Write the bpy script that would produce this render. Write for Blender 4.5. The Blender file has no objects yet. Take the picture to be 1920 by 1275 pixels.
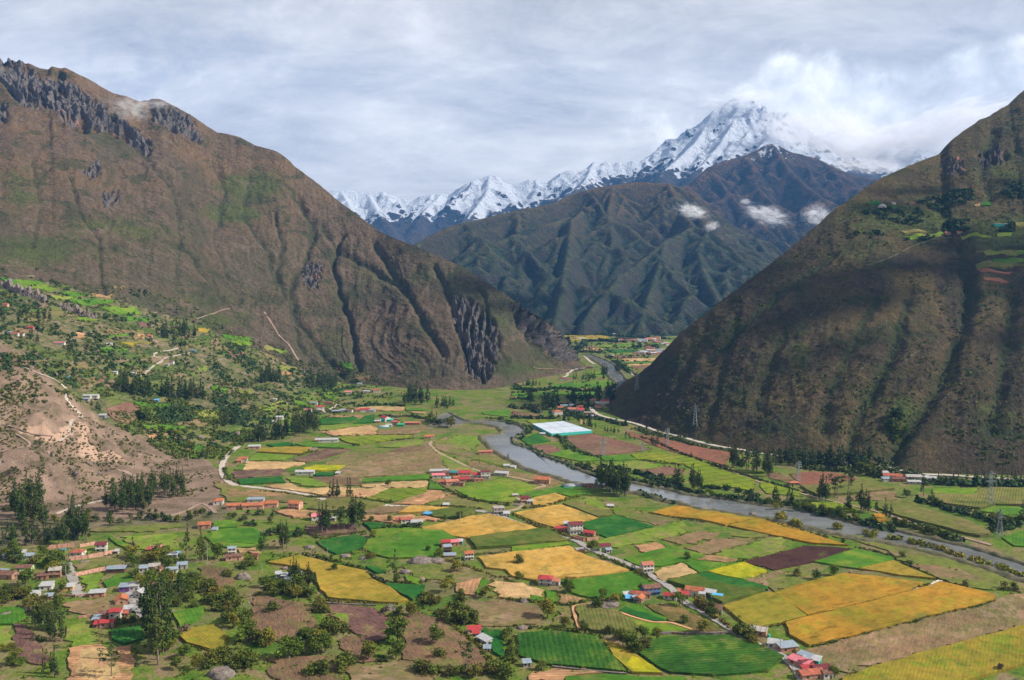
import bpy,math,random
import numpy as np
from mathutils import Vector,Matrix
from mathutils.bvhtree import BVHTree
from mathutils.geometry import delaunay_2d_cdt
# ---------------------------------------------------------------- camera, sky, sun
SC = bpy.context.scene
COL = SC.collection
CAM_H = 203.0
F = 1700.0                       # focal length in photograph pixels (1920 wide)
HOR = 500.0                      # photograph row of the true horizon
PITCH = math.atan((637.5 - HOR) / F)
cd = bpy.data.cameras.new('camera')
cam = bpy.data.objects.new('camera',cd)
COL.objects.link(cam)
cam.location = (0,0,CAM_H)
cam.rotation_euler = (math.pi / 2 - PITCH,0,0)
cd.sensor_width = 36.0
cd.lens = 36.0 * F / 1920.0
cd.clip_start = 1.0
cd.clip_end = 60000.0
SC.camera = cam
SUN_EL = math.radians(39)
SUN_AZ = math.radians(8)        # degrees the sun sits behind the viewer's right hand
sun_dir = Vector((math.cos(SUN_AZ) * math.cos(SUN_EL),-math.sin(SUN_AZ) * math.cos(SUN_EL),math.sin(SUN_EL)))
sl = bpy.data.lights.new('sun','SUN')
sl.energy = 5.0
sl.angle = math.radians(0.6)
sl.color = (1.0,0.93,0.83)
so = bpy.data.objects.new('sun',sl)
COL.objects.link(so)
so.rotation_euler = sun_dir.to_track_quat('Z','Y').to_euler()
W = bpy.data.worlds.new('World')
SC.world = W
W.use_nodes = True
SC.view_settings.view_transform = 'Standard'
SC.view_settings.look = 'None'
SC.view_settings.exposure = 0.62
SC.view_settings.gamma = 1.0
SC.render.engine = 'CYCLES'
SC.cycles.max_bounces = 8
SC.cycles.diffuse_bounces = 2
SC.cycles.glossy_bounces = 2
SC.cycles.transparent_max_bounces = 8
SC.cycles.volume_bounces = 6
SC.cycles.use_denoising = True
class NT:
 """small helper to write node trees"""
 def __init__(s,tree):
  s.t = tree
  s.n = tree.nodes
  s.l = tree.links
 def node(s,typ,**kw):
  n = s.n.new(typ)
  for k,v in kw.items():
   setattr(n,k,v)
  return n
 def link(s,a,b):
  s.l.new(a,b)
 def put(s,sock,v):
  if v is None:
   return
  if isinstance(v,bpy.types.NodeSocket):
   s.l.new(v,sock)
  elif isinstance(v,(tuple,list)) and sock.type == 'RGBA' and len(v) == 3:
   sock.default_value = (*v,1)
  else:
   sock.default_value = v
 def math(s,op,a,b=None,c=None,clamp=False):
  n = s.node('ShaderNodeMath',operation=op,use_clamp=clamp)
  for i,v in enumerate((a,b,c)):
   s.put(n.inputs[i],v)
  return n.outputs[0]
 def vmath(s,op,a,b=None):
  n = s.node('ShaderNodeVectorMath',operation=op)
  s.put(n.inputs[0],a)
  if b is not None:
   if op == 'SCALE':
    s.put(n.inputs['Scale'],b)
   else:
    s.put(n.inputs[1],b)
  return n.outputs[0]
 def mix(s,f,a,b):
  n = s.node('ShaderNodeMix',data_type='RGBA')
  s.put(n.inputs['Factor'],f)
  s.put(n.inputs[6],a)
  s.put(n.inputs[7],b)
  return n.outputs[2]
 def mul(s,a,b,f=1.0):
  n = s.node('ShaderNodeMix',data_type='RGBA',blend_type='MULTIPLY')
  s.put(n.inputs['Factor'],f)
  s.put(n.inputs[6],a)
  s.put(n.inputs[7],b)
  return n.outputs[2]
 def step(s,v,a,b,lo=0.0,hi=1.0):
  n = s.node('ShaderNodeMapRange',interpolation_type='SMOOTHSTEP')
  s.put(n.inputs[0],v)
  n.inputs[1].default_value = a
  n.inputs[2].default_value = b
  n.inputs[3].default_value = lo
  n.inputs[4].default_value = hi
  return n.outputs[0]
 def noise(s,vec,scale,detail=4,rough=0.55,dist=0.0,color=False):
  n = s.node('ShaderNodeTexNoise')
  s.put(n.inputs['Vector'],vec)
  n.inputs['Scale'].default_value = scale
  n.inputs['Detail'].default_value = detail
  n.inputs['Roughness'].default_value = rough
  n.inputs['Distortion'].default_value = dist
  return n.outputs[1 if color else 0]
 def voro(s,vec,scale,feature='F1',out='Color',rnd=1.0):
  n = s.node('ShaderNodeTexVoronoi',feature=feature)
  s.put(n.inputs['Vector'],vec)
  n.inputs['Scale'].default_value = scale
  n.inputs['Randomness'].default_value = rnd
  return n.outputs[out]
 def mapping(s,vec,scale=(1,1,1),rot=(0,0,0),loc=(0,0,0)):
  n = s.node('ShaderNodeMapping')
  s.put(n.inputs[0],vec)
  n.inputs['Scale'].default_value = scale
  n.inputs['Rotation'].default_value = rot
  n.inputs['Location'].default_value = loc
  return n.outputs[0]
 def attr(s,name,out='Fac'):
  n = s.node('ShaderNodeAttribute')
  n.attribute_name = name
  return n.outputs[out]
 def ramp(s,v,stops):
  n = s.node('ShaderNodeValToRGB')
  s.put(n.inputs[0],v)
  e = n.color_ramp.elements
  while len(e) < len(stops):
   e.new(0.5)
  for i,(p,c) in enumerate(stops):
   e[i].position = p
   e[i].color = (*c,1)
  return n.outputs[0]
def px_dir(px,py):
 """direction of a photograph pixel, in the direction-space of the sky"""
 x,y = (px - 960) / F,(637.5 - py) / F
 c,s_ = math.cos(PITCH),math.sin(PITCH)
 v = Vector((x,c + y * s_,-s_ + y * c))
 return v.normalized()
def build_world():
 t = NT(W.node_tree)
 t.n.clear()
 out = t.node('ShaderNodeOutputWorld')
 bg = t.node('ShaderNodeBackground')
 t.link(bg.outputs[0],out.inputs[0])
 sky = t.node('ShaderNodeTexSky')
 sky.sky_type = 'NISHITA'
 sky.sun_disc = False
 sky.sun_elevation = SUN_EL
 sky.sun_rotation = math.pi / 2 + SUN_AZ
 sky.altitude = 2900
 co = t.node('ShaderNodeTexCoord').outputs['Generated']
 sep = t.node('ShaderNodeSeparateXYZ')
 t.link(co,sep.inputs[0])
 z = t.math('ADD',t.math('MAXIMUM',sep.outputs[2],0.0),0.30)
 px = t.math('DIVIDE',sep.outputs[0],z)
 py = t.math('DIVIDE',sep.outputs[1],z)
 cmb = t.node('ShaderNodeCombineXYZ')
 t.link(px,cmb.inputs[0]); t.link(py,cmb.inputs[1])
 P = cmb.outputs[0]
 a = t.noise(t.mapping(P,(0.8,1.2,1),(0,0,0.15)),1.5,8,0.66,0.9)
 b = t.noise(t.mapping(P,(0.8,1.2,1),(0,0,0.25),(5,3,0)),4.0,7,0.66,0.6)
 b2 = t.noise(t.mapping(P,(0.8,1.2,1),(0,0,0.1),(2,8,0)),10.0,7,0.7,0.5)
 f = t.math('ADD',t.math('MULTIPLY',a,0.50),t.math('ADD',t.math('MULTIPLY',b,0.32),t.math('MULTIPLY',b2,0.18)))
 deck = t.ramp(f,[(0.38,(0.235,0.232,0.245)),(0.46,(0.315,0.308,0.312)),(0.53,(0.390,0.380,0.375)),(0.61,(0.490,0.476,0.462))])
 # brighter low sky over the valley mouth, bluer towards the top right
 lowf = t.step(sep.outputs[2],0.30,0.06,0.0,0.22)
 deck = t.mix(lowf,deck,(0.43,0.42,0.425))
 deck = t.vmath('SCALE',deck,t.step(sep.outputs[2],0.55,0.22,1.0,1.42))
 # cumulus banks: soft lumps gathered round chosen directions
 n1 = t.noise(co,9.0,8,0.6,0.25)
 n2 = t.noise(t.mapping(co,loc=(4,2,1)),26.0,6,0.6,0.3)
 nn = t.math('ADD',t.math('MULTIPLY',n1,0.7),t.math('MULTIPLY',n2,0.3))
 tot = None
 for (bx,by,rx,ry,w) in [(1640,235,260,65,1.0),(1850,150,210,50,1.0),(1500,190,80,75,0.9),(1462,135,30,26,0.75),
        (1770,260,160,60,1.0),(1390,176,66,16,0.7),(1290,250,120,60,0.35),(1960,120,130,46,0.9)]:
  d = px_dir(bx,by)
  right = Vector((0,0,1)).cross(d).normalized() * -1
  up = right.cross(d).normalized()
  dx = t.node('ShaderNodeVectorMath',operation='DOT_PRODUCT'); t.link(co,dx.inputs[0]); dx.inputs[1].default_value = right
  dz = t.node('ShaderNodeVectorMath',operation='DOT_PRODUCT'); t.link(co,dz.inputs[0]); dz.inputs[1].default_value = up
  fr = t.node('ShaderNodeVectorMath',operation='DOT_PRODUCT'); t.link(co,fr.inputs[0]); fr.inputs[1].default_value = d
  ax = t.math('POWER',t.math('ABSOLUTE',t.math('DIVIDE',dx.outputs['Value'],rx / F)),2.0)
  az = t.math('POWER',t.math('ABSOLUTE',t.math('DIVIDE',dz.outputs['Value'],ry / F)),2.0)
  g = t.math('MULTIPLY',t.math('EXPONENT',t.math('MULTIPLY',t.math('ADD',ax,az),-1.0)),w)
  g = t.math('MULTIPLY',g,t.math('GREATER_THAN',fr.outputs['Value'],0.0))
  tot = g if tot is None else t.math('ADD',tot,g)
 m = t.math('ADD',t.math('MULTIPLY',t.math('MINIMUM',tot,1.3),0.70),t.math('MULTIPLY',t.math('SUBTRACT',nn,0.5),1.55))
 m = t.step(m,0.24,0.60)
 lum = t.ramp(nn,[(0.38,(0.46,0.46,0.47)),(0.48,(0.66,0.655,0.65)),(0.58,(0.88,0.87,0.85))])
 deck = t.mix(m,deck,lum)
 # dark ragged scud over the left ridge
 n3 = t.noise(t.mapping(co,loc=(1,7,3)),15.0,7,0.62,0.4)
 d = px_dir(300,170)
 dd = t.node('ShaderNodeVectorMath',operation='DISTANCE'); t.link(co,dd.inputs[0]); dd.inputs[1].default_value = d
 g = t.step(dd.outputs['Value'],0.24,0.03)
 g = t.math('MULTIPLY',g,t.step(n3,0.47,0.66,0,0.55))
 deck = t.mix(g,deck,(0.33,0.35,0.41))
 clear = t.vmath('SCALE',sky.outputs[0],0.07)
 gap = t.math('MULTIPLY',t.step(f,0.42,0.34,0.0,0.6),1.0)
 col = t.mix(t.math('ADD',gap,0.04),deck,clear)
 t.link(col,bg.inputs[0])
 bg.inputs[1].default_value = 1.0
build_world()
# ---------------------------------------------------------------- pixel <-> place helpers
CP,SP = math.cos(PITCH),math.sin(PITCH)
ORI = {1: (0,1000,4),2: (480,1000,4),3: (960,1000,4),4: (1440,1000,4),5: (0,740,4),6: (400,740,4),7: (800,740,4),
    8: (1200,740,4),9: (1600,740,4.6375),10: (0,480,4),11: (400,560,4),12: (960,580,5.797),0: (0,0,1)}
def q(c,x,y):
 ox,oy,s = ORI[c]
 return (ox + x / s,oy + y / s)
def ray(px,py):
 x,y = (px - 960) / F,(637.5 - py) / F
 return np.array((x,CP + y * SP,-SP + y * CP))
def at_depth(px,py,d):
 r = ray(px,py)
 k = d / r[1]
 return np.array((r[0] * k,d,CAM_H + r[2] * k))
def on_plane(px,py,z=0.0):
 r = ray(px,py)
 k = (z - CAM_H) / r[2]
 return np.array((r[0] * k,r[1] * k,z))
def to_px(v):
 """world points (N,3) -> photograph pixels"""
 x,y,z = v[:,0],v[:,1],v[:,2] - CAM_H
 fwd = y * CP - z * SP
 up = y * SP + z * CP
 fwd = np.maximum(fwd,1.0)
 return 960 + F * x / fwd,637.5 - F * up / fwd
# ---------------------------------------------------------------- numpy noise
_rs = np.random.RandomState(7)
_PERM = _rs.permutation(512).astype(np.int64)
_GR = _rs.normal(size=(512,3))
_GR /= np.linalg.norm(_GR,axis=1)[:,None]
def perlin(p):
 p = np.asarray(p,dtype=np.float64)
 i = np.floor(p).astype(np.int64)
 f = p - i
 u = f * f * f * (f * (f * 6 - 15) + 10)
 res = 0
 for dx in (0,1):
  wx = u[:,0] if dx else 1 - u[:,0]
  for dy in (0,1):
   wy = u[:,1] if dy else 1 - u[:,1]
   for dz in (0,1):
    wz = u[:,2] if dz else 1 - u[:,2]
    h = _PERM[(_PERM[(_PERM[(i[:,0] + dx) & 511] + i[:,1] + dy) & 511] + i[:,2] + dz) & 511]
    g = _GR[h]
    res = res + wx * wy * wz * (g[:,0] * (f[:,0] - dx) + g[:,1] * (f[:,1] - dy) + g[:,2] * (f[:,2] - dz))
 return res * 1.5
def fbm(p,oct=5,lac=2.05,gain=0.5):
 p = np.asarray(p,dtype=np.float64)
 a,s = 1.0,0.0
 for o in range(oct):
  s = s + a * perlin(p + o * 17.3)
  p = p * lac
  a *= gain
 return s
def ridged(p,oct=5,lac=2.1,gain=0.5):
 p = np.asarray(p,dtype=np.float64)
 a,s,w = 1.0,0.0,1.0
 for o in range(oct):
  n = 1 - np.abs(perlin(p + o * 11.7)) * 1.6
  n = np.clip(n,0,1) ** 2 * w
  s = s + a * n
  w = np.clip(n * 1.6,0,1)
  p = p * lac
  a *= gain
 return s / 1.6
def sstep(x,a,b):
 t = np.clip((x - a) / (b - a),0,1)
 return t * t * (3 - 2 * t)
def in_poly(px,py,poly):
 poly = np.asarray(poly,float)
 res = np.zeros(px.shape,bool)
 n = len(poly)
 for i in range(n):
  x1,y1 = poly[i]
  x2,y2 = poly[(i + 1) % n]
  if y1 == y2:
   continue
  c = ((y1 > py) != (y2 > py)) & (px < (x2 - x1) * (py - y1) / (y2 - y1) + x1)
  res ^= c
 return res
def dist_line(px,py,line):
 line = np.asarray(line,float)
 best = np.full(px.shape,1e9)
 for i in range(len(line) - 1):
  a,b = line[i],line[i + 1]
  ab = b - a
  t = np.clip(((px - a[0]) * ab[0] + (py - a[1]) * ab[1]) / max(ab @ ab,1e-9),0,1)
  best = np.minimum(best,np.hypot(px - a[0] - t * ab[0],py - a[1] - t * ab[1]))
 return best
def soft_poly(px,py,poly,w):
 """1 inside, fading to 0 over w pixels outside"""
 d = dist_line(px,py,list(poly) + [poly[0]])
 ins = in_poly(px,py,poly)
 return np.where(ins,1.0,np.clip(1 - d / w,0,1))
# ---------------------------------------------------------------- object helpers
def tagp(o,label=None,cat=None,group=None,kind=None):
 if label: o['label'] = label
 if cat: o['category'] = cat
 if group: o['group'] = group
 if kind: o['kind'] = kind
 return o
def mesh_np(name,verts,faces,mats,attrs=None,smooth=False,parent=None,mat_idx=None):
 """faces: (M,3|4) int array, or list of such arrays"""
 me = bpy.data.meshes.new(name)
 verts = np.asarray(verts,np.float32)
 fl = faces if isinstance(faces,list) else [faces]
 fl = [np.asarray(f,np.int32) for f in fl if len(f)]
 loops = np.concatenate([f.ravel() for f in fl])
 sizes = np.concatenate([np.full(len(f),f.shape[1],np.int32) for f in fl])
 starts = np.concatenate(([0],np.cumsum(sizes)[:-1])).astype(np.int32)
 me.vertices.add(len(verts)); me.vertices.foreach_set('co',verts.ravel())
 me.loops.add(len(loops)); me.loops.foreach_set('vertex_index',loops)
 me.polygons.add(len(sizes)); me.polygons.foreach_set('loop_start',starts)
 me.polygons.foreach_set('loop_total',sizes)
 if mat_idx is not None:
  me.polygons.foreach_set('material_index',np.asarray(mat_idx,np.int32))
 me.polygons.foreach_set('use_smooth',np.full(len(sizes),bool(smooth)))
 me.update(calc_edges=True)
 for k,v in (attrs or {}).items():
  a = me.attributes.new(k,'FLOAT','POINT')
  a.data.foreach_set('value',np.asarray(v,np.float32))
 for m in (mats if isinstance(mats,(list,tuple)) else [mats]):
  me.materials.append(m)
 o = bpy.data.objects.new(name,me)
 COL.objects.link(o)
 if parent is not None:
  o.parent = parent
 return o
def grid_faces(nr,nc,flip=False):
 r,c = np.meshgrid(np.arange(nr - 1),np.arange(nc - 1),indexing='ij')
 a = (r * nc + c).ravel()
 f = np.stack([a,a + 1,a + nc + 1,a + nc],1)
 return f[:,::-1] if flip else f
def empty(name,loc,rz=0.0):
 o = bpy.data.objects.new(name,None)
 COL.objects.link(o)
 o.location = loc
 o.rotation_euler = (0,0,rz)
 o.empty_display_size = 1
 return o
class MB:
 """collects simple shapes in one mesh"""
 def __init__(s):
  s.v,s.f4,s.f3,s.n = [],[],[],0
 def add(s,v,f):
  v = np.asarray(v,float)
  s.v.append(v)
  for x in f:
   (s.f4 if len(x) == 4 else s.f3).append([i + s.n for i in x])
  s.n += len(v)
  return s
 def box(s,x0,x1,y0,y1,z0,z1):
  v = [(x0,y0,z0),(x1,y0,z0),(x1,y1,z0),(x0,y1,z0),(x0,y0,z1),(x1,y0,z1),(x1,y1,z1),(x0,y1,z1)]
  return s.add(v,[(0,3,2,1),(4,5,6,7),(0,1,5,4),(1,2,6,5),(2,3,7,6),(3,0,4,7)])
 def tube(s,pts,rad,n=6,cap=True):
  pts = [np.asarray(p,float) for p in pts]
  V = []
  for i,p in enumerate(pts):
   d = pts[min(i + 1,len(pts) - 1)] - pts[max(i - 1,0)]
   d /= max(np.linalg.norm(d),1e-9)
   a = np.cross(d,(0,1,0.13)); a /= np.linalg.norm(a)
   b = np.cross(d,a)
   r = rad[i] if hasattr(rad,'__len__') else rad
   for k in range(n):
    w = 2 * math.pi * k / n
    V.append(p + r * (math.cos(w) * a + math.sin(w) * b))
  Fs = []
  for i in range(len(pts) - 1):
   for k in range(n):
    Fs.append((i * n + k,i * n + (k + 1) % n,(i + 1) * n + (k + 1) % n,(i + 1) * n + k))
  if cap and n == 4:
   Fs.append((0,1,2,3)); e = (len(pts) - 1) * n; Fs.append((e + 3,e + 2,e + 1,e))
  elif cap:
   V.append(pts[-1]); e = (len(pts) - 1) * n
   for k in range(n):
    Fs.append((e + k,e + (k + 1) % n,len(V) - 1))
  return s.add(V,Fs)
 def build(s,name,mat,parent=None,smooth=False):
  fl = []
  if s.f4: fl.append(np.array(s.f4))
  if s.f3: fl.append(np.array(s.f3))
  return mesh_np(name,np.concatenate(s.v),fl,mat,smooth=smooth,parent=parent)
# ---------------------------------------------------------------- materials
MATS = {}
def new_mat(name,rough=0.9,spec=0.15):
 m = bpy.data.materials.new(name)
 m.use_nodes = True
 t = NT(m.node_tree)
 b = t.n['Principled BSDF']
 b.inputs['Roughness'].default_value = rough
 b.inputs['Specular IOR Level'].default_value = spec
 return m,t,b
def bump(t,b,h,strength,dist):
 n = t.node('ShaderNodeBump')
 n.inputs['Strength'].default_value = strength
 n.inputs['Distance'].default_value = dist
 t.put(n.inputs['Height'],h)
 t.link(n.outputs[0],b.inputs['Normal'])
def geo_pos(t):
 return t.node('ShaderNodeNewGeometry').outputs['Position']
def plain(name,col,rough=0.85,var=0.12,scale=0.6,metal=0.0,spec=0.2,bumpd=0.0,wave=None):
 """painted or plain surface with weathering noise"""
 m,t,b = new_mat(name,rough,spec)
 co = t.node('ShaderNodeTexCoord').outputs['Object']
 rnd = t.node('ShaderNodeObjectInfo').outputs['Random']
 off = t.vmath('ADD',co,t.vmath('SCALE',(31.0,17.0,9.0),rnd))
 n = t.noise(off,scale,6,0.65)
 k = t.step(n,0.32,0.68,1 - var * 1.6,1 + var)
 k = t.math('MULTIPLY',k,t.math('ADD',t.math('MULTIPLY',rnd,0.14),0.93))
 c = t.vmath('SCALE',tuple(col),k)
 dirt = t.step(t.noise(off,scale * 3.1,5,0.7),0.56,0.74,0,0.45)
 c = t.mix(dirt,c,tuple(x * 0.5 + 0.03 for x in col))
 if wave:
  w = t.node('ShaderNodeTexWave',bands_direction='X')
  t.put(w.inputs['Vector'],co)
  w.inputs['Scale'].default_value = wave
  c = t.mul(c,t.vmath('SCALE',(1,1,1),t.step(w.outputs['Fac'],0.1,0.9,0.82,1.06)))
 t.link(c,b.inputs['Base Color'])
 b.inputs['Metallic'].default_value = metal
 MATS[name] = m
 return m
plain('white_wall',(0.50,0.47,0.42))
plain('cream_wall',(0.50,0.38,0.27))
plain('adobe',(0.36,0.20,0.135),var=0.25)
plain('brick',(0.40,0.19,0.125),var=0.2)
plain('pink_wall',(0.52,0.29,0.21),var=0.2)
plain('grey_wall',(0.34,0.31,0.29))
plain('yellow_wall',(0.62,0.40,0.15))
plain('green_wall',(0.42,0.50,0.27))
plain('blue_wall',(0.10,0.16,0.30))
plain('purple_wall',(0.20,0.09,0.34))
plain('tile_orange',(0.38,0.13,0.06),wave=3.0,var=0.2)
plain('tile_red',(0.34,0.10,0.06),wave=3.0,var=0.25)
plain('tile_brown',(0.17,0.085,0.06),wave=3.0,var=0.3)
plain('maroon_roof',(0.14,0.03,0.035),wave=3.0)
plain('red_roof',(0.36,0.045,0.045),wave=3.5,rough=0.6)
plain('salmon_roof',(0.42,0.15,0.095),wave=3.5,rough=0.7)
plain('pink_roof',(0.58,0.17,0.20),wave=3.5,rough=0.6)
plain('metal_roof',(0.26,0.31,0.36),wave=3.5,rough=0.45,metal=0.15,spec=0.4)
plain('white_roof',(0.38,0.38,0.38),wave=3.5,rough=0.5)
plain('blue_roof',(0.10,0.36,0.62),wave=2.5,rough=0.6)
plain('teal_roof',(0.03,0.19,0.20),wave=2.5,rough=0.6)
plain('green_roof',(0.05,0.33,0.17),wave=2.5,rough=0.6)
plain('teal_cloth',(0.05,0.42,0.38),rough=0.7)
plain('concrete',(0.33,0.30,0.27),var=0.2)
plain('steel',(0.26,0.29,0.30),rough=0.5,metal=0.3)
plain('wood',(0.11,0.065,0.04))
plain('glass_dark',(0.03,0.035,0.04),rough=0.2,spec=0.5)
plain('car_white',(0.72,0.73,0.75),rough=0.25,spec=0.5,var=0.03)
plain('car_dark',(0.05,0.06,0.09),rough=0.25,spec=0.5,var=0.03)
plain('rubber',(0.02,0.02,0.02))
plain('lamp_glass',(0.6,0.6,0.6),rough=0.1,spec=0.5)
plain('net_white',(0.42,0.47,0.53),rough=0.6,var=0.06,scale=0.05)
plain('bark',(0.20,0.155,0.115),var=0.25,scale=1.5)
def rock_mat():
 m,t,b = new_mat('rock',0.95)
 p = geo_pos(t)
 n = t.noise(p,0.5,8,0.7)
 c = t.ramp(n,[(0.3,(0.06,0.048,0.042)),(0.5,(0.155,0.128,0.112)),(0.7,(0.27,0.23,0.20))])
 c = t.mix(t.step(t.noise(p,0.15,5),0.55,0.7,0,0.6),c,(0.36,0.20,0.14))
 t.link(c,b.inputs['Base Color'])
 bump(t,b,n,0.8,0.6)
 MATS['rock'] = m
rock_mat()
def leaf_mat(name,dark,light,warm=None,scale=0.35):
 m,t,b = new_mat(name,0.75,0.12)
 tint = t.attr('tint')
 rnd = t.node('ShaderNodeObjectInfo').outputs['Random']
 p = geo_pos(t)
 n = t.noise(p,scale,3,0.6)
 f = t.math('ADD',t.math('MULTIPLY',tint,0.55),t.math('MULTIPLY',t.step(n,0.3,0.7),0.45))
 c = t.mix(f,dark,light)
 if warm:
  c = t.mix(t.step(rnd,0.55,1.0,0,0.75),c,warm)
 k = t.math('ADD',t.math('MULTIPLY',t.math('FRACT',t.math('MULTIPLY',rnd,7.31)),0.5),0.75)
 c = t.vmath('SCALE',c,k)
 t.link(c,b.inputs['Base Color'])
 MATS[name] = m
leaf_mat('leaf_euc',(0.014,0.034,0.006),(0.066,0.100,0.015),(0.075,0.080,0.016))
leaf_mat('leaf_tree',(0.022,0.046,0.006),(0.115,0.155,0.013),(0.16,0.135,0.016))
leaf_mat('leaf_shrub',(0.025,0.048,0.007),(0.115,0.135,0.015),(0.15,0.105,0.022))
leaf_mat('leaf_dark',(0.014,0.034,0.010),(0.045,0.075,0.018),(0.060,0.072,0.018))
leaf_mat('leaf_yellow',(0.09,0.11,0.010),(0.26,0.25,0.022),(0.26,0.21,0.03))
leaf_mat('leaf_dry',(0.06,0.045,0.03),(0.15,0.11,0.07),(0.16,0.10,0.07))
# ---------------------------------------------------------------- terrain: valley ground and the slopes on the left
_ctl = []
for (px,py,d) in [(-260,560,1330),(-260,650,1000),(-260,800,880),(-260,930,790),
     (0,492,1420),(0,560,1270),(0,610,1130),(0,650,980),(0,720,905),(0,800,850),(0,880,805),(0,940,775),
     (100,520,1430),(100,600,1200),(100,660,1090),(100,700,1010),(110,760,930),(110,830,850),(110,900,800),(110,945,775),
     (200,555,1440),(200,640,1240),(200,720,1090),(200,780,1000),(200,830,930),(200,885,865),(200,940,785),
     (300,590,1470),(300,660,1290),(300,740,1130),(300,800,1040),(300,850,950),(300,905,860),
     (400,620,1510),(400,690,1350),(400,760,1180),(400,815,1060),(400,860,958),
     (500,660,1570),(500,720,1380),(500,775,1200),(600,700,1620),(600,745,1395),
     (680,715,1600)]:
 _ctl.append(at_depth(px,py,d))
for (px,py) in [(0,1000),(150,990),(300,970),(420,925),(425,880),(450,838),(560,812),(620,775),(700,752),(800,745),(200,1100),(0,1150),(0,1270),
       (-300,1000),(-300,1200),(500,1000),(500,1200),(900,1270),(900,1050),(760,850),(900,760),(1000,880),(1400,900),(1400,1100),
       (1900,1000),(1900,1250),(1100,720),(1150,660),(1000,1100),(600,900),(-260,1100)]:
 _ctl.append(on_plane(px,py))
for (x,y) in [(600,100),(0,100),(-600,100),(-1200,400),(800,2600),(0,2500),(2000,1500),(1500,3000)]:
 _ctl.append(np.array((x,y,0.0)))
_ctl = np.array(_ctl)
_S = 1000.0
def _tps_k(a,b):
 r = np.hypot(a[:,None,0] - b[None,:,0],a[:,None,1] - b[None,:,1]) / _S
 return r * r * np.log(r + 1e-9)
_n = len(_ctl)
_K = _tps_k(_ctl,_ctl) + np.eye(_n) * 2e-3
_Pm = np.concatenate([np.ones((_n,1)),_ctl[:,:2] / _S],1)
_A = np.block([[_K,_Pm],[_Pm.T,np.zeros((3,3))]])
_w = np.linalg.solve(_A,np.concatenate([_ctl[:,2],np.zeros(3)]))
def base_h(xy):
 """smooth height of the ground under the fields and the left slope"""
 z = np.zeros(len(xy))
 for i in range(0,len(xy),20000):
  s = xy[i:i + 20000]
  z[i:i + 20000] = _tps_k(s,_ctl) @ _w[:_n] + _w[_n] + s @ _w[_n + 1:] / _S
 # flatten the valley floor
 px,py = to_px(np.concatenate([xy,np.zeros((len(xy),1))],1))
 z = np.where(z < 0,0,z)
 z = np.where(z < 6,z * z / 12.0 * (z / 6) + z * 0.5 * (z / 6),z)
 right = sstep(xy[:,0] + 0.12 * xy[:,1],60,-120)
 return z * right
def raise_ground():
 nr,nc = 820,760
 ys = np.concatenate([np.linspace(-400,330,12),345 * (3900 / 345) ** np.linspace(0,1,nr - 12)])
 us = np.linspace(-1,1,nc)
 Y = np.repeat(ys,nc)
 X = np.tile(us,nr) * (np.abs(Y) * 0.66 + 180)
 xy = np.stack([X,Y],1)
 z = base_h(xy)
 p3 = np.concatenate([xy,z[:,None]],1)
 slope = sstep(z,2.0,14.0)
 n1 = fbm(p3 / 90.0,4)
 n2 = ridged(np.stack([X / 60 + n1 * 0.4,Y / 60,z / 60],1),4)
 n3 = fbm(p3 / 9.0,3)
 px,py = to_px(p3)
 hill = soft_poly(px,py,HILL_PX,25) * slope
 z = z + slope * (n1 * 5 + n3 * 0.9) + hill * (n2 * 9 - 4 + n3 * 1.1)
 # terrace steps on the cultivated slope
 terr = slope * (1 - hill)
 st = 5.0
 zs = (np.floor(z / st) + sstep(z / st - np.floor(z / st),0.55,1.0)) * st
 z = z * (1 - terr * 0.75) + zs * terr * 0.75
 # small gullies cut in the near hill
 for line,w,dep in HILL_CUTS:
  d = dist_line(px,py,line)
  z = z - dep * np.exp(-(d / w) ** 2) * slope
 flat = 1 - slope
 z = z + flat * (fbm(p3 / 25.0,3) * 0.22 + n3 * 0.10) * sstep(z,-1,5)
 z = z - 0.25 * flat
 o = mesh_np('ground',np.stack([X,Y,z],1),grid_faces(nr,nc),MATS['ground'],
    {'hill': soft_poly(px,py,HILL_PX,18),'brown': soft_poly(px,py,BROWN_PX,20),'slope': slope,'scar': np.clip(1 - dist_line(px,py,SCAR_PX) / 22.0,0,1) * slope},smooth=True)
 tagp(o,kind='structure')
 return o
HILL_PX = [(-300,640),(0,655),(60,690),(125,745),(160,775),(200,800),(260,830),(330,860),(385,870),(420,905),(400,950),(200,965),(0,965),(-300,1000)]
BROWN_PX = [(0,930),(200,940),(380,900),(440,905),(430,950),(380,985),(180,985),(40,1010),(0,1040)]
HILL_CUTS = [([q(5,30,220),q(5,330,300),q(5,640,440),q(5,850,560),q(5,930,660)],5,3.5),
      ([q(5,0,430),q(5,180,380),q(5,240,370),q(5,120,300)],4,2.5),
      ([q(5,730,190),q(5,850,320),q(5,980,440),q(5,1160,540),q(5,1400,600)],6,5)]
SCAR_PX = [q(5,170,240),q(5,420,310),q(5,640,240),q(5,620,380),q(5,900,480),q(5,1030,600)]
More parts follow.
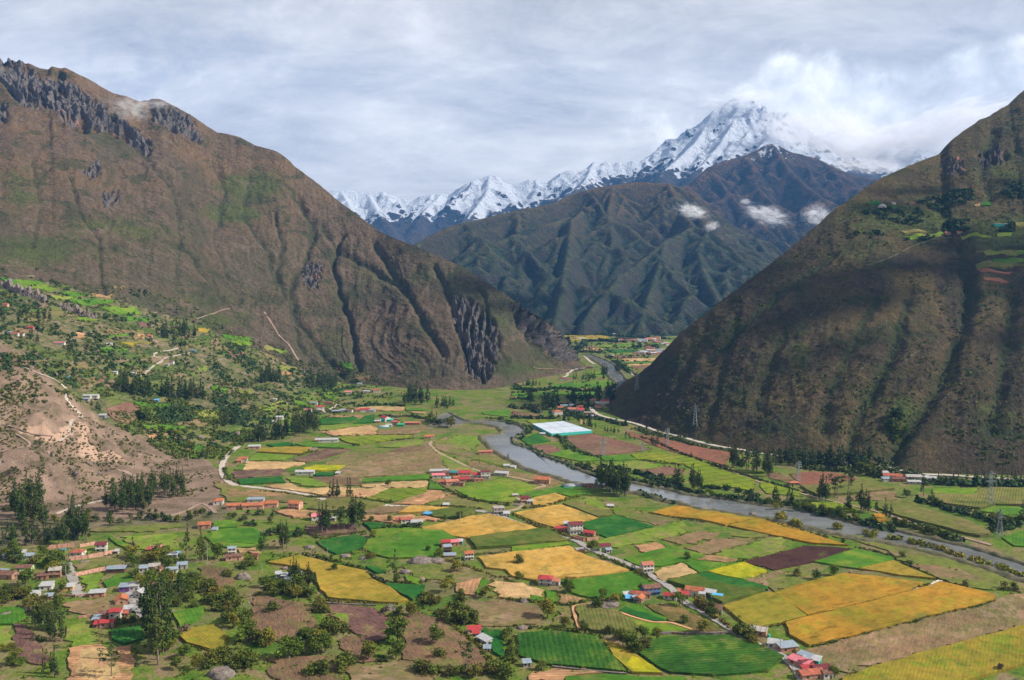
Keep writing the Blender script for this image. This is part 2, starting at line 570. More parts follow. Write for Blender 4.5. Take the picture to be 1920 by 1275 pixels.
def ground_mat():
 m,t,b = new_mat('ground',0.97,0.05)
 p = geo_pos(t)
 big = t.noise(p,0.012,5,0.6)
 mid = t.noise(p,0.05,6,0.65,0.3)
 fine = t.noise(p,0.45,5,0.7)
 # valley pasture
 pat = t.noise(t.mapping(p,loc=(300,50,0)),0.028,7,0.72,0.6)
 v = t.ramp(mid,[(0.32,(0.050,0.095,0.012)),(0.46,(0.100,0.155,0.018)),(0.56,(0.140,0.140,0.040)),(0.68,(0.20,0.155,0.095))])
 v = t.mix(t.step(big,0.5,0.66,0,0.6),v,(0.15,0.115,0.07))
 v = t.mix(t.step(pat,0.53,0.60,0,0.8),v,(0.050,0.115,0.014))
 v = t.mix(t.step(pat,0.45,0.40,0,0.75),v,(0.20,0.135,0.085))
 v = t.mix(t.step(t.noise(p,0.11,6,0.72),0.56,0.64,0,0.7),v,(0.035,0.055,0.014))
 v = t.mul(v,t.ramp(fine,[(0.3,(0.62,0.64,0.6)),(0.5,(1,1,1)),(0.7,(1.3,1.25,1.2))]))
 # terraced slope: long thin plots of grass, stubble and soil
 mp = t.mapping(p,(0.012,0.028,0.16))
 mp = t.vmath('ADD',mp,t.vmath('SCALE',t.noise(p,0.02,3,color=True),0.7))
 cell = t.voro(mp,1.0)
 sepc = t.node('ShaderNodeSeparateColor'); t.link(cell,sepc.inputs[0])
 s = t.ramp(sepc.outputs[0],[(0.0,(0.03,0.070,0.014)),(0.2,(0.075,0.115,0.020)),(0.38,(0.110,0.130,0.032)),(0.55,(0.16,0.13,0.06)),(0.75,(0.19,0.13,0.09)),(0.95,(0.07,0.11,0.02))])
 edge = t.voro(mp,1.0,'DISTANCE_TO_EDGE','Distance')
 s = t.mix(t.step(edge,0.10,0.02,0,0.85),s,(0.035,0.05,0.018))
 wild = t.ramp(t.noise(p,0.06,7,0.72),[(0.36,(0.03,0.05,0.016)),(0.47,(0.085,0.095,0.035)),(0.56,(0.15,0.115,0.07)),(0.68,(0.25,0.19,0.145))])
 s = t.mix(t.step(t.noise(p,0.009,3),0.44,0.56,0.15,0.9),s,wild)
 s = t.mul(s,t.ramp(fine,[(0.3,(0.5,0.5,0.5)),(0.5,(1,1,1)),(0.7,(1.35,1.3,1.25))]))
 c = t.mix(t.attr('slope'),v,s)
 # bare near hill: brown-pink scrub with pale stones
 h = t.ramp(t.noise(p,0.035,7,0.7),[(0.33,(0.088,0.074,0.040)),(0.48,(0.170,0.118,0.083)),(0.62,(0.25,0.172,0.125))])
 spk = t.noise(p,0.28,4,0.75)
 h = t.mix(t.step(spk,0.56,0.66,0,0.85),h,(0.045,0.055,0.022))
 h = t.mix(t.step(t.noise(t.mapping(p,(1,1,1),loc=(40,9,0)),0.22,4,0.75),0.60,0.68,0,0.8),h,(0.32,0.25,0.20))
 h = t.mix(t.math('MULTIPLY',t.step(t.math('ADD',t.attr('scar'),t.math('MULTIPLY',t.math('SUBTRACT',mid,0.5),2.2)),0.55,0.85),0.8),h,(0.40,0.265,0.19))
 br = t.mix(t.step(mid,0.4,0.6),(0.085,0.080,0.040),(0.19,0.145,0.10))
 br = t.mix(t.step(fine,0.5,0.6,0,0.7),br,(0.045,0.055,0.02))
 c = t.mix(t.step(t.math('ADD',t.attr('brown'),t.math('MULTIPLY',t.math('SUBTRACT',pat,0.5),1.2)),0.35,0.7,0,0.9),c,br)
 c = t.mix(t.step(t.math('ADD',t.attr('hill'),t.math('MULTIPLY',t.math('SUBTRACT',mid,0.5),0.8)),0.35,0.65),c,h)
 t.link(c,b.inputs['Base Color'])
 bump(t,b,t.math('ADD',fine,t.math('MULTIPLY',spk,2.0)),0.5,0.8)
 MATS['ground'] = m
ground_mat()
GROUND = raise_ground()
# ---------------------------------------------------------------- the two near mountains
def mountain(name,mat,ridge,foot,nu,nv,prof,strokes,rocky,seed,amp,greens=(),umul=1.0,shade_spots=()):
 """ridge, foot: (px, py, depth) of matching guide points; strokes cut gullies; rocky polygons are crags"""
 R = np.array([at_depth(*r) for r in ridge])
 Ft = np.array([at_depth(*r[:3]) for r in foot])
 tr = np.array([r[0] for r in ridge],float); tr = (tr - tr[0]) / (tr[-1] - tr[0])
 tf = np.array([r[3] for r in foot],float) if len(foot[0]) > 3 else np.linspace(0,1,len(foot))
 u = np.linspace(0,1,nu)
 Rr = np.stack([np.interp(u,tr,R[:,k]) for k in range(3)],1)
 Fr = np.stack([np.interp(u,tf,Ft[:,k]) for k in range(3)],1)
 # keep the silhouette sharp but smooth the depth
 ker = np.hanning(61); ker /= ker.sum()
 def sm(a):
  return np.convolve(np.pad(a,30,mode='edge'),ker,'valid')
 dsm = sm(Rr[:,1])
 rp = np.interp(u,tr,[r[0] for r in ridge]); rq = np.interp(u,tr,[r[1] for r in ridge])
 Rr = np.array([at_depth(a,b_,c) for a,b_,c in zip(rp,rq,dsm)])
 Fr = np.stack([sm(Fr[:,0]),sm(Fr[:,1]),sm(Fr[:,2])],1)
 Fr[:,2] -= 0.0
 vmain = np.linspace(0,1,nv)
 rows = []
 nb = 24
 for i in range(nb,0,-1):                                  # far side, falling away
  k = i / nb
  rows.append(Rr + np.array([0,1,0]) * 520 * k + np.array([0,0,-1]) * (300 * k ** 1.15))
 for v in vmain:
  w = prof(v)
  p = Rr * (1 - v) + Fr * v
  p[:,2] = Fr[:,2] + (Rr[:,2] - Fr[:,2]) * w
  rows.append(p)
 slope_v = Fr - Rr
 for i in range(1,9):                                       # continue under the ground
  p = Fr + slope_v / np.linalg.norm(slope_v,axis=1)[:,None] * 14.0 * i
  p[:,2] = Fr[:,2] - 5.0 * i
  rows.append(p)
 G = np.array(rows)
 nr = len(rows)
 vv = np.concatenate([-np.arange(nb,0,-1) / nb * 0.6,vmain,1 + np.arange(1,9) * 0.02])
 # normals of the smooth surface
 du = np.gradient(G,axis=1); dv = np.gradient(G,axis=0)
 N = np.cross(dv,du)
 N /= np.linalg.norm(N,axis=2)[...,None] + 1e-9
 if N[...,2].mean() < 0: N = -N
 Pp = G.reshape(-1,3); Nn = N.reshape(-1,3)
 U = np.tile(u,nr); V = np.repeat(vv,nu)
 # length along the ridge in metres, for noise that runs down the slope
 seg = np.concatenate([[0],np.cumsum(np.linalg.norm(np.diff(Rr,axis=0),axis=1))])
 S = np.tile(seg,nr)
 sl_len = np.tile(np.linalg.norm(slope_v,axis=1),nr)
 T = V * sl_len
 warp = fbm(Pp / 260.0 + seed,3)
 g1 = ridged(np.stack([S / 210 + warp * 0.9 + T / 1500,T / 700,np.full_like(S,seed)],1),5)
 g2 = ridged(np.stack([S / 55 + warp * 2.0,T / 260,np.full_like(S,seed + 5)],1),4)
 fine = fbm(Pp / 22.0 + seed,4)
 inner = sstep(V,0.0,0.10) * sstep(1.03,0.96,0.9) if False else sstep(V,-0.02,0.12)
 low = sstep(-V,-1.02,-0.85)
 env = inner * low
 g3 = ridged(np.stack([S / 26 + warp * 3.0,T / 150,np.full_like(S,seed + 15)],1),3)
 disp = amp * env * ((g1 - 0.45) * 20 + (g2 - 0.45) * 13 + (g3 - 0.45) * 6 + fbm(Pp / 150.0 + seed + 3,4) * 16)
 disp = disp + fine * 2.6 * (0.35 + 0.65 * inner) * (0.3 + 0.7 * low)
 px,py = to_px(Pp)
 vis = (V > -0.02)
 rock = np.zeros(len(Pp))
 for poly,depth,freq in rocky:
  m = soft_poly(px,py,poly,10) * vis
  rr = ridged(np.stack([S / freq + warp,T / (freq * 2.6),np.full_like(S,seed + 9)],1),5)
  rq_ = ridged(np.stack([S / (freq * 0.4) + warp * 2,T / (freq * 0.7),np.full_like(S,seed + 19)],1),3)
  disp = disp + m * ((np.minimum(rr,0.85) - 0.70) * depth * 0.8 + (rq_ - 0.5) * depth * 0.25 + fbm(Pp / 12.0,3) * 2.0)
  rock = np.maximum(rock,m * sstep(rr + 0.25 * fine,0.10,0.45))
 gully = np.zeros(len(Pp))
 wx = fbm(Pp / 35.0 + 2,3) * 5
 for line,w,dep in strokes:
  dep = dep * 0.40; w = w * 0.72
  d = dist_line(px + wx,py,line)
  e = np.exp(-(d / w) ** 2) * vis
  disp = disp - dep * e
  gully = np.maximum(gully,np.exp(-(d / (w * 0.55)) ** 2) * vis * min(1,dep / 6))
 gr = np.zeros(len(Pp))
 for (cx,cy,rx,ry,a) in greens:
  gr = np.maximum(gr,a * np.exp(-((px - cx) / rx) ** 2 - ((py - cy) / ry) ** 2) * vis)
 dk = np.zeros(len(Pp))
 for (cx,cy,rx,ry,a) in shade_spots:
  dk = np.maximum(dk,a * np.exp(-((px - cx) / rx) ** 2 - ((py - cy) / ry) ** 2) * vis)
 Q = Pp + Nn * disp[:,None]
 Q = np.where((V < 0)[:,None],Pp + Nn * (disp * 0.4)[:,None],Q)
 curv = g1 * 0.6 + g2 * 0.4
 o = mesh_np(name,Q,grid_faces(nr,nu),mat,{'rock': rock,'gully': np.maximum(gully,sstep(-g1,-0.28,-0.12) * 0.45 * env),'green': gr,'dark': dk,
                'down': T / 1000.0,'along': S / 1000.0,'vv': V},smooth=True)
 fr = rock[grid_faces(nr,nu)].mean(1) < 0.45
 o.data.polygons.foreach_set('use_smooth',fr)
 tagp(o,kind='structure')
 return o
def mountain_mat(name,low,mid,high,soil,shrub,rock_dark,rock_light,grain=1.0,pale=(0.30,0.235,0.185)):
 m,t,b = new_mat(name,0.97,0.04)
 p = geo_pos(t)
 z = t.node('ShaderNodeSeparateXYZ'); t.link(p,z.inputs[0])
 n_big = t.noise(p,0.0042,5,0.6,0.4)
 n_mid = t.noise(p,0.02,6,0.65)
 # streaks running down the slope
 cmb = t.node('ShaderNodeCombineXYZ')
 t.link(t.attr('along'),cmb.inputs[0]); t.link(t.attr('down'),cmb.inputs[1])
 wv = t.vmath('ADD',cmb.outputs[0],t.vmath('SCALE',t.noise(p,0.006,3,color=True),0.05))
 streak = t.noise(t.mapping(wv,(70,7,1)),1.0,6,0.65)
 # livestock terracettes: faint contour lines
 cont = t.noise(t.mapping(wv,(10,130,1)),1.0,4,0.6)
 grain_n = t.noise(p,0.16 * grain,5,0.75)
 dots = t.noise(t.mapping(p,loc=(91,17,5)),0.30 * grain,3,0.7)
 hf = t.step(t.math('ADD',z.outputs[2],t.math('MULTIPLY',t.math('SUBTRACT',n_big,0.5),420.0)),60.0,520.0)
 c = t.mix(hf,low,high)
 c = t.mix(t.step(n_big,0.42,0.60),c,mid)
 c = t.mix(t.step(streak,0.50,0.72,0,0.55),c,soil)
 c = t.mix(t.step(streak,0.46,0.30,0,0.55),c,shrub)
 c = t.mix(t.step(cont,0.56,0.70,0,0.38),c,pale)
 c = t.mix(t.step(cont,0.42,0.30,0,0.45),c,shrub)
 green = t.math('ADD',t.attr('green'),t.math('MULTIPLY',t.math('SUBTRACT',t.math('ADD',n_mid,cont),1.0),1.1))
 c = t.mix(t.step(green,0.25,0.70,0,0.85),c,(0.062,0.080,0.022))
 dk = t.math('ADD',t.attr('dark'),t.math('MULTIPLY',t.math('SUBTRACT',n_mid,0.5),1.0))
 c = t.mix(t.step(dk,0.30,0.62,0,0.75),c,(0.040,0.034,0.028))  # painted shade: soft dark spots mixed into the slope colour
 g = t.math('ADD',t.attr('gully'),t.math('MULTIPLY',t.math('SUBTRACT',grain_n,0.5),0.8))
 c = t.mix(t.step(g,0.30,0.62,0,0.72),c,(0.040,0.050,0.022))
 pt = t.noise(t.mapping(p,(1,1,1.6),loc=(500,20,70)),0.013,7,0.7,0.5)
 c = t.mix(t.step(pt,0.53,0.60,0,0.7),c,shrub)
 c = t.mix(t.step(pt,0.44,0.38,0,0.6),c,soil)
 c = t.mul(c,t.ramp(grain_n,[(0.30,(0.58,0.60,0.58)),(0.5,(1,1,1)),(0.68,(1.4,1.36,1.32))]))
 c = t.mix(t.step(dots,0.60,0.66,0,0.75),c,shrub)
 c = t.mix(t.step(t.noise(t.mapping(p,loc=(9,57,5)),0.20 * grain,3,0.7),0.665,0.70,0,0.7),c,pale)
 # crags
 rn = t.noise(t.mapping(wv,(130,40,1)),1.0,7,0.75)
 rc = t.ramp(rn,[(0.30,rock_dark),(0.55,tuple(0.5 * (a + b_) for a,b_ in zip(rock_dark,rock_light))),(0.72,rock_light)])
 rc = t.mix(t.step(n_mid,0.60,0.68,0,0.8),rc,(0.34,0.17,0.11))
 rk = t.math('ADD',t.attr('rock'),t.math('MULTIPLY',t.math('SUBTRACT',grain_n,0.5),1.1))
 c = t.mix(t.step(rk,0.40,0.70),c,rc)
 t.link(c,b.inputs['Base Color'])
 hgt = t.math('ADD',t.math('MULTIPLY',grain_n,1.0),t.math('ADD',t.math('MULTIPLY',streak,0.6),t.math('MULTIPLY',n_mid,1.6)))
 bump(t,b,hgt,1.0,4.5)
 MATS[name] = m
 return m
mountain_mat('mountain_left',(0.072,0.064,0.040),(0.100,0.072,0.048),(0.140,0.086,0.046),(0.140,0.102,0.076),(0.040,0.046,0.020),(0.075,0.068,0.066),(0.21,0.18,0.165),pale=(0.22,0.175,0.13))
mountain_mat('mountain_right',(0.048,0.038,0.025),(0.092,0.070,0.034),(0.064,0.056,0.025),(0.066,0.046,0.034),(0.034,0.044,0.018),(0.040,0.035,0.035),(0.13,0.11,0.10),pale=(0.15,0.125,0.08))
gd = lambda py: on_plane(0,py)[1]
RIDGE_L = [(-560,20,2300),(-120,80,2270),(0,113,2250),(23,108,2250),(53,118,2250),(75,128,2250),(90,130,2250),(97,124,2250),(112,128,2250),(123,127,2250),(145,138,2250),(173,152,2250),
     (190,163,2250),(213,175,2250),(235,180,2250),(253,187,2250),(262,190,2250),(285,185,2250),(300,186,2250),(320,195,2250),(357,215,2250),(385,234,2250),(407,248,2250),(420,250,2250),(450,257,2240),
     (477,272,2220),(517,283,2200),(535,294,2190),(550,310,2180),(575,328,2170),(600,347,2150),(640,381,2100),(660,395,2080),(710,433,2010),(740,447,1960),(770,458,1910),(867,500,1815),
     (960,560,1724),(994,580,1730),(1029,606,1800),(1055,630,1900),(1065,645,1960),(1085,672,2050),(1096,676,2060)]
_fl = [(-560,440,1330),(-120,480,1380),(0,490,1400),(150,545,1410),(330,605,1480),(500,665,1560),(620,703,1590),(700,718,1560),(760,728,1510),(860,734,1480),(940,730,1500),(1010,706,gd(706)),(1075,700,gd(700)),(1105,690,gd(690))]
_fu = [0,0.265,0.338,0.42,0.53,0.635,0.70,0.76,0.80,0.865,0.915,0.952,0.98,1.0]
FOOT_L = [(*f,u_) for f,u_ in zip(_fl,_fu)]
STR_L = [
 ([(130,330),(150,400),(185,450),(190,520),(200,560)],5,13),
 ([(560,375),(590,430),(575,480),(545,540),(560,600),(600,650),(640,700)],9,26),
 ([(640,440),(625,500),(640,560),(655,600),(662,640),(672,690)],8,26),
 ([(700,455),(740,520),(770,560),(790,600),(830,660)],10,24),
 ([(600,420),(640,470),(690,500),(750,540)],9,18),
 ([(815,500),(845,560),(860,620),(885,680),(905,705)],9,28),
 ([(900,540),(915,590),(935,640),(960,690)],7,16),
 ([(970,590),(1000,640),(1040,680)],6,14),
 ([(515,400),(530,470),(520,520),(545,570),(560,640),(585,680)],7,16),
 ([(470,330),(455,400),(500,470),(520,540)],9,12),
 ([(300,420),(360,480),(420,560),(470,620),(530,660)],6,9),
 ([(140,370),(170,410),(215,450),(260,480)],5,8),
 ([(60,300),(75,380),(60,460)],8,9),([(250,270),(330,360),(340,440),(330,520)],8,9),
 ([(400,300),(420,360),(400,450),(430,520)],8,9)]
ROCK_L = [([(-40,108),(30,112),(60,135),(80,160),(110,140),(150,170),(200,205),(240,240),(275,265),(276,284),(245,262),(200,238),(160,238),(128,232),(120,222),(100,200),(60,200),(35,186),(0,140),(-40,150)],38,36),
     ([(280,195),(318,205),(355,225),(372,262),(350,250),(320,238),(290,222)],30,32),
     ([(158,322),(182,304),(184,322),(172,334)],20,22),([(195,365),(215,358),(222,374),(200,382)],16,20),
     ([(850,560),(880,566),(920,600),(935,640),(925,690),(905,712),(880,690),(870,640),(855,600)],26,22),
     ([(962,572),(985,580),(1020,612),(1050,632),(1068,650),(1080,672),(1060,674),(1030,652),(1000,630),(975,600)],30,24),
     ([(575,495),(600,500),(590,540),(572,530)],18,16),([(-20,195),(8,200),(8,225),(-20,220)],20,20)]
GREEN_L = [(470,350,70,34,0.95),(440,400,60,30,0.8),(30,360,80,60,0.5),(400,600,90,30,0.6),(240,430,180,34,0.55),(720,520,70,50,0.4),(940,600,50,60,0.5),(60,470,160,40,0.7),(620,640,60,40,0.5),
     (350,560,160,30,0.5),(985,690,90,14,0.7),(800,520,60,24,0.5)]
SHADE_L = [(200,300,90,40,0.35),(700,560,70,50,0.45),(640,490,50,30,0.4)]  # shade of the spur, tinted into the slope colour
MTL = mountain('mountain',MATS['mountain_left'],RIDGE_L,FOOT_L,900,520,lambda v: (1 - v) ** 1.08,STR_L,ROCK_L,3.0,0.20,GREEN_L,shade_spots=SHADE_L)
RIDGE_R = [(1112,757,1400),(1125,750,1400),(1146,735,1420),(1167,718,1400),(1198,701,1340),(1219,683,1310),(1280,621,1280),(1340,574,1290),(1400,527,1310),(1440,499,1330),(1500,450,1390),(1545,410,1430),(1570,388,1450),(1580,383,1455),(1617,356,1490),(1653,333,1530),
     (1700,312,1580),(1741,296,1620),(1765,288,1640),(1773,281,1650),(1778,270,1660),(1785,262,1665),(1810,243,1690),(1835,226,1710),(1857,217,1730),(1875,204,1745),(1892,196,1760),(1897,190,1770),(1907,180,1780),(1920,169,1800),(1990,110,1860),(2300,-60,2050),(2700,-160,2200)]
_fl = [(1112,762,gd(762)),(1135,770,gd(770)),(1170,788,gd(788)),(1230,806,gd(806)),(1330,830,gd(830)),(1420,850,gd(850)),(1550,868,gd(868)),(1720,886,gd(886)),(1850,890,gd(890)),(2050,892,gd(892)),(2400,892,gd(892)),(3300,892,gd(892))]
_fu = [0,0.02,0.04,0.09,0.17,0.235,0.30,0.38,0.44,0.52,0.70,1.0]
FOOT_R = [(*f,u_) for f,u_ in zip(_fl,_fu)]
STR_R = [([(1800,455),(1815,520),(1800,620),(1760,720),(1700,800),(1660,870)],26,30),
     ([(1640,560),(1600,640),(1560,720),(1540,800)],26,14),
     ([(1480,600),(1440,680),(1420,760)],18,12),([(1560,480),(1470,540),(1400,600),(1330,670)],16,14),
     ([(1700,560),(1680,640),(1640,720),(1600,800),(1590,850)],20,16),([(1900,560),(1880,680),(1860,800)],24,22),
     ([(1300,650),(1270,720),(1250,780)],14,8),([(1380,600),(1350,700),(1330,790)],14,9),([(1860,250),(1840,310),(1860,370)],18,18)]
ROCK_R = [([(1835,282),(1870,278),(1886,290),(1880,302),(1845,300)],16,26),([(1770,305),(1800,300),(1806,322),(1775,325)],10,26)]
GREEN_R = [(1700,405,140,40,0.9),(1880,440,90,50,0.85),(1880,330,90,60,0.55),(1620,470,90,30,0.5),(1690,790,40,60,0.8),(1880,780,60,60,0.45),(1500,650,50,80,0.45)]
SHADE_R = [(1800,540,45,90,0.9),(1690,490,50,22,0.8),(1640,530,40,25,0.8),(1250,700,80,60,0.7),(1440,560,40,16,0.5),(1400,790,150,40,0.5),(1850,650,80,60,0.4),(1700,330,90,22,0.4),(1840,305,60,20,0.5)]  # shaded gully band and lower flank, tinted into the slope colour
MTR = mountain('mountain',MATS['mountain_right'],RIDGE_R,FOOT_R,900,520,lambda v: (1 - v) ** 0.98,STR_R,ROCK_R,11.0,0.09,GREEN_R,shade_spots=SHADE_R)
# ---------------------------------------------------------------- far ranges built from a network of ridges and spurs
def spur_net(mains,seed,levels,k):
 rng = random.Random(seed)
 segs = []
 def emit(pts):
  for a,b in zip(pts[:-1],pts[1:]):
   segs.append((*a,*b))
 def grow(pts,lev):
  if lev >= len(levels):
   return
  space,length,drop,both = levels[lev]
  acc = rng.random() * space
  side = rng.choice((-1,1))
  for a,b in zip(pts[:-1],pts[1:]):
   a,b = np.array(a),np.array(b)
   L = math.hypot(*(b - a)[:2])
   if L < 1e-6: continue
   dr = (b - a)[:2] / L
   if b[2] > a[2]: dr = -dr
   while acc < L:
    p = a + (b - a) * acc / L
    for sd in ((-1,1) if both else (side,)):
     ang = sd * math.radians(rng.uniform(48,82))
     dx = dr[0] * math.cos(ang) - dr[1] * math.sin(ang)
     dy = dr[0] * math.sin(ang) + dr[1] * math.cos(ang)
     ln = length * rng.uniform(0.45,1.2)
     n = 4 if lev < 2 else 2
     cur = [tuple(p)]
     c = p.copy()
     th = math.atan2(dy,dx)
     for i in range(n):
      th += rng.uniform(-0.28,0.28)
      c = c + np.array((math.cos(th) * ln / n,math.sin(th) * ln / n,-drop * rng.uniform(0.7,1.25) * ln / n))
      cur.append(tuple(c))
     emit(cur)
     grow(cur,lev + 1)
    side = -side
    acc += space * rng.uniform(0.6,1.5)
   acc -= L
 for pts in mains:
  emit(pts)
  grow(pts,0)
 return np.array(segs)
def net_height(X,Y,segs,k,zmin):
 H = np.full(X.shape,zmin,float)
 xs,ys = X[0],Y[:,0]
 for s in segs:
  ax,ay,az,bx,by,bz = s
  R = (max(az,bz) - zmin) / k
  i0,i1 = np.searchsorted(ys,(min(ay,by) - R,max(ay,by) + R))
  j0,j1 = np.searchsorted(xs,(min(ax,bx) - R,max(ax,bx) + R))
  if i1 <= i0 or j1 <= j0: continue
  x,y = X[i0:i1,j0:j1],Y[i0:i1,j0:j1]
  L2 = (bx - ax) ** 2 + (by - ay) ** 2 + 1e-9
  t = np.clip(((x - ax) * (bx - ax) + (y - ay) * (by - ay)) / L2,0,1)
  d = np.hypot(x - ax - t * (bx - ax),y - ay - t * (by - ay))
  h = az + (bz - az) * t - k * (np.sqrt(d * d + 36) - 6)
  np.maximum(H[i0:i1,j0:j1],h,out=H[i0:i1,j0:j1])
 return H
def rng_pts(lst):
 return [tuple(at_depth(*p)) for p in lst]
def far_range(name,mat,mains,seed,levels,k,box,step_,namp,snow=None,warpa=25.0,zmin=-30):
 x0,x1,y0,y1 = box
 xs,ys = np.arange(x0,x1,step_),np.arange(y0,y1,step_)
 X,Y = np.meshgrid(xs,ys)
 P0 = np.stack([X.ravel() / 300,Y.ravel() / 300,np.full(X.size,seed)],1)
 wx = fbm(P0,4).reshape(X.shape) * warpa
 wy = fbm(P0 + 31,4).reshape(X.shape) * warpa
 segs = spur_net(mains,seed,levels,k)
 # the warp bends the spurs, but fades at the main crest so that the skyline stays
 H0 = net_height(X,Y,segs,k,zmin)
 Hm = net_height(X,Y,np.array([(*a,*b) for m_ in mains for a,b in zip(m_[:-1],m_[1:])]),k,zmin)
 Hw = net_height(xs[None,:] + 0 * Y,ys[:,None] + 0 * X,segs,k,zmin)
 crest = np.exp(-np.maximum(H0 - Hm,0) / 1e6) * np.exp(-np.abs(H0 - Hm) / 30)
 # sample the height at warped places
 ix = np.clip((X + wx - x0) / step_,0,len(xs) - 1.001); iy = np.clip((Y + wy - y0) / step_,0,len(ys) - 1.001)
 a,b = ix.astype(int),iy.astype(int); fx,fy = ix - a,iy - b
 Hs = (Hw[b,a] * (1 - fx) * (1 - fy) + Hw[b,a + 1] * fx * (1 - fy) + Hw[b + 1,a] * (1 - fx) * fy + Hw[b + 1,a + 1] * fx * fy)
 H = Hs * (1 - crest) + np.maximum(H0,Hs * 0) * crest
 Pn = np.stack([X.ravel() / 160,Y.ravel() / 160,H.ravel() / 160],1)
 r = ridged(Pn,5).reshape(X.shape) - 0.5
 f = fbm(Pn * 3.3,4).reshape(X.shape)
 fade = 1 - crest * 0.75
 H = H + namp * (r * 1.0 + f * 0.35) * fade
 gy,gx = np.gradient(H,step_)
 sl = np.hypot(gx,gy)
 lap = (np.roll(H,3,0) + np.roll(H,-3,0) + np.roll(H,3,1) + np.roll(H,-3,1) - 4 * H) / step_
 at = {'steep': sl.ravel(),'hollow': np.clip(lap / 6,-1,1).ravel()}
 if snow is not None:
  at['snow'] = snow(X,Y,H,sl,lap,gx,gy).ravel()
 o = mesh_np(name,np.stack([X.ravel(),Y.ravel(),H.ravel()],1),grid_faces(len(ys),len(xs)),mat,at,smooth=True)
 tagp(o,kind='structure')
 return o
def far_mat(name,lo,hi,dark,rocky,pale,snow=False,s=1.0):
 m,t,b = new_mat(name,0.95,0.04)
 p = geo_pos(t)
 z = t.node('ShaderNodeSeparateXYZ'); t.link(p,z.inputs[0])
 n1 = t.noise(p,0.0035 * s,6,0.62,0.3)
 n2 = t.noise(p,0.018 * s,6,0.7)
 n3 = t.noise(p,0.07 * s,4,0.7)
 c = t.mix(t.step(t.math('ADD',z.outputs[2],t.math('MULTIPLY',t.math('SUBTRACT',n1,0.5),500)),200,620),lo,hi)
 c = t.mix(t.step(n2,0.46,0.62,0,0.6),c,pale)
 c = t.mix(t.step(t.attr('hollow'),0.02,0.35,0,0.8),c,dark)  # concave parts darkened: ravine shade put into the colour
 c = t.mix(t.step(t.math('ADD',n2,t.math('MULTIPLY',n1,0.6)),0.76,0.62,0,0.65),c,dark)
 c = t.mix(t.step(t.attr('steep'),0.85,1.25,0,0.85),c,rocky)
 c = t.mul(c,t.ramp(n3,[(0.3,(0.7,0.7,0.7)),(0.5,(1,1,1)),(0.7,(1.3,1.3,1.3))]))
 if snow:
  sn = t.math('ADD',t.attr('snow'),t.math('ADD',t.math('MULTIPLY',t.math('SUBTRACT',n2,0.5),1.7),t.math('MULTIPLY',t.math('SUBTRACT',n3,0.5),0.9)))
  sf = t.step(sn,0.44,0.54)
  c = t.mix(sf,c,(0.56,0.60,0.68))
 t.link(c,b.inputs['Base Color'])
 bump(t,b,t.math('ADD',t.math('MULTIPLY',n2,2.2),n3),1.0,26.0 if snow else 9.0)
 MATS[name] = m
far_mat('range_brown',(0.036,0.046,0.028),(0.098,0.064,0.040),(0.008,0.022,0.017),(0.040,0.038,0.036),(0.088,0.080,0.046),s=1.4)
far_mat('range_shoulder',(0.040,0.042,0.032),(0.075,0.050,0.038),(0.012,0.018,0.022),(0.040,0.036,0.036),(0.17,0.095,0.050),snow=True)
far_mat('range_snow',(0.075,0.055,0.042),(0.065,0.055,0.055),(0.035,0.035,0.04),(0.040,0.038,0.042),(0.09,0.06,0.05),snow=True,s=0.8)
D_main = [rng_pts([(700,500,3050),(770,462,3150),(833,428,3300),(890,413,3450),(947,400,3550),(977,392,3600),(1030,383,3700),(1067,367,3800),(1120,350,3850),(1193,342,3900),(1253,343,3900),(1298,360,3850),(1345,400,3800),(1400,470,3700),(1460,540,3600),(1560,600,3500)]),
     rng_pts([(1067,405,3650),(1030,419,3500),(950,445,3330),(893,473,3180),(863,490,3100),(800,530,2950),(760,590,2800)]),
     rng_pts([(1090,395,3650),(1072,412,3500),(1068,450,3300),(1060,500,3100),(1052,550,2900),(1040,605,2700)]),
     rng_pts([(1253,345,3880),(1280,395,3650),(1298,422,3500),(1333,432,3420),(1374,467,3280),(1422,512,3100),(1470,560,2950),(1540,620,2750)]),
     rng_pts([(1300,424,3490),(1246,452,3300),(1195,495,3120),(1160,519,3020),(1112,575,2800),(1090,612,2680)]),
     rng_pts([(1326,434,3420),(1308,467,3260),(1322,517,3060),(1345,560,2880),(1390,600,2700)]),
     rng_pts([(1246,455,3290),(1235,500,3080),(1215,560,2860),(1200,610,2680)]),
     rng_pts([(1150,348,3870),(1140,400,3620),(1150,450,3400),(1130,500,3200)])]
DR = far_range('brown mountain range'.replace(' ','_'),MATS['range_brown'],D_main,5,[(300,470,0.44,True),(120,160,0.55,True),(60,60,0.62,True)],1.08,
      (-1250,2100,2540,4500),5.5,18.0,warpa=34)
S_main = [rng_pts([(1230,360,5200),(1300,345,5300),(1330,312,5500),(1372,297,5600),(1405,288,5700),(1430,274,5750),(1445,268,5750),(1458,272,5750),(1480,284,5750),(1530,296,5750),(1560,312,5700),(1600,328,5700),(1650,338,5650),(1700,340,5600),(1800,345,5600),(1960,330,5600)]),
     rng_pts([(1330,312,5500),(1365,360,5200),(1400,395,4950),(1440,430,4700),(1490,480,4450),(1530,520,4250)]),
     rng_pts([(1450,272,5740),(1480,320,5350),(1530,360,5050),(1560,385,4850),(1600,420,4650)]),
     rng_pts([(1560,314,5690),(1600,345,5350),(1650,365,5150),(1720,380,5000)]),
     rng_pts([(1400,300,5600),(1420,350,5250),(1470,400,4900),(1510,440,4650),(1560,470,4450)]),
     rng_pts([(1640,337,5650),(1690,345,5400),(1760,340,5200)])]
def snow_s(X,Y,H,sl,lap,gx,gy):
 return sstep(H,760,1020) * 1.25 - sl * 0.42 + np.clip(lap / 6,-0.3,0.3)
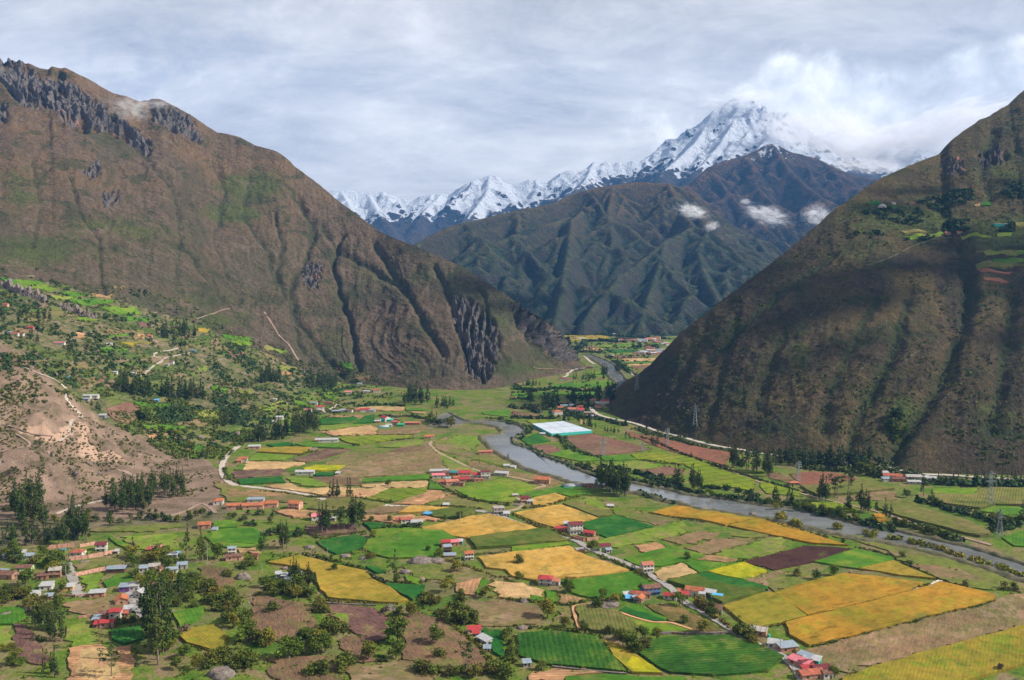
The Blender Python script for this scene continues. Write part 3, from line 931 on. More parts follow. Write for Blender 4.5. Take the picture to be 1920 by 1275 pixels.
SR = far_range('mountain_shoulder',MATS['range_shoulder'],S_main,9,[(420,620,0.46,True),(170,200,0.55,True),(80,80,0.6,True)],1.0,
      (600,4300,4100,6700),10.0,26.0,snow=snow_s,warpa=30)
E_main = [rng_pts([(480,420,8000),(600,362,8000),(628,355,8000),(655,357,8000),(690,361,8000),(715,358,8000),(735,366,8000),(752,374,8000),(770,376,8000),(790,367,8000),(820,362,8000),(846,365,8000),(858,353,8000),
       (872,346,7950),(890,339,7950),(905,332,7950),(918,328,7950),(930,329,7950),(938,340,7950),(960,346,8000),(978,341,8000),(992,336,8000),(1010,338,8000),(1028,341,8000),(1042,330,8000),
       (1060,320,8000),(1072,318,8000),(1085,322,8000),(1098,318,8000),(1108,309,8000),(1113,303,8000),(1120,311,8000),(1136,303,8000),(1148,307,8000),(1158,303,8000),(1172,307,8000),(1186,301,8000),(1198,305,8000),(1212,297,8050),(1225,287,8100),(1240,281,8100),
       (1262,268,8200),(1285,256,8250),(1305,243,8300),(1322,227,8300),(1338,208,8350),(1352,199,8400),(1368,189,8400),(1388,181,8400),(1405,184,8400),(1420,192,8400),(1436,203,8400),(1446,211,8400),(1460,211,8350),(1478,210,8300),(1490,222,8300),(1500,238,8300),
       (1530,258,8300),(1560,268,8300),(1590,282,8300),(1615,291,8300),(1640,296,8300),(1660,283,8300),(1676,290,8300),(1690,281,8300),(1702,276,8300),(1712,284,8300),(1730,274,8300),(1745,285,8300),(1800,290,8300),(1960,300,8300)]),
     rng_pts([(1388,182,8400),(1375,230,8000),(1350,270,7650),(1325,300,7350),(1300,325,7100)]),
     rng_pts([(1420,193,8400),(1408,240,7950),(1385,275,7600),(1360,305,7300),(1335,330,7000)]),
     rng_pts([(1478,211,8300),(1450,245,7800),(1425,275,7400),(1400,300,7000)]),
     rng_pts([(1338,209,8350),(1310,260,7900),(1275,295,7550),(1240,325,7200)]),
     rng_pts([(918,329,7950),(915,355,7650),(900,380,7350),(880,405,7050),(850,425,6800),(820,440,6600)]),
     rng_pts([(690,362,8000),(705,390,7600),(720,410,7300),(740,435,7000)]),
     rng_pts([(1113,304,8000),(1100,335,7600),(1080,355,7300),(1050,375,7000)]),
     rng_pts([(640,356,8000),(655,385,7600),(670,415,7200)]),rng_pts([(830,363,8000),(800,390,7600),(780,420,7200)])]
def snow_e(X,Y,H,sl,lap,gx,gy):
 pp = np.stack([X.ravel(),Y.ravel(),H.ravel()],1)
 px,py = to_px(pp)
 xs_ = [600,700,850,900,1000,1100,1200,1300,1360,1420,1500,1760]
 line = np.interp(px,xs_,[395,408,405,412,385,350,325,325,310,290,315,335])
 zl = CAM_H + (HOR - line) / F * pp[:,1]
 s = sstep(pp[:,2] - zl,-120,130).reshape(X.shape) * 1.35
 s = s * 1.0 - np.clip(sl - 0.78,0,1.2) * 0.85 + np.clip(lap / 10,-0.2,0.25)
 return s
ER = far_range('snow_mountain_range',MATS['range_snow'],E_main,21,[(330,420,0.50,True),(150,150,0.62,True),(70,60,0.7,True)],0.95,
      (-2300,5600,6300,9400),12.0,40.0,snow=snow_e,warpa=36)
# ---------------------------------------------------------------- ray casting from the camera onto what is built
_bv = []
for _o in (GROUND,MTL,MTR):
 me = _o.data
 co = np.empty(len(me.vertices) * 3,np.float32); me.vertices.foreach_get('co',co)
 li = np.empty(len(me.loops),np.int32); me.loops.foreach_get('vertex_index',li)
 _bv.append(BVHTree.FromPolygons(co.reshape(-1,3).tolist(),li.reshape(-1,4).tolist()))
def P(px,py):
 d = Vector(ray(px,py)).normalized()
 best = None
 o = Vector((0,0,CAM_H))
 for bv in _bv:
  loc,nrm,idx,dist = bv.ray_cast(o,d)
  if loc is not None and (best is None or dist < best[1]):
   best = (loc,dist)
 if best is None:
  return Vector(on_plane(px,max(py,HOR + 30)))
 return best[0]
def drop(x,y):
 """ground height under a place"""
 best = -1e9
 for bv in _bv:
  loc,nrm,idx,dist = bv.ray_cast(Vector((x,y,3000)),Vector((0,0,-1)))
  if loc is not None:
   best = max(best,loc.z)
 return best if best > -1e8 else 0.0
# ---------------------------------------------------------------- crops, ploughed land, river, roads
def crop_mat(name,base,alt,blotch=None,row=0.35,period=2.2,lod=0.0,fine=0.5,bscale=0.03,tram=0.0,scuff=0.0):
 m,t,b = new_mat(name,0.95,0.05)
 tc = t.node('ShaderNodeTexCoord').outputs['Object']
 rnd = t.node('ShaderNodeObjectInfo').outputs['Random']
 p = t.vmath('ADD',tc,t.vmath('SCALE',(310.0,170.0,90.0),rnd))
 n1 = t.noise(p,bscale,5,0.6,0.4)
 n2 = t.noise(p,0.16,5,0.65)
 n3 = t.noise(t.mapping(p,(0.25,1.6,1)),0.8,4,0.75)
 c = t.mix(t.step(n1,0.36,0.64),base,alt)
 if blotch:
  bl = t.math('ADD',t.math('MULTIPLY',n1,0.6),t.math('MULTIPLY',t.noise(t.mapping(p,loc=(50,20,0)),bscale * 2.6,6,0.68,0.5),0.6))
  c = t.mix(t.step(bl,0.60,0.70,0,0.85),c,blotch)
 c = t.mul(c,t.ramp(n2,[(0.28,(0.62,0.66,0.64)),(0.5,(1,1,1)),(0.72,(1.28,1.22,1.16))]))
 c = t.mul(c,t.ramp(n3,[(0.30,(1 - fine * 0.7,) * 3),(0.5,(1,1,1)),(0.70,(1 + fine * 0.5,) * 3)]))
 c = t.mul(c,t.ramp(t.noise(t.mapping(p,loc=(11,70,0)),0.012,4,0.6),[(0.35,(0.78,0.84,0.80)),(0.5,(1,1,1)),(0.65,(1.18,1.12,1.1))]))
 wd_ = t.noise(t.mapping(p,(1,1.5,1),loc=(33,5,0)),0.05,7,0.72,0.6)
 c = t.mix(t.step(wd_,0.56,0.66,0,0.55),c,(0.135,0.125,0.045) if base[1] > base[0] else (0.095,0.120,0.026))
 h = n3
 if row > 0:
  w = t.node('ShaderNodeTexWave',bands_direction='Y')
  t.put(w.inputs['Vector'],tc)
  w.inputs['Scale'].default_value = 0.31416 / period * 1.0
  w.inputs['Distortion'].default_value = 1.2
  w.inputs['Detail Scale'].default_value = 0.3
  c = t.mul(c,t.vmath('SCALE',(1,1,1),t.step(w.outputs['Fac'],0.15,0.85,1 - row,1 + row * 0.25)))
  h = t.math('ADD',n3,t.math('MULTIPLY',w.outputs['Fac'],row * 1.5))
 if lod > 0:      # flattened, darker streaks in ripe grain
  s = t.noise(t.mapping(p,(0.05,0.30,1)),1.0,6,0.7,0.5)
  msk = t.math('MULTIPLY',t.step(s,0.54,0.66),t.step(t.noise(t.mapping(p,loc=(9,9,0)),0.02,3),0.42,0.6))
  c = t.mix(t.math('MULTIPLY',msk,lod),c,tuple(x * 0.34 for x in base))
 if tram > 0:
  w = t.node('ShaderNodeTexWave',bands_direction='X')
  t.put(w.inputs['Vector'],tc)
  w.inputs['Scale'].default_value = 0.31416 / tram
  w.inputs['Distortion'].default_value = 1.5
  w.inputs['Detail Scale'].default_value = 0.05
  c = t.mul(c,t.vmath('SCALE',(1,1,1),t.step(w.outputs['Fac'],0.90,0.98,1.0,0.62)))
 if scuff > 0:
  sc_ = t.step(t.noise(t.mapping(p,(0.5,1,1),loc=(3,80,0)),0.11,6,0.7),0.55,0.68,0,scuff)
  c = t.mix(sc_,c,tuple(min(1,x * 1.7 + 0.05) for x in base))
 t.link(c,b.inputs['Base Color'])
 bump(t,b,h,0.35,0.4)
 MATS[name] = m
crop_mat('wheat',(0.38,0.225,0.046),(0.47,0.295,0.080),(0.31,0.20,0.045),0.12,1.6,0.75,0.30,tram=0.0)
crop_mat('wheat_deep',(0.32,0.172,0.022),(0.25,0.160,0.022),(0.25,0.20,0.020),0.10,1.6,0.85,0.34)
crop_mat('wheat_olive',(0.27,0.195,0.028),(0.34,0.22,0.036),(0.22,0.20,0.022),0.16,1.8,0.6,0.30)
crop_mat('wheat_green',(0.20,0.175,0.022),(0.27,0.185,0.026),(0.15,0.19,0.016),0.10,1.8,0.5,0.34)
crop_mat('straw',(0.40,0.27,0.13),(0.32,0.22,0.10),(0.36,0.20,0.11),0.05,2.4,0.0,0.30,scuff=0.4)
crop_mat('stubble',(0.36,0.20,0.105),(0.28,0.16,0.085),(0.16,0.14,0.05),0.16,2.6,0.0,0.4,scuff=0.5)
crop_mat('green',(0.052,0.140,0.014),(0.082,0.175,0.016),(0.125,0.175,0.024),0.10,2.4,0.0,0.30)
crop_mat('green_deep',(0.018,0.090,0.016),(0.030,0.112,0.018),(0.045,0.125,0.02),0.10,2.2,0.0,0.30)
crop_mat('green_yellow',(0.155,0.200,0.016),(0.115,0.175,0.016),(0.19,0.195,0.024),0.14,3.2,0.0,0.30,tram=14.0)
crop_mat('lime',(0.090,0.180,0.014),(0.125,0.195,0.018),(0.16,0.19,0.03),0.08,2.4,0.0,0.25)
crop_mat('yellow',(0.33,0.29,0.012),(0.22,0.25,0.014),(0.13,0.20,0.014),0.08,2.4,0.0,0.3)
crop_mat('maize',(0.060,0.098,0.016),(0.085,0.115,0.020),(0.12,0.12,0.03),0.16,2.2,0.0,0.5)
crop_mat('maize_olive',(0.115,0.130,0.030),(0.15,0.145,0.040),(0.17,0.14,0.055),0.18,2.2,0.0,0.5)
crop_mat('potato',(0.024,0.080,0.012),(0.050,0.120,0.014),(0.10,0.145,0.022),0.20,2.8,0.0,0.75)
crop_mat('soil',(0.165,0.085,0.062),(0.205,0.118,0.082),(0.145,0.105,0.06),0.22,2.0,0.0,0.25)
crop_mat('soil_dark',(0.050,0.024,0.021),(0.066,0.033,0.027),None,0.18,2.0,0.0,0.25)
crop_mat('soil_red',(0.215,0.095,0.062),(0.185,0.082,0.055),None,0.30,2.4,0.0,0.3)
crop_mat('soil_purple',(0.105,0.055,0.050),(0.150,0.085,0.068),(0.17,0.13,0.06),0.05,2.6,0.0,0.7)
crop_mat('fallow',(0.180,0.118,0.066),(0.130,0.125,0.040),(0.24,0.155,0.105),0.04,2.6,0.0,0.55,scuff=0.35)
crop_mat('fallow_green',(0.115,0.140,0.028),(0.155,0.130,0.050),(0.20,0.14,0.085),0.03,2.6,0.0,0.55)
crop_mat('fallow_dark',(0.125,0.080,0.050),(0.175,0.105,0.062),(0.11,0.115,0.035),0.04,2.6,0.0,0.8)
crop_mat('pasture',(0.115,0.185,0.022),(0.16,0.20,0.03),(0.19,0.165,0.06),0.0,2.6,0.0,0.45)
crop_mat('scrub_olive',(0.075,0.080,0.022),(0.13,0.085,0.035),(0.16,0.12,0.05),0.0,2.6,0.0,0.9)
CROP_NAME = {'wheat': 'wheat_field','wheat_deep': 'wheat_field','wheat_olive': 'wheat_field','wheat_green': 'wheat_field','straw': 'stubble_field','stubble': 'stubble_field',
      'green': 'green_field','green_deep': 'green_field','green_yellow': 'green_field','lime': 'green_field','yellow': 'flowering_field','maize': 'maize_field','maize_olive': 'maize_field',
      'potato': 'vegetable_field','soil': 'ploughed_field','soil_dark': 'ploughed_field','soil_red': 'ploughed_field','soil_purple': 'ploughed_field','fallow': 'fallow_field',
      'fallow_green': 'fallow_field','fallow_dark': 'fallow_field','pasture': 'pasture_land','scrub_olive': 'fallow_field'}
CROP_H = {'wheat': 0.9,'wheat_deep': 0.9,'wheat_olive': 0.9,'wheat_green': 0.9,'straw': 0.3,'stubble': 0.3,'green': 0.55,'green_deep': 0.7,'green_yellow': 0.5,'lime': 0.5,'yellow': 0.9,
     'maize': 1.9,'maize_olive': 1.7,'potato': 0.8}
def cdt(poly,inner):
 """triangulate a closed outline with some inside points; returns points, triangles"""
 pts = [Vector(p) for p in poly] + [Vector(p) for p in inner]
 n = len(poly)
 edges = [(i,(i + 1) % n) for i in range(n)]
 v,e,f,*_ = delaunay_2d_cdt(pts,edges,[list(range(n))],1,1e-5)
 return v,f
_fi = [0]
FRND = random.Random(3)
def outline(poly,rough,stepm):
 """subdivide an outline on the ground and roughen it"""
 out = []
 n = len(poly)
 for i in range(n):
  a,b = np.array(poly[i]),np.array(poly[(i + 1) % n])
  L = np.linalg.norm(b - a)
  k = max(1,int(L / stepm))
  nrm = np.array((-(b - a)[1],(b - a)[0])) / max(L,1e-6)
  for j in range(k):
   w = j / k
   p = a + (b - a) * w
   if 0 < j:
    p = p + nrm * FRND.gauss(0,rough)
   out.append((float(p[0]),float(p[1])))
 return out
def field(c,pts,mat,ang=None,drape=False,name=None,h=None):
 _fi[0] += 1
 pp = [q(c,*p) for p in pts]
 h = CROP_H.get(mat,0.12) if h is None else h
 off = h + _fi[0] * 0.0045
 if drape:
  w = [P(*p) for p in pp]
  poly2 = [(v.x,v.y) for v in w]
  stepm = 9.0
 else:
  w = [on_plane(*p) for p in pp]
  poly2 = [(v[0],v[1]) for v in w]
  stepm = 7.0
 wild = mat in ('straw','fallow','fallow_green','fallow_dark','pasture','scrub_olive','soil_purple','stubble')
 poly2 = outline(poly2,1.5 if wild else 0.5,5.0 if wild else stepm)
 inner = []
 if drape:
  a = np.array(poly2)
  x0,y0 = a.min(0); x1,y1 = a.max(0)
  gx,gy = np.meshgrid(np.arange(x0,x1,6.0),np.arange(y0,y1,6.0))
  k = in_poly(gx.ravel(),gy.ravel(),poly2)
  inner = [(float(x),float(y)) for x,y in zip(gx.ravel()[k],gy.ravel()[k])][:2500]
 try:
  v,f = cdt(poly2,inner)
 except Exception:
  return None
 f = [t_ for t_ in f if len(t_) == 3]
 if not f: return None
 V = np.array([(p.x,p.y) for p in v])
 z = np.array([drop(x,y) for x,y in V]) if drape else np.zeros(len(V))
 top = np.stack([V[:,0],V[:,1],z + off],1)
 tri = np.array(f)
 # boundary edges -> sides of the crop
 cnt = {}
 for t_ in f:
  for i in range(3):
   e = (t_[i],t_[(i + 1) % 3])
   cnt[e] = cnt.get(e,0) + 1
 bd = [e for e in cnt if (e[1],e[0]) not in cnt]
 n = len(V)
 bot = top.copy(); bot[:,2] = z - 0.6
 sides = np.array([(a,a + n,b_ + n,b_) for a,b_ in bd]) if bd else np.zeros((0,4),int)
 allv = np.concatenate([top,bot])
 if ang is None:
  # rows follow the longest edge
  L = 0
  m_ = len(w)
  for i in range(m_):
   a,b_ = w[i],w[(i + 1) % m_]
   l = math.hypot(b_[0] - a[0],b_[1] - a[1])
   if l > L: L,ang = l,math.atan2(b_[1] - a[1],b_[0] - a[0])
 ctr = allv.mean(0); ctr[2] = 0
 ca,sa = math.cos(-ang),math.sin(-ang)
 lv = allv - ctr
 lv = np.stack([lv[:,0] * ca - lv[:,1] * sa,lv[:,0] * sa + lv[:,1] * ca,lv[:,2]],1)
 o = mesh_np(name or CROP_NAME[mat],lv,[tri,sides],MATS[mat])
 o.location = ctr
 o.rotation_euler = (0,0,ang)
 tagp(o,kind='structure')
 FIELDS.append(([tuple(p) for p in pp],mat,o))
 return o
FIELDS = []
FL = [
 # middle band (photograph crop 7)
 (7,[(0,770),(210,755),(400,800),(560,830),(440,857),(0,838)],'fallow_green'),
 (7,[(50,350),(130,320),(350,300),(430,330),(500,420),(620,490),(700,545),(560,530),(300,470),(130,430),(60,400)],'fallow_green'),
 (7,[(160,330),(250,300),(380,310),(420,360),(330,420),(200,400),(150,370)],'pasture'),
 (7,[(60,440),(130,440),(300,520),(380,580),(180,590),(130,510)],'pasture'),
 (7,[(290,500),(400,500),(600,560),(760,600),(900,610),(1060,650),(900,690),(740,650),(600,600),(350,560)],'fallow'),
 (7,[(470,897),(870,1015),(600,1053),(320,1083),(150,1055),(0,1035),(-40,1000),(200,950),(330,915)],'wheat'),
 (7,[(650,895),(760,872),(1010,828),(1285,930),(960,1000),(820,960)],'wheat'),
 (7,[(1020,825),(1100,805),(1390,890),(1390,915),(1285,925)],'maize_olive'),
 (7,[(1110,975),(1420,905),(1560,945),(1700,992),(1350,1075),(1290,1050)],'green_deep'),
 (7,[(780,785),(960,742),(1055,778),(900,835),(800,832)],'wheat'),
 (7,[(215,715),(400,668),(560,630),(700,655),(840,690),(690,755),(640,812),(470,800),(350,785)],'lime'),
 (7,[(0,722),(90,720),(210,755),(0,812)],'stubble'),
 (7,[(0,845),(130,848),(310,858),(230,882),(0,888)],'wheat'),
 (7,[(0,892),(180,860),(370,865),(360,895),(230,935),(60,930)],'maize'),
 (7,[(700,755),(1000,690),(1090,658),(1240,720),(1230,745),(1080,765),(980,740),(780,778)],'green'),
 (7,[(1100,800),(1250,765),(1330,830),(1400,880)],'pasture'),
 (7,[(1400,880),(1560,870),(1900,930),(1720,985),(1560,935),(1420,900)],'fallow_green'),
 (7,[(1420,1060),(1720,995),(1920,945),(1920,1040),(1740,1085),(1560,1110),(1330,1085)],'pasture'),
 # right bank
 (7,[(1030,320),(1240,290),(1450,345),(1690,408),(1500,440),(1270,460),(1130,400)],'soil'),
 (7,[(710,342),(830,290),(930,350),(760,376)],'green_deep'),
 (7,[(770,382),(930,372),(1020,420),(900,445),(820,415)],'soil'),
 (7,[(900,450),(1080,410),(1320,490),(1160,505)],'green'),
 (7,[(1290,462),(1500,452),(1590,488),(1330,496)],'green'),
 (7,[(1250,512),(1600,497),(1790,532),(1560,575),(1450,590),(1300,560)],'pasture'),
 (7,[(740,195),(1000,187),(1020,212),(800,226)],'green_yellow'),
 (7,[(410,135),(560,112),(630,122),(620,168),(430,150)],'green'),
 (7,[(640,122),(800,140),(900,165),(700,180),(632,166)],'fallow_dark'),
 (7,[(1150,190),(1175,190),(1170,225),(1150,222)],'straw'),
 (8,[(0,445),(130,427),(300,455),(420,482),(560,545),(860,642),(845,722),(700,700),(470,690),(450,600),(330,520),(180,518),(0,480)],'green_yellow'),
 (7,[(1530,450),(1700,430),(1620,445),(1640,490),(1590,490)],'green_yellow'),
 (8,[(910,652),(1200,732),(1190,762),(950,745),(900,690)],'green_yellow'),
 (8,[(-100,275),(0,300),(150,322),(420,388),(700,437),(650,500),(640,533),(430,470),(250,430),(130,392),(0,335),(-80,310)],'soil_red'),
 (8,[(0,572),(200,540),(330,560),(300,600),(130,612)],'soil'),
 (8,[(1120,592),(1300,578),(1480,585),(1640,635),(1400,675),(1200,680)],'soil_red'),
 (8,[(1200,692),(1400,685),(1660,647),(1780,675),(1910,715),(1560,750),(1330,762)],'maize_olive'),
 (8,[(960,620),(1000,572),(1060,600),(1150,642),(1100,660)],'fallow_dark'),
 (8,[(1280,812),(1460,810),(1620,852),(1600,880),(1340,862)],'green_yellow'),
 (8,[(1560,760),(1780,725),(1920,735),(1920,790),(1600,795)],'fallow'),
 (8,[(1780,810),(1920,800),(1920,890),(1800,890)],'pasture'),
 (8,[(1750,900),(1830,895),(1850,950),(1790,960)],'wheat_deep'),
 (8,[(90,890),(260,840),(400,845),(870,930),(640,985),(450,940),(220,920)],'wheat_deep'),
 (8,[(660,987),(880,932),(1100,982),(1280,1045),(1480,1112),(1560,1135),(1300,1120),(1000,1062)],'wheat_deep'),
 (9,[(690,820),(1080,815),(1040,880),(690,865)],'lime'),
 (9,[(700,872),(1040,885),(1090,845),(1200,820),(1484,825),(1700,830),(1700,985),(1484,970),(1230,965),(1100,998),(800,958),(710,920)],'maize_olive'),
 (9,[(1100,1012),(1220,972),(1484,982),(1600,990),(1600,1070),(1400,1070)],'green'),
 (9,[(215,942),(500,936),(640,1010),(1000,1110),(1130,1165),(1200,1222),(1100,1243),(600,1120),(380,1060),(220,1000)],'maize_olive'),
 (9,[(1290,1245),(1484,1190),(1600,1200),(1600,1330),(1400,1320)],'green'),
 # centre (crop 3)
 (0,[(880,1011),(1017,994),(1037,1000),(1066,1016),(1000,1022),(960,1026),(892,1030)],'maize'),
 (3,[(0,100),(420,66),(440,95),(200,135),(0,140)],'lime'),
 (0,[(897,1046),(960,1037),(1067,1026),(1102,1045),(1180,1071),(1120,1081),(1002,1090),(960,1082),(948,1070),(912,1066)],'wheat'),
 (3,[(370,362),(640,330),(900,290),(1070,385),(960,425),(700,490),(600,488),(450,450)],'green'),
 (3,[(-150,345),(0,375),(240,430),(240,490),(130,500),(0,492),(-100,480)],'straw'),
 (3,[(135,467),(243,487),(240,520),(142,505)],'green'),
 (3,[(250,432),(330,442),(340,525),(250,520)],'green'),
 (3,[(340,457),(440,468),(560,500),(500,520),(360,533)],'stubble'),
 (3,[(480,562),(560,547),(700,592),(810,607),(960,730),(850,760),(600,745),(512,710)],'maize_olive'),
 (3,[(820,608),(1000,662),(1200,682),(1370,745),(1100,742),(1000,760),(950,720),(870,660)],'lime'),
 (3,[(810,577),(920,537),(1160,640),(1150,670),(1000,655)],'green'),
 (3,[(800,590),(850,560),(1160,660),(1120,672),(1000,655)],'green_deep'),
 (3,[(1080,540),(1250,560),(1500,660),(1620,743),(1400,745),(1200,680),(1160,640),(1000,532)],'scrub_olive'),
 (3,[(380,560),(450,557),(490,720),(380,710),(290,690)],'fallow_green'),
 (0,[(850,1140),(890,1127),(960,1130),(1010,1137),(1018,1158),(1005,1171),(960,1174),(905,1175),(870,1160)],'fallow'),
 (3,[(40,760),(280,740),(470,760),(640,782),(700,860),(780,950),(860,1045),(600,1020),(280,990),(60,930)],'potato'),
 (3,[(690,815),(860,870),(1000,970),(1130,1060),(900,1052),(760,930)],'wheat_green'),
 (3,[(900,935),(980,960),(1125,1058),(940,1050),(860,1000)],'yellow'),
 (3,[(1000,822),(1200,782),(1400,775),(1620,772),(1720,800),(1920,872),(2040,930),(1920,1040),(1500,1070),(1180,1050),(940,900)],'potato'),
 (3,[(400,1082),(760,1067),(1100,1090),(1300,1080),(1300,1160),(400,1160)],'green'),
 (3,[(160,1042),(480,1035),(680,1050),(400,1080),(380,1120),(130,1120)],'stubble'),
 (3,[(840,197),(1000,150),(1160,112),(1300,130),(1450,165),(1380,190),(1280,215),(1120,252),(960,250)],'green'),
 (3,[(1070,297),(1270,226),(1390,300),(1130,360)],'straw'),
 (3,[(920,97),(1080,70),(1150,110),(1010,155)],'stubble'),
 (3,[(620,65),(780,30),(950,0),(1130,40),(930,80),(800,112),(700,100)],'pasture'),
 (3,[(1120,45),(1380,-10),(1560,0),(1540,40),(1270,88)],'fallow'),
 (3,[(1290,112),(1560,42),(1860,30),(1640,120),(1480,160)],'fallow'),
 (3,[(1520,157),(1640,122),(1920,42),(2030,25),(2030,130),(1920,165),(1760,192),(1600,190)],'pasture'),
 (3,[(1640,20),(1860,-30),(2000,0),(1900,30),(1780,35)],'fallow_green'),
 (3,[(1380,202),(1500,170),(1690,195),(1620,225)],'stubble'),
 (3,[(1300,228),(1380,210),(1600,230),(1740,222),(1470,292),(1400,298)],'green'),
 (3,[(1470,295),(1740,225),(1910,290),(1740,355),(1600,330)],'yellow'),
 (3,[(1390,310),(1470,300),(1600,335),(1730,358),(1920,410),(1920,430),(1700,420),(1500,380),(1380,335)],'green_deep'),
 (3,[(1160,372),(1380,322),(1500,382),(1700,422),(1900,432),(1880,455),(1700,500),(1580,540),(1400,440)],'maize'),
 (3,[(1440,425),(1620,420),(1880,435),(1740,490),(1600,540),(1520,470)],'fallow_dark'),
 (3,[(1750,350),(1920,300),(2060,280),(2060,400),(1920,405)],'fallow'),
 (0,[(1396,1054),(1440,1042),(1508,1024),(1560,1026),(1600,1030),(1525,1054),(1450,1070)],'soil_dark'),
 (4,[(345,217),(500,170),(660,120),(950,190),(940,210),(820,240),(690,273),(560,255)],'green'),
 (4,[(690,274),(940,212),(1090,280),(1255,348),(1000,325)],'wheat_olive'),
 (4,[(600,300),(740,288),(1000,330),(1240,372),(1180,385),(900,350)],'fallow_green'),
 (4,[(50,455),(200,405),(360,360),(570,310),(800,330),(1170,380),(1060,440),(750,520),(300,625),(150,530)],'wheat_deep'),
 (4,[(130,682),(400,610),(740,530),(1210,405),(1290,370),(1500,420),(1700,472),(1700,508),(1500,560),(1150,640),(700,755),(310,853),(160,770)],'wheat_deep'),
 (0,[(1355,1139),(1430,1114),(1452,1114),(1485,1136),(1513,1157),(1440,1175),(1407,1180),(1370,1150)],'wheat_green'),
 (4,[(290,872),(700,768),(1150,652),(1500,568),(1700,517),(1830,460),(2000,440),(2000,680),(1700,750),(1500,810),(1000,940),(600,1050),(480,1020),(260,890)],'fallow'),
 (4,[(560,1092),(760,1020),(900,980),(1200,895),(1500,815),(1920,702),(2100,660),(2100,960),(1920,992),(1500,1110),(1500,1200),(560,1200)],'wheat_green'),
 (4,[(480,22),(700,70),(900,130),(960,200),(1120,260),(1330,360),(1480,410),(1900,440),(2050,430),(1920,380),(1500,235),(950,75),(700,20)],'fallow_green'),
 (4,[(1060,240),(1250,240),(1500,300),(1660,350),(1500,355),(1300,330)],'fallow'),
 (4,[(0,330),(150,300),(420,310),(560,320),(360,360),(50,440),(0,400)],'fallow_green'),
 # foreground left of centre (crop 2)
 (2,[(85,227),(200,200),(330,173),(580,240),(820,292),(870,350),(1000,410),(1140,512),(1050,530),(800,515),(540,490),(470,400),(450,310),(250,250)],'wheat_olive'),
 (2,[(455,67),(600,40),(760,20),(835,45),(790,110),(720,140),(600,160),(520,120)],'green_deep'),
 (2,[(840,50),(1100,0),(1400,-20),(1520,50),(1380,92),(1340,190),(1000,190),(880,160),(800,115)],'green'),
 (2,[(860,-20),(1000,-40),(1380,-20),(1100,0),(900,40)],'lime'),
 (2,[(820,258),(900,262),(1000,290),(905,305)],'green_deep'),
 (2,[(960,382),(1270,400),(1240,460),(1180,510),(1080,455)],'green_deep'),
 (2,[(-20,482),(150,490),(350,520),(420,620),(480,720),(400,780),(60,830),(-60,800)],'fallow_dark'),
 (2,[(500,530),(700,545),(880,560),(990,640),(960,800),(850,820),(650,690),(560,600)],'soil_purple'),
 (2,[(1000,642),(1230,592),(1360,640),(1480,702),(1650,850),(1790,1030),(1600,1080),(1400,1050),(1100,950),(1130,820)],'fallow_dark'),
 (2,[(1100,250),(1250,232),(1450,232),(1620,270),(1760,322),(1640,360),(1500,375),(1300,350),(1180,330)],'fallow_green'),
 (2,[(1500,382),(1690,342),(1650,470),(1500,442)],'stubble'),
 (2,[(1690,352),(1740,360),(1700,468),(1650,455)],'green'),
 (2,[(620,800),(720,770),(850,830),(900,960),(700,960)],'fallow_dark'),
 (2,[(80,930),(300,935),(600,922),(650,1100),(660,1180),(180,1180)],'fallow_dark'),
 (2,[(700,985),(900,1000),(1100,960),(1400,1060),(1200,1180),(700,1180)],'fallow'),
 (2,[(1700,722),(1840,740),(1850,850),(1870,950),(1780,900)],'green_deep'),
 (2,[(580,600),(680,610),(690,680),(620,680)],'pasture'),
 (2,[(1120,320),(1230,350),(1240,400),(1130,360)],'lime'),
 # village side (crop 1)
 (1,[(100,680),(200,692),(270,770),(320,860),(390,930),(320,990),(90,950)],'soil_purple'),
 (1,[(-40,562),(180,560),(200,640),(100,688),(-40,690)],'green'),
 (1,[(-40,700),(90,700),(90,850),(-40,860)],'pasture'),
 (1,[(770,367),(960,300),(1000,350),(800,410)],'green'),
 (1,[(500,702),(680,662),(760,830),(560,870)],'pasture'),
 (1,[(830,742),(1060,702),(1090,790),(930,840),(840,800)],'green_deep'),
 (1,[(520,870),(620,848),(760,842),(880,862),(985,850),(1012,960),(1000,1060),(1030,1190),(520,1190),(540,1040),(505,950)],'stubble'),
 (1,[(600,880),(760,870),(860,900),(900,1000),(840,1100),(700,1150),(620,1100),(580,980)],'straw'),
 (1,[(490,522),(780,490),(900,550),(700,620),(560,600)],'fallow'),
 (1,[(1480,262),(1600,250),(1720,270),(1760,370),(1600,430),(1480,350)],'fallow_dark'),
 (1,[(1290,602),(1540,560),(1500,650),(1350,710)],'green'),
 (1,[(1330,762),(1450,720),(1600,702),(1720,790),(1600,890),(1400,832)],'wheat_green'),
 (1,[(820,32),(960,90),(950,130),(880,92)],'green'),
 (1,[(900,32),(1100,20),(1300,12),(1340,118),(1200,150),(1050,102)],'pasture'),
 (1,[(560,232),(700,195),(850,172),(930,232),(580,280)],'fallow_green'),
 (1,[(590,332),(760,305),(760,400),(640,430)],'pasture'),
 (1,[(1540,32),(1600,-20),(1920,-40),(1960,40),(1920,110),(1700,112),(1600,90)],'green'),
 (1,[(1700,112),(1920,112),(1960,150),(1800,150)],'straw'),
 (1,[(1680,460),(1920,370),(1990,420),(1900,470),(1750,480)],'fallow_green'),
 (1,[(440,130),(600,115),(720,92),(740,140),(620,160),(450,180)],'pasture'),
 # between (crop 5 / 6)
 (5,[(690,1010),(1000,985),(1370,967),(1410,990),(1100,1030),(720,1032)],'fallow_green'),
 (6,[(0,650),(130,680),(340,715),(620,752),(790,790),(700,820),(420,800),(100,800),(60,740)],'fallow_green'),
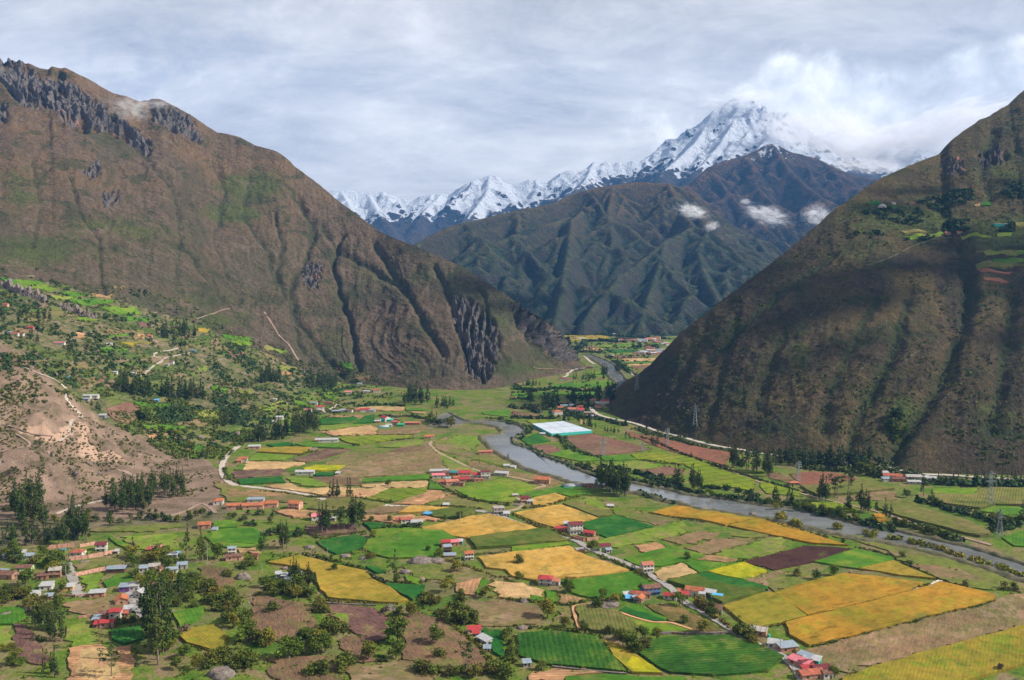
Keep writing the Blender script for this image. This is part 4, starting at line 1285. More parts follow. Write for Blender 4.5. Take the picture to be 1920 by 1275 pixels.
 (6,[(100,720),(350,722),(580,755),(300,770),(120,760)],'stubble'),
 (6,[(160,570),(190,532),(240,532),(222,570)],'green'),
 (6,[(220,570),(260,505),(480,508),(690,517),(520,560)],'straw'),
 (6,[(150,602),(180,573),(530,562),(490,610),(170,635)],'soil_purple'),
 (6,[(180,642),(500,617),(540,660),(200,680)],'green_deep'),
 (6,[(260,500),(330,447),(600,460),(520,495)],'lime'),
 (6,[(330,435),(380,407),(560,398),(740,402),(640,450)],'wheat_olive'),
 (6,[(400,380),(560,362),(620,385),(460,400)],'green_deep'),
 (6,[(610,375),(750,345),(800,370),(700,392)],'green'),
 (6,[(700,397),(800,370),(930,372),(1040,387),(980,405)],'green'),
 (6,[(600,490),(850,410),(1030,412),(930,450),(700,512)],'soil_purple'),
 (6,[(930,322),(1200,310),(1500,310),(1400,335),(1100,380),(1000,362)],'green_yellow'),
 (6,[(820,282),(1180,230),(1230,260),(1200,300),(900,312)],'straw'),
 (6,[(800,182),(1070,172),(1080,190),(950,225),(800,226)],'green_deep'),
 (6,[(1060,220),(1130,167),(1210,152),(1210,210)],'green_deep'),
 (6,[(850,165),(1100,150),(1130,165),(1050,185),(950,172)],'stubble'),
 (6,[(800,232),(1160,225),(900,266),(800,270)],'pasture'),
 (6,[(550,240),(620,222),(650,280),(560,280)],'green'),
 (6,[(1060,100),(1240,92),(1430,96),(1420,125),(1300,125),(1100,108)],'straw'),
 (6,[(1440,102),(1590,112),(1590,126),(1450,122)],'green'),
 (6,[(1450,128),(1590,130),(1580,148),(1500,142)],'straw'),
 (6,[(1280,145),(1470,150),(1400,195),(1320,180)],'fallow_green'),
 (6,[(1240,270),(1440,255),(1600,245),(1500,300),(1220,300)],'fallow'),
 (6,[(670,560),(760,537),(990,540),(930,575),(700,580)],'yellow'),
 (6,[(820,532),(950,470),(1100,420),(1260,402),(1400,440),(1300,480),(1000,540)],'fallow_green'),
 (6,[(880,642),(960,560),(1100,490),(1300,432),(1480,395),(1620,392),(1700,460),(1740,560),(1620,600),(1130,620),(1110,680),(900,690)],'fallow'),
 (6,[(1300,430),(1480,390),(1600,395),(1560,420),(1420,440)],'fallow_dark'),
 (6,[(1240,395),(1400,360),(1580,345),(1560,380),(1400,400)],'pasture'),
 (6,[(1120,642),(1300,620),(1620,602),(1620,640),(1120,662)],'green'),
 (6,[(1110,682),(1300,662),(1600,652),(1590,702),(1120,700)],'straw'),
 (6,[(1620,650),(1720,690),(1740,720),(1620,715)],'green'),
 (6,[(1150,782),(1320,712),(1600,707),(1600,740),(1350,810),(1200,800)],'green_yellow'),
 (6,[(380,695),(560,667),(700,715),(860,702),(1330,712),(1150,782),(860,773),(690,740),(520,715)],'straw'),
 (6,[(700,870),(780,830),(870,792),(1000,785),(1280,830),(1050,890),(800,880)],'maize_olive'),
 (6,[(550,627),(840,642),(900,700),(700,690),(580,660)],'pasture'),
 (6,[(720,620),(860,620),(1100,620),(1110,680),(860,680)],'fallow_dark'),
 (6,[(760,600),(830,588),(910,592),(890,612),(770,616)],'green_deep'),
 (6,[(1100,882),(1280,842),(1450,842),(1400,880),(1150,905)],'fallow'),
 (6,[(1330,825),(1620,722),(1800,742),(1560,830)],'stubble'),
 (6,[(1390,895),(1480,842),(1640,848),(1700,858),(1600,890)],'wheat'),
 (6,[(1110,912),(1500,907),(1700,940),(1400,965),(1120,950)],'stubble'),
 (6,[(-20,1030),(120,1012),(300,1010),(400,1095),(300,1130),(-20,1110)],'green'),
 (6,[(0,960),(160,950),(180,1000),(0,1010)],'green'),
 (6,[(690,985),(1060,970),(1060,1040),(800,1060),(700,1040)],'soil_purple'),
 (6,[(1120,965),(1280,970),(1300,1005),(1180,1020)],'green_deep'),
 (6,[(440,870),(680,872),(840,880),(800,910),(600,930)],'stubble'),
 # far valley (crop 12)
 (12,[(560,288),(700,286),(960,285),(1060,300),(960,330),(600,345)],'wheat_olive'),
 (12,[(560,296),(680,296),(680,318),(580,328)],'soil_purple'),
 (12,[(710,442),(830,420),(1010,432),(900,452)],'straw'),
 (12,[(720,415),(880,395),(1000,398),(900,418)],'fallow'),
 (12,[(900,402),(1100,380),(1300,368),(1390,400),(1100,422)],'lime'),
 (12,[(1100,380),(1200,362),(1290,365),(1180,382)],'straw'),
 (12,[(1000,440),(1330,442),(1390,462),(1100,472)],'green_deep'),
 (12,[(1010,480),(1250,475),(1390,490),(1300,500),(1060,500)],'pasture'),
 (12,[(1080,508),(1390,502),(1370,525),(1090,530)],'soil'),
 (12,[(1180,545),(1400,535),(1590,532),(1560,560),(1230,575)],'straw'),
 (12,[(1180,580),(1540,570),(1510,592),(1200,592)],'green'),
 (12,[(1220,602),(1520,592),(1500,612),(1240,616)],'straw'),
 (12,[(1280,627),(1490,617),(1440,650),(1300,650)],'soil'),
 (12,[(1310,655),(1430,655),(1360,720),(1320,700)],'maize_olive'),
 (12,[(1480,376),(1620,376),(1600,400),(1490,398)],'green'),
 (12,[(1530,440),(1680,430),(1640,455),(1550,460)],'straw'),
 (12,[(1640,350),(1760,345),(1740,380),(1650,372)],'lime'),
 (12,[(1200,590),(1300,640),(1290,700),(1220,640)],'green'),
 (12,[(0,922),(200,915),(400,902),(900,905),(900,940),(500,935),(250,960),(250,1000),(0,950)],'green'),
 (12,[(0,935),(120,930),(120,965),(0,970)],'stubble'),
 (12,[(420,830),(700,792),(1040,775),(1160,820),(900,862),(420,850)],'green'),
 (12,[(680,850),(900,860),(890,895),(700,890)],'fallow_green'),
 (12,[(820,690),(980,680),(1010,720),(860,745)],'lime'),
 (12,[(0,1112),(200,1130),(350,1160),(130,1182),(0,1182)],'fallow_dark'),
 (12,[(0,845),(100,838),(230,850),(230,880),(0,870)],'lime'),
]
for c_,pts_,m_ in FL:
 field(c_,pts_,m_)
# small plots on the left slope
SLOPE_F = [
 (5,[(800,112),(960,57),(1060,100),(1030,170),(930,218),(840,180)],'soil'),(5,[(1000,60),(1290,90),(1200,113),(1060,95)],'green'),
 (5,[(1070,232),(1250,235),(1400,240),(1330,275),(1100,265)],'green'),(5,[(1460,395),(1530,382),(1500,450),(1455,440)],'green'),
 (5,[(1430,455),(1500,460),(1480,482),(1430,478)],'lime'),(5,[(1090,300),(1240,285),(1260,300),(1130,340)],'stubble'),(5,[(1440,110),(1640,130),(1650,170),(1500,160)],'pasture'),
 (5,[(1380,215),(1480,190),(1560,220),(1490,245)],'fallow'),(5,[(1380,360),(1470,380),(1450,400),(1390,395)],'green'),
 (10,[(800,600),(950,590),(980,605),(820,615)],'green'),(10,[(900,655),(1080,650),(1160,655),(980,680)],'wheat_green'),(10,[(120,180),(300,195),(420,250),(340,262),(130,235)],'lime'),
 (10,[(0,165),(120,185),(250,230),(90,230)],'green'),(10,[(440,275),(560,275),(640,300),(520,310)],'green'),(10,[(380,300),(500,310),(620,330),(420,330)],'pasture'),
 (10,[(690,285),(850,292),(860,308),(700,300)],'stubble'),(10,[(850,225),(930,222),(940,245),(860,250)],'fallow'),(10,[(500,340),(700,325),(880,350),(660,380)],'green'),
 (10,[(760,390),(1000,385),(1060,440),(860,440)],'lime'),(10,[(900,460),(1130,470),(1110,495),(930,488)],'green'),(10,[(1030,505),(1150,500),(1130,528),(1050,530)],'soil_purple'),
 (10,[(570,465),(720,470),(740,490),(600,490)],'lime'),(10,[(1700,715),(1850,730),(1840,755),(1740,765)],'soil'),(10,[(1730,635),(1880,640),(1860,665),(1740,668)],'lime'),
 (10,[(1680,600),(1860,610),(1900,640),(1740,630)],'green'),(10,[(1480,548),(1570,550),(1550,575),(1490,570)],'wheat_olive'),(10,[(1580,985),(1640,975),(1630,1000),(1590,1005)],'green'),
 (10,[(1650,1000),(1710,1000),(1700,1035),(1660,1025)],'green'),(10,[(1480,840),(1560,830),(1540,860),(1490,860)],'pasture'),(10,[(500,590),(640,595),(620,612),(510,610)],'stubble'),
 (10,[(740,700),(880,690),(960,715),(800,730)],'green'),(10,[(560,905),(800,915),(780,950),(600,960)],'fallow_dark'),(10,[(470,800),(640,800),(660,840),(500,850)],'fallow'),
 (11,[(60,270),(280,300),(270,320),(90,300)],'green'),(11,[(140,325),(240,320),(300,340),(150,350)],'lime'),(11,[(400,350),(540,385),(560,400),(380,375)],'pasture'),
 (11,[(830,715),(880,705),(935,745),(900,770),(840,750)],'lime'),(11,[(600,760),(700,780),(690,805),(610,795)],'green'),(11,[(520,545),(590,550),(570,575),(510,570)],'stubble'),
 (11,[(960,475),(1040,490),(1050,540),(970,520)],'green'),(11,[(910,530),(970,535),(960,560),(920,555)],'fallow_dark'),(11,[(340,830),(520,770),(560,800),(400,850)],'pasture'),
 (11,[(480,500),(640,520),(620,545),(500,530)],'pasture'),(11,[(190,680),(310,690),(280,720),(200,715)],'fallow_green'),(11,[(1080,570),(1180,580),(1160,610),(1060,605)],'fallow_dark'),
 (10,[(640,570),(800,560),(1000,570),(860,590)],'fallow'),(10,[(100,545),(210,555),(200,580),(110,575)],'fallow'),(10,[(1000,590),(1080,585),(1090,630),(1010,625)],'stubble'),
]
for c_,pts_,m_ in SLOPE_F:
 field(c_,pts_,m_,drape=True)
# terraces of the right mountain's shoulder
O5 = lambda x,y: (1440 + x / 3.1875,160 + y / 3.1875)
for pts_,m_ in [([(1240,1000),(1400,990),(1530,990),(1530,1010),(1300,1015)],'pasture'),([(1340,1045),(1460,1035),(1530,1040),(1530,1060),(1370,1065)],'green'),
       ([(1240,1085),(1420,1075),(1530,1080),(1420,1100),(1250,1110)],'maize_olive'),([(1260,1105),(1460,1120),(1440,1135),(1270,1120)],'soil_red'),([(1280,1150),(1440,1180),(1420,1190),(1300,1170)],'soil_red'),
       ([(1150,905),(1300,900),(1340,915),(1160,925)],'pasture'),([(790,880),(900,870),(950,885),(820,895)],'maize_olive'),([(1370,890),(1460,885),(1450,905),(1370,908)],'pasture'),
       ([(1270,705),(1330,702),(1330,724),(1275,722)],'green_deep'),([(1232,718),(1268,708),(1270,724),(1240,728)],'stubble'),([(590,705),(670,697),(675,712),(600,716)],'green_deep'),
       ([(715,725),(770,730),(750,745),(715,740)],'green'),([(1080,665),(1180,660),(1160,715),(1090,720)],'fallow_dark'),([(1480,830),(1530,828),(1530,850),(1480,852)],'maize_olive'),
       ([(800,905),(980,895),(1060,890),(1000,912),(850,925)],'pasture')]:
 field(0,[O5(*p) for p in pts_],m_,drape=True)
# ---------------------------------------------------------------- ribbons: roads, tracks, river
def smooth_line(pts,n=6):
 pts = [np.array(p,float) for p in pts]
 out = []
 for i in range(len(pts) - 1):
  p0,p1,p2,p3 = pts[max(i - 1,0)],pts[i],pts[i + 1],pts[min(i + 2,len(pts) - 1)]
  for j in range(n):
   t_ = j / n
   out.append(0.5 * ((2 * p1) + (-p0 + p2) * t_ + (2 * p0 - 5 * p1 + 4 * p2 - p3) * t_ ** 2 + (-p0 + 3 * p1 - 3 * p2 + p3) * t_ ** 3))
 out.append(pts[-1])
 return out
def ribbon(name,pxs,width,mat,off=0.2,drape=True,kind='structure',n=6,crown=0.0,side=0.5):
 w3 = [np.array(P(*p)) if drape else on_plane(*p) for p in pxs]
 pts = smooth_line([p[:2] for p in w3],n)
 zz = [drop(*p) if drape else 0.0 for p in pts]
 if drape and len(zz) > 6:
  zz = list(np.convolve(np.pad(zz,2,mode='edge'),np.ones(5) / 5,'valid'))
 V,Fc = [],[]
 us = (-0.5,-0.5,-0.25,0,0.25,0.5,0.5)
 for i,p in enumerate(pts):
  d = pts[min(i + 1,len(pts) - 1)] - pts[max(i - 1,0)]
  d = d / max(np.linalg.norm(d),1e-6)
  nr_ = np.array((-d[1],d[0]))
  wd = width * (1 + 0.12 * math.sin(i * 1.7) + 0.06 * math.sin(i * 4.1))
  for k,u_ in enumerate(us):
   xy = p + nr_ * u_ * wd
   zoff = off + crown * (1 - (2 * u_) ** 2)
   if k in (0,len(us) - 1): zoff = -side
   V.append((xy[0],xy[1],zz[i] + zoff))
 m_ = len(us)
 F_ = [(i * m_ + k,(i + 1) * m_ + k,(i + 1) * m_ + k + 1,i * m_ + k + 1) for i in range(len(pts) - 1) for k in range(m_ - 1)]
 o = mesh_np(name,V,np.array(F_)[:,::-1],mat,smooth=False)
 tagp(o,kind=kind)
 return o,pts,zz
def dirt_mat(name,a,b_,c2):
 m,t,b = new_mat(name,0.95,0.1)
 p = geo_pos(t)
 n = t.noise(p,0.25,6,0.7); n2 = t.noise(p,0.06,4,0.6)
 c = t.mix(t.step(n,0.35,0.65),a,b_)
 c = t.mix(t.step(n2,0.5,0.66,0,0.7),c,c2)
 t.link(c,b.inputs['Base Color'])
 bump(t,b,n,0.4,0.3)
 MATS[name] = m
dirt_mat('road_pale',(0.36,0.31,0.26),(0.45,0.40,0.34),(0.30,0.25,0.20))
dirt_mat('road_grey',(0.24,0.22,0.205),(0.32,0.30,0.28),(0.20,0.18,0.15))
dirt_mat('track',(0.27,0.20,0.13),(0.34,0.25,0.17),(0.16,0.15,0.06))
dirt_mat('path_red',(0.44,0.23,0.11),(0.50,0.29,0.15),(0.30,0.20,0.10))
dirt_mat('bank',(0.075,0.080,0.035),(0.15,0.125,0.085),(0.05,0.075,0.02))
dirt_mat('cutting',(0.22,0.15,0.115),(0.30,0.22,0.17),(0.15,0.11,0.08))
# village road
ribbon('road',[(836,953),(862,956),(903,959),(934,967),(975,982),(1010,994),(1042,1004),(1075,1012),(1088,1018),(1097,1024),(1130,1040),(1165,1053),(1195,1066),(1232,1086),(1260,1105),(1285,1130),(1315,1145),(1352,1168),(1380,1185),(1420,1208),(1452,1222),(1478,1238),(1496,1258),(1506,1280),(1512,1300)],5.2,MATS['road_grey'],0.35,False)
ribbon('road',[(458,828),(440,842),(426,855),(417,870),(416,884),(421,896),(432,906),(446,911),(475,914),(510,918),(545,922),(580,929),(610,937),(650,942),(700,946),(760,950),(836,953)],5.6,MATS['road_pale'],0.4,True)
ribbon('highway',[(1108,765),(1112,772),(1125,780),(1150,787),(1185,794),(1210,802),(1240,812),(1275,820),(1310,830),(1350,839),(1390,845),(1430,852),(1480,858),(1540,866),(1600,871),(1650,876),(1690,884),(1730,891),(1780,893),(1850,898),(1960,902)],6.0,MATS['road_pale'],1.4,True,side=3.0)
ribbon('track',[(905,960),(925,962),(968,955),(980,946),(975,938),(960,930),(962,925),(985,920),(1008,914),(1020,911),(1000,903),(970,897),(950,893),(930,890),(900,884),(870,872),(850,862),(825,850),(812,840),(806,832),(812,826)],3.6,MATS['track'],0.3,False)
ribbon('track',[(q(1,500,225)),q(1,520,280),q(1,545,340),q(1,570,400),q(1,580,455),q(1,640,462)],6.0,MATS['road_grey'],0.35,False)
ribbon('track',[q(1,1020,440),q(1,1000,480),q(1,1010,540),q(1,1050,590),q(1,1090,640)],5.0,MATS['road_grey'],0.35,False)
ribbon('track',[q(1,940,450),q(1,1000,462),q(1,1050,455)],6.0,MATS['road_grey'],0.38,False)
ribbon('track',[q(10,470,1000),q(10,490,1050),q(10,520,1100),q(5,540,80),q(5,600,150),q(5,600,175),q(5,530,215),q(5,515,260),q(5,520,290),q(5,480,320),q(5,435,352)],3.4,MATS['road_pale'],0.5)
ribbon('footpath',[q(10,150,815),q(10,250,860),q(10,350,900),q(10,440,945),q(10,500,1000)],2.4,MATS['road_pale'],0.5)
ribbon('footpath',[q(10,1040,905),q(10,1090,870),q(10,1150,820),q(10,1220,775),q(10,1150,745),q(10,1250,715),q(10,1330,690)],3.5,MATS['road_pale'],0.6)
ribbon('footpath',[q(10,1220,775),q(10,1330,750),q(10,1440,720)],3.0,MATS['road_pale'],0.6)
ribbon('footpath',[q(5,20,215),q(5,130,250),q(5,230,290),q(5,400,320)],2.4,MATS['cutting'],0.5)
ribbon('footpath',[q(5,0,430),q(5,100,405),q(5,180,385),q(5,225,370),q(5,170,325),q(5,115,295)],2.2,MATS['cutting'],0.5)
ribbon('footpath',[q(5,880,565),q(5,960,590),q(5,1030,630),q(5,1020,690)],5.0,MATS['cutting'],0.5)
ribbon('footpath',[q(5,420,895),q(5,560,840),q(5,680,812),q(5,780,790),q(5,900,745),q(5,1010,690)],3.0,MATS['road_pale'],0.4)
ribbon('footpath',[q(5,1280,910),q(5,1400,870),q(5,1500,820),q(5,1560,840),q(5,1620,890)],3.0,MATS['cutting'],0.4)
ribbon('footpath',[q(10,1470,475),q(10,1560,440),q(10,1640,415),q(10,1720,395)],3.0,MATS['cutting'],0.8)
ribbon('footpath',[q(11,380,90),q(11,440,190),q(11,490,270),q(11,560,340),q(11,600,400),q(11,640,470)],3.0,MATS['cutting'],0.8)
ribbon('footpath',[q(3,505,725),q(3,480,650),q(3,460,565),q(3,520,545),q(3,570,542),q(3,650,580),q(3,790,597),q(3,900,635),q(3,1050,675),q(3,1180,680),q(3,1270,705),q(3,1375,742)],1.8,MATS['path_red'],1.1,False,n=4)
ribbon('dirt_road',[q(12,530,752),q(12,600,720),q(12,600,700),q(12,640,675),q(12,700,655),q(12,800,640),q(12,880,615)],5.0,MATS['road_pale'],0.5)
ribbon('dirt_road',[q(12,900,600),q(12,850,570),q(12,810,530),q(12,770,492)],6.0,MATS['road_pale'],0.8)
ribbon('footpath',[q(12,220,628),q(12,400,642),q(12,520,652),q(12,640,655)],3.0,MATS['cutting'],0.5)
ribbon('track',[q(9,220,1025),q(9,400,1080),q(9,600,1150),q(9,800,1205),q(9,1000,1255),q(9,1200,1310)],4.0,MATS['cutting'],0.4,False)
ribbon('track',[q(8,600,540),q(8,800,620),q(8,1000,690),q(8,1200,740),q(8,1400,790),q(8,1700,860),q(8,1900,910)],2.6,MATS['track'],0.4,False)
ribbon('dirt_road',[q(11,800,865),q(11,850,845),q(11,900,815),q(11,940,790)],5.0,MATS['road_pale'],0.4)
ribbon('track',[q(12,1300,640),q(12,1310,680),q(12,1310,720)],5.0,MATS['road_grey'],0.4,False)
ribbon('footpath',[O5(*p) for p in [(580,1080),(700,1040),(820,985),(920,940),(1000,915),(1100,905)]],2.5,MATS['bank'],0.8)
ribbon('canal',[(1744,1099),(1757,1092),(1764,1089)],3.0,MATS['white_wall'],0.5,False)
ribbon('canal',[(1712,1109),(1727,1105)],2.5,MATS['white_wall'],0.95,False)
UP = [(815,783),(828,779),(842,776),(870,789),(912,789),(940,791),(965,797),(980,805),(975,814),(960,823),(960,832),(978,838),(997,842),(1000,848),(1025,859),(1060,870),(1082,882),(1117,892),(1177,905),(1225,915),(1250,919),(1287,929),(1320,933),(1375,940),(1425,949),(1500,957),(1562,972),(1610,985),(1650,990),(1740,1011),(1815,1028),(1865,1043),(1920,1060),(2060,1100)]
LO = [(808,797),(830,800),(870,794),(900,794),(935,800),(945,808),(940,814),(910,818),(908,823),(930,845),(960,862),(1000,882),(1050,895),(1070,903),(1110,909),(1175,914),(1182,921),(1225,928),(1245,937),(1280,943),(1312,954),(1350,958),(1395,966),(1437,971),(1487,981),(1530,991),(1575,1001),(1610,1009),(1670,1018),(1752,1036),(1830,1058),(1890,1076),(1920,1087),(2060,1140)]
UP2 = [(1106,665),(1117,669),(1135,676),(1150,684),(1158,694),(1170,710),(1176,724),(1160,740)]
LO2 = [(1096,665),(1104,669),(1118,676),(1132,685),(1139,695),(1145,706),(1157,718),(1130,735)]
def water_mat():
 m,t,b = new_mat('water',0.22,1.0)
 b.inputs['IOR'].default_value = 1.6
 p = geo_pos(t)
 n = t.noise(p,0.35,5,0.7); n2 = t.noise(p,0.03,4,0.6)
 mp = t.mapping(p,(0.05,0.12,1),(0,0,-0.5))
 rif = t.noise(mp,1.0,7,0.75,0.8)
 c = t.mix(t.step(n2,0.35,0.65),(0.120,0.126,0.124),(0.170,0.176,0.174))
 c = t.mix(t.step(rif,0.66,0.74,0,0.75),c,(0.55,0.55,0.55))
 t.link(c,b.inputs['Base Color'])
 t.put(b.inputs['Roughness'],t.step(n2,0.3,0.7,0.08,0.22))
 bump(t,b,t.math('ADD',n,t.math('MULTIPLY',rif,1.5)),0.25,0.25)
 MATS['water'] = m
water_mat()
def river(up,lo,z):
 a = smooth_line([on_plane(*p,z)[:2] for p in up],8)
 b = smooth_line([on_plane(*p,z)[:2] for p in lo],8)
 nc = 8
 V = [(*(pa * (1 - k / nc) + pb * (k / nc)),z) for pa,pb in zip(a,b) for k in range(nc + 1)]
 F_ = [(i * (nc + 1) + k,i * (nc + 1) + k + 1,(i + 1) * (nc + 1) + k + 1,(i + 1) * (nc + 1) + k) for i in range(len(a) - 1) for k in range(nc)]
 o = mesh_np('river',V,np.array(F_),MATS['water'])
 me = o.data
 if me.polygons[0].normal.z < 0: me.flip_normals()
 tagp(o,kind='structure')
 # raised earth banks
 for line,sgn in ((a,1),(b,-1)):
  V,F2 = [],[]
  prof = [(-1.2,-0.8),(0.3,0.7),(1.6,1.9),(3.4,2.1),(5.5,1.3),(8.0,-0.5)]
  for i,p in enumerate(line):
   d = line[min(i + 1,len(line) - 1)] - line[max(i - 1,0)]
   d = d / max(np.linalg.norm(d),1e-6)
   nr_ = np.array((-d[1],d[0])) * sgn
   wob = 0.8 * math.sin(i * 0.9) + 0.5 * math.sin(i * 2.3)
   for u_,zz in prof:
    xy = p + nr_ * (u_ + (wob if u_ > 0 else 0.3 * wob))
    V.append((xy[0],xy[1],zz * (1 + 0.25 * math.sin(i * 1.3)) if zz > 0 else zz))
  k_ = len(prof)
  for i in range(len(line) - 1):
   for k in range(k_ - 1):
    f = (i * k_ + k,i * k_ + k + 1,(i + 1) * k_ + k + 1,(i + 1) * k_ + k)
    F2.append(f if sgn > 0 else f[::-1])
  ob = mesh_np('river_bank',V,np.array(F2),MATS['bank'],smooth=True)
  tagp(ob,kind='structure')
 return a,b
RA,RB = river(UP,LO,0.25)
river(UP2,LO2,0.25)
# ---------------------------------------------------------------- trees and shrubs
def leaf_cloud(rng,clumps,size,per,flat=0.55):
 """leaf sprays: quads scattered through ellipsoid clumps. clumps: (cx,cy,cz,rx,ry,rz)"""
 V,T = [],[]
 for (cx,cy,cz,rx,ry,rz) in clumps:
  n = max(6,int(per * (rx * ry * rz) ** (2 / 3)))
  d = rng.normal(size=(n,3)); d /= np.linalg.norm(d,axis=1)[:,None]
  rad = 0.35 + 0.65 * rng.random_sample(n) ** 0.45
  rad = rad * (1 + 0.22 * rng.normal(size=n).clip(-1,1.4))
  c = np.array((cx,cy,cz)) + d * rad[:,None] * np.array((rx,ry,rz))
  nn = d * np.array((1 / rx,1 / ry,1 / rz)); nn /= np.linalg.norm(nn,axis=1)[:,None]
  nn = nn * flat + rng.normal(size=(n,3)) * 0.5 + np.array((0,0,0.25)); nn /= np.linalg.norm(nn,axis=1)[:,None]
  a = np.cross(nn,rng.normal(size=(n,3))); a /= np.linalg.norm(a,axis=1)[:,None]
  b = np.cross(nn,a)
  s = size * (0.6 + 0.8 * rng.random_sample(n))[:,None]
  k = (0.55 + 0.5 * rng.random_sample(n))[:,None]
  sk = 0.35 * rng.normal(size=(4,n,1))
  V.append(np.stack([c - a * s * (1 + sk[0]),c - b * s * k * (1 + sk[1]),c + a * s * (1 + sk[2]),c + b * s * k * (1 + sk[3])],1))
  t0 = rng.random_sample() * 0.7
  T.append(np.repeat((t0 + 0.3 * rng.random_sample(n)).clip(0,1),4))
 V = np.concatenate(V).reshape(-1,3)
 return V,np.arange(len(V)).reshape(-1,4),np.concatenate(T)
class Proto:
 pass
def trunk_mb(rng,h,r0,limbs,lean=0.03,top=0.92):
 mb = MB()
 pts,rad = [],[]
 x = y = 0.0
 n = 7
 for i in range(n):
  k = i / (n - 1)
  pts.append((x,y,h * top * k - 0.4)); rad.append(r0 * (1 - 0.85 * k) + 0.03)
  x += rng.normal() * lean * h / n; y += rng.normal() * lean * h / n
 mb.tube(pts,rad,6)
 for (z,ang,ln,up) in limbs:
  k = z / (h * top) * (n - 1); i = int(min(k,n - 2)); f = k - i
  p = np.array(pts[i]) * (1 - f) + np.array(pts[i + 1]) * f
  e = p + np.array((math.cos(ang) * ln,math.sin(ang) * ln,up))
  mid = (p + e) / 2 + np.array((0,0,-0.08 * ln))
  mb.tube([p,mid,e],[r0 * 0.32,r0 * 0.22,0.04],5)
 return mb,pts
def make_euc(seed,h,lod=1.0,spread=1.0,bare=0.25):
 rng = np.random.RandomState(seed)
 limbs,cl = [],[]
 nl = int(h * 0.9)
 for i in range(nl):
  z = h * (bare + (0.97 - bare) * (i + rng.random_sample() * 0.7) / nl)
  k = (z / h - bare) / (1 - bare)
  w = h * 0.115 * spread * (math.sin(min(1,k * 1.1 + 0.22) * math.pi) ** 0.6 * 0.9 + 0.16)
  a = i * 2.4 + rng.normal() * 0.4
  rr = w * (0.25 + 0.65 * rng.random_sample())
  if rng.random_sample() < 0.12: continue
  limbs.append((z * 0.88,a,rr * 0.9,z * 0.10))
  s = 0.6 + 0.55 * rng.random_sample()
  cl.append((math.cos(a) * rr,math.sin(a) * rr,z,w * 0.62 * s,w * 0.62 * s,h * 0.055 * s + 0.4))
 cl.append((0,0,h * 0.97,h * 0.022,h * 0.022,h * 0.055))
 mb,_ = trunk_mb(rng,h,h * 0.013 + 0.08,limbs[::2],0.02)
 V,Fq,T = leaf_cloud(rng,cl,0.50 / math.sqrt(lod),16 * lod)
 return mb,(V,Fq,T)
def make_round(seed,h,r,lod=1.0,trunkh=0.22):
 rng = np.random.RandomState(seed)
 cl,limbs = [],[]
 n = int(9 + r * 2.2)
 for i in range(n):
  a = rng.random_sample() * 6.283
  z = h * (trunkh + 0.12 + (0.86 - trunkh) * rng.random_sample())
  k = (z / h - trunkh) / (1 - trunkh)
  w = r * math.sqrt(max(0.08,1 - (k * 1.5 - 0.62) ** 2))
  rr = w * (0.2 + 0.62 * rng.random_sample())
  s = r * (0.30 + 0.22 * rng.random_sample())
  cl.append((math.cos(a) * rr,math.sin(a) * rr,z,s,s,s * 0.72))
  if i % 2 == 0: limbs.append((min(z,h * 0.6) * 0.7,a,rr,z * 0.35))
 mb,_ = trunk_mb(rng,h * 0.75,0.06 * r + 0.06,limbs,0.04,0.9)
 V,Fq,T = leaf_cloud(rng,cl,0.34 * (r / 3) ** 0.4 / math.sqrt(lod),26 * lod)
 return mb,(V,Fq,T)
PROT = {}
CNT = {}
def build_proto(kind,i,mb,leaves,leafmat,names,merged):
 V,Fq,T = leaves
 pr = Proto()
 tv = np.concatenate(mb.v)
 if merged:
  fl4 = np.array(mb.f4); f3 = np.array(mb.f3) + len(V) if mb.f3 else np.zeros((0,3),int)
  faces = [Fq,fl4 + len(V)] + ([f3] if len(f3) else [])
  mi = np.concatenate([np.zeros(len(Fq)),np.ones(len(fl4) + len(f3))])
  o = mesh_np(names[0],np.concatenate([V,tv]),faces,[MATS[leafmat],MATS['bark']],{'tint': np.concatenate([T,np.zeros(len(tv))])},mat_idx=mi)
  pr.mesh = [(names[0],o.data)]
  bpy.data.objects.remove(o)
  pr.merged = True
 else:
  a = mb.build('trunk',MATS['bark'])
  b = mesh_np('crown',V,Fq,MATS[leafmat],{'tint': T})
  pr.mesh = [(names[1],a.data),(names[2],b.data)]
  bpy.data.objects.remove(a); bpy.data.objects.remove(b)
  pr.merged = False
 pr.h = V[:,2].max()
 pr.leaves = (V,T)
 return pr
TN = ('eucalyptus_tree','trunk','crown')
BN = ('broadleaf_tree','trunk','crown')
SN = ('shrub','stem','foliage')
for i in range(6):
 PROT.setdefault('euc',[]).append(build_proto('euc',i,*make_euc(100 + i,24,1.3,1.0 + 0.15 * (i % 3),0.16 + 0.05 * (i % 3)),'leaf_euc',TN,False))
for i in range(5):
 PROT.setdefault('eucfar',[]).append(build_proto('eucfar',i,*make_euc(120 + i,24,0.5,1.15 + 0.2 * (i % 2),0.10),'leaf_dark' if i % 3 else 'leaf_euc',TN,True))
for i in range(3):
 PROT.setdefault('thin',[]).append(build_proto('thin',i,*make_euc(140 + i,22,1.2,0.62,0.12),'leaf_euc',TN,False))
for i in range(5):
 PROT.setdefault('tree',[]).append(build_proto('tree',i,*make_round(160 + i,7.5,3.4,1.2),'leaf_tree',BN,False))
for i in range(4):
 PROT.setdefault('treefar',[]).append(build_proto('treefar',i,*make_round(180 + i,8,3.8,0.5),'leaf_dark' if i % 2 else 'leaf_tree',BN,True))
for i in range(6):
 PROT.setdefault('shrub',[]).append(build_proto('shrub',i,*make_round(200 + i,3.6,2.3,1.4,0.05),'leaf_shrub',SN,False))
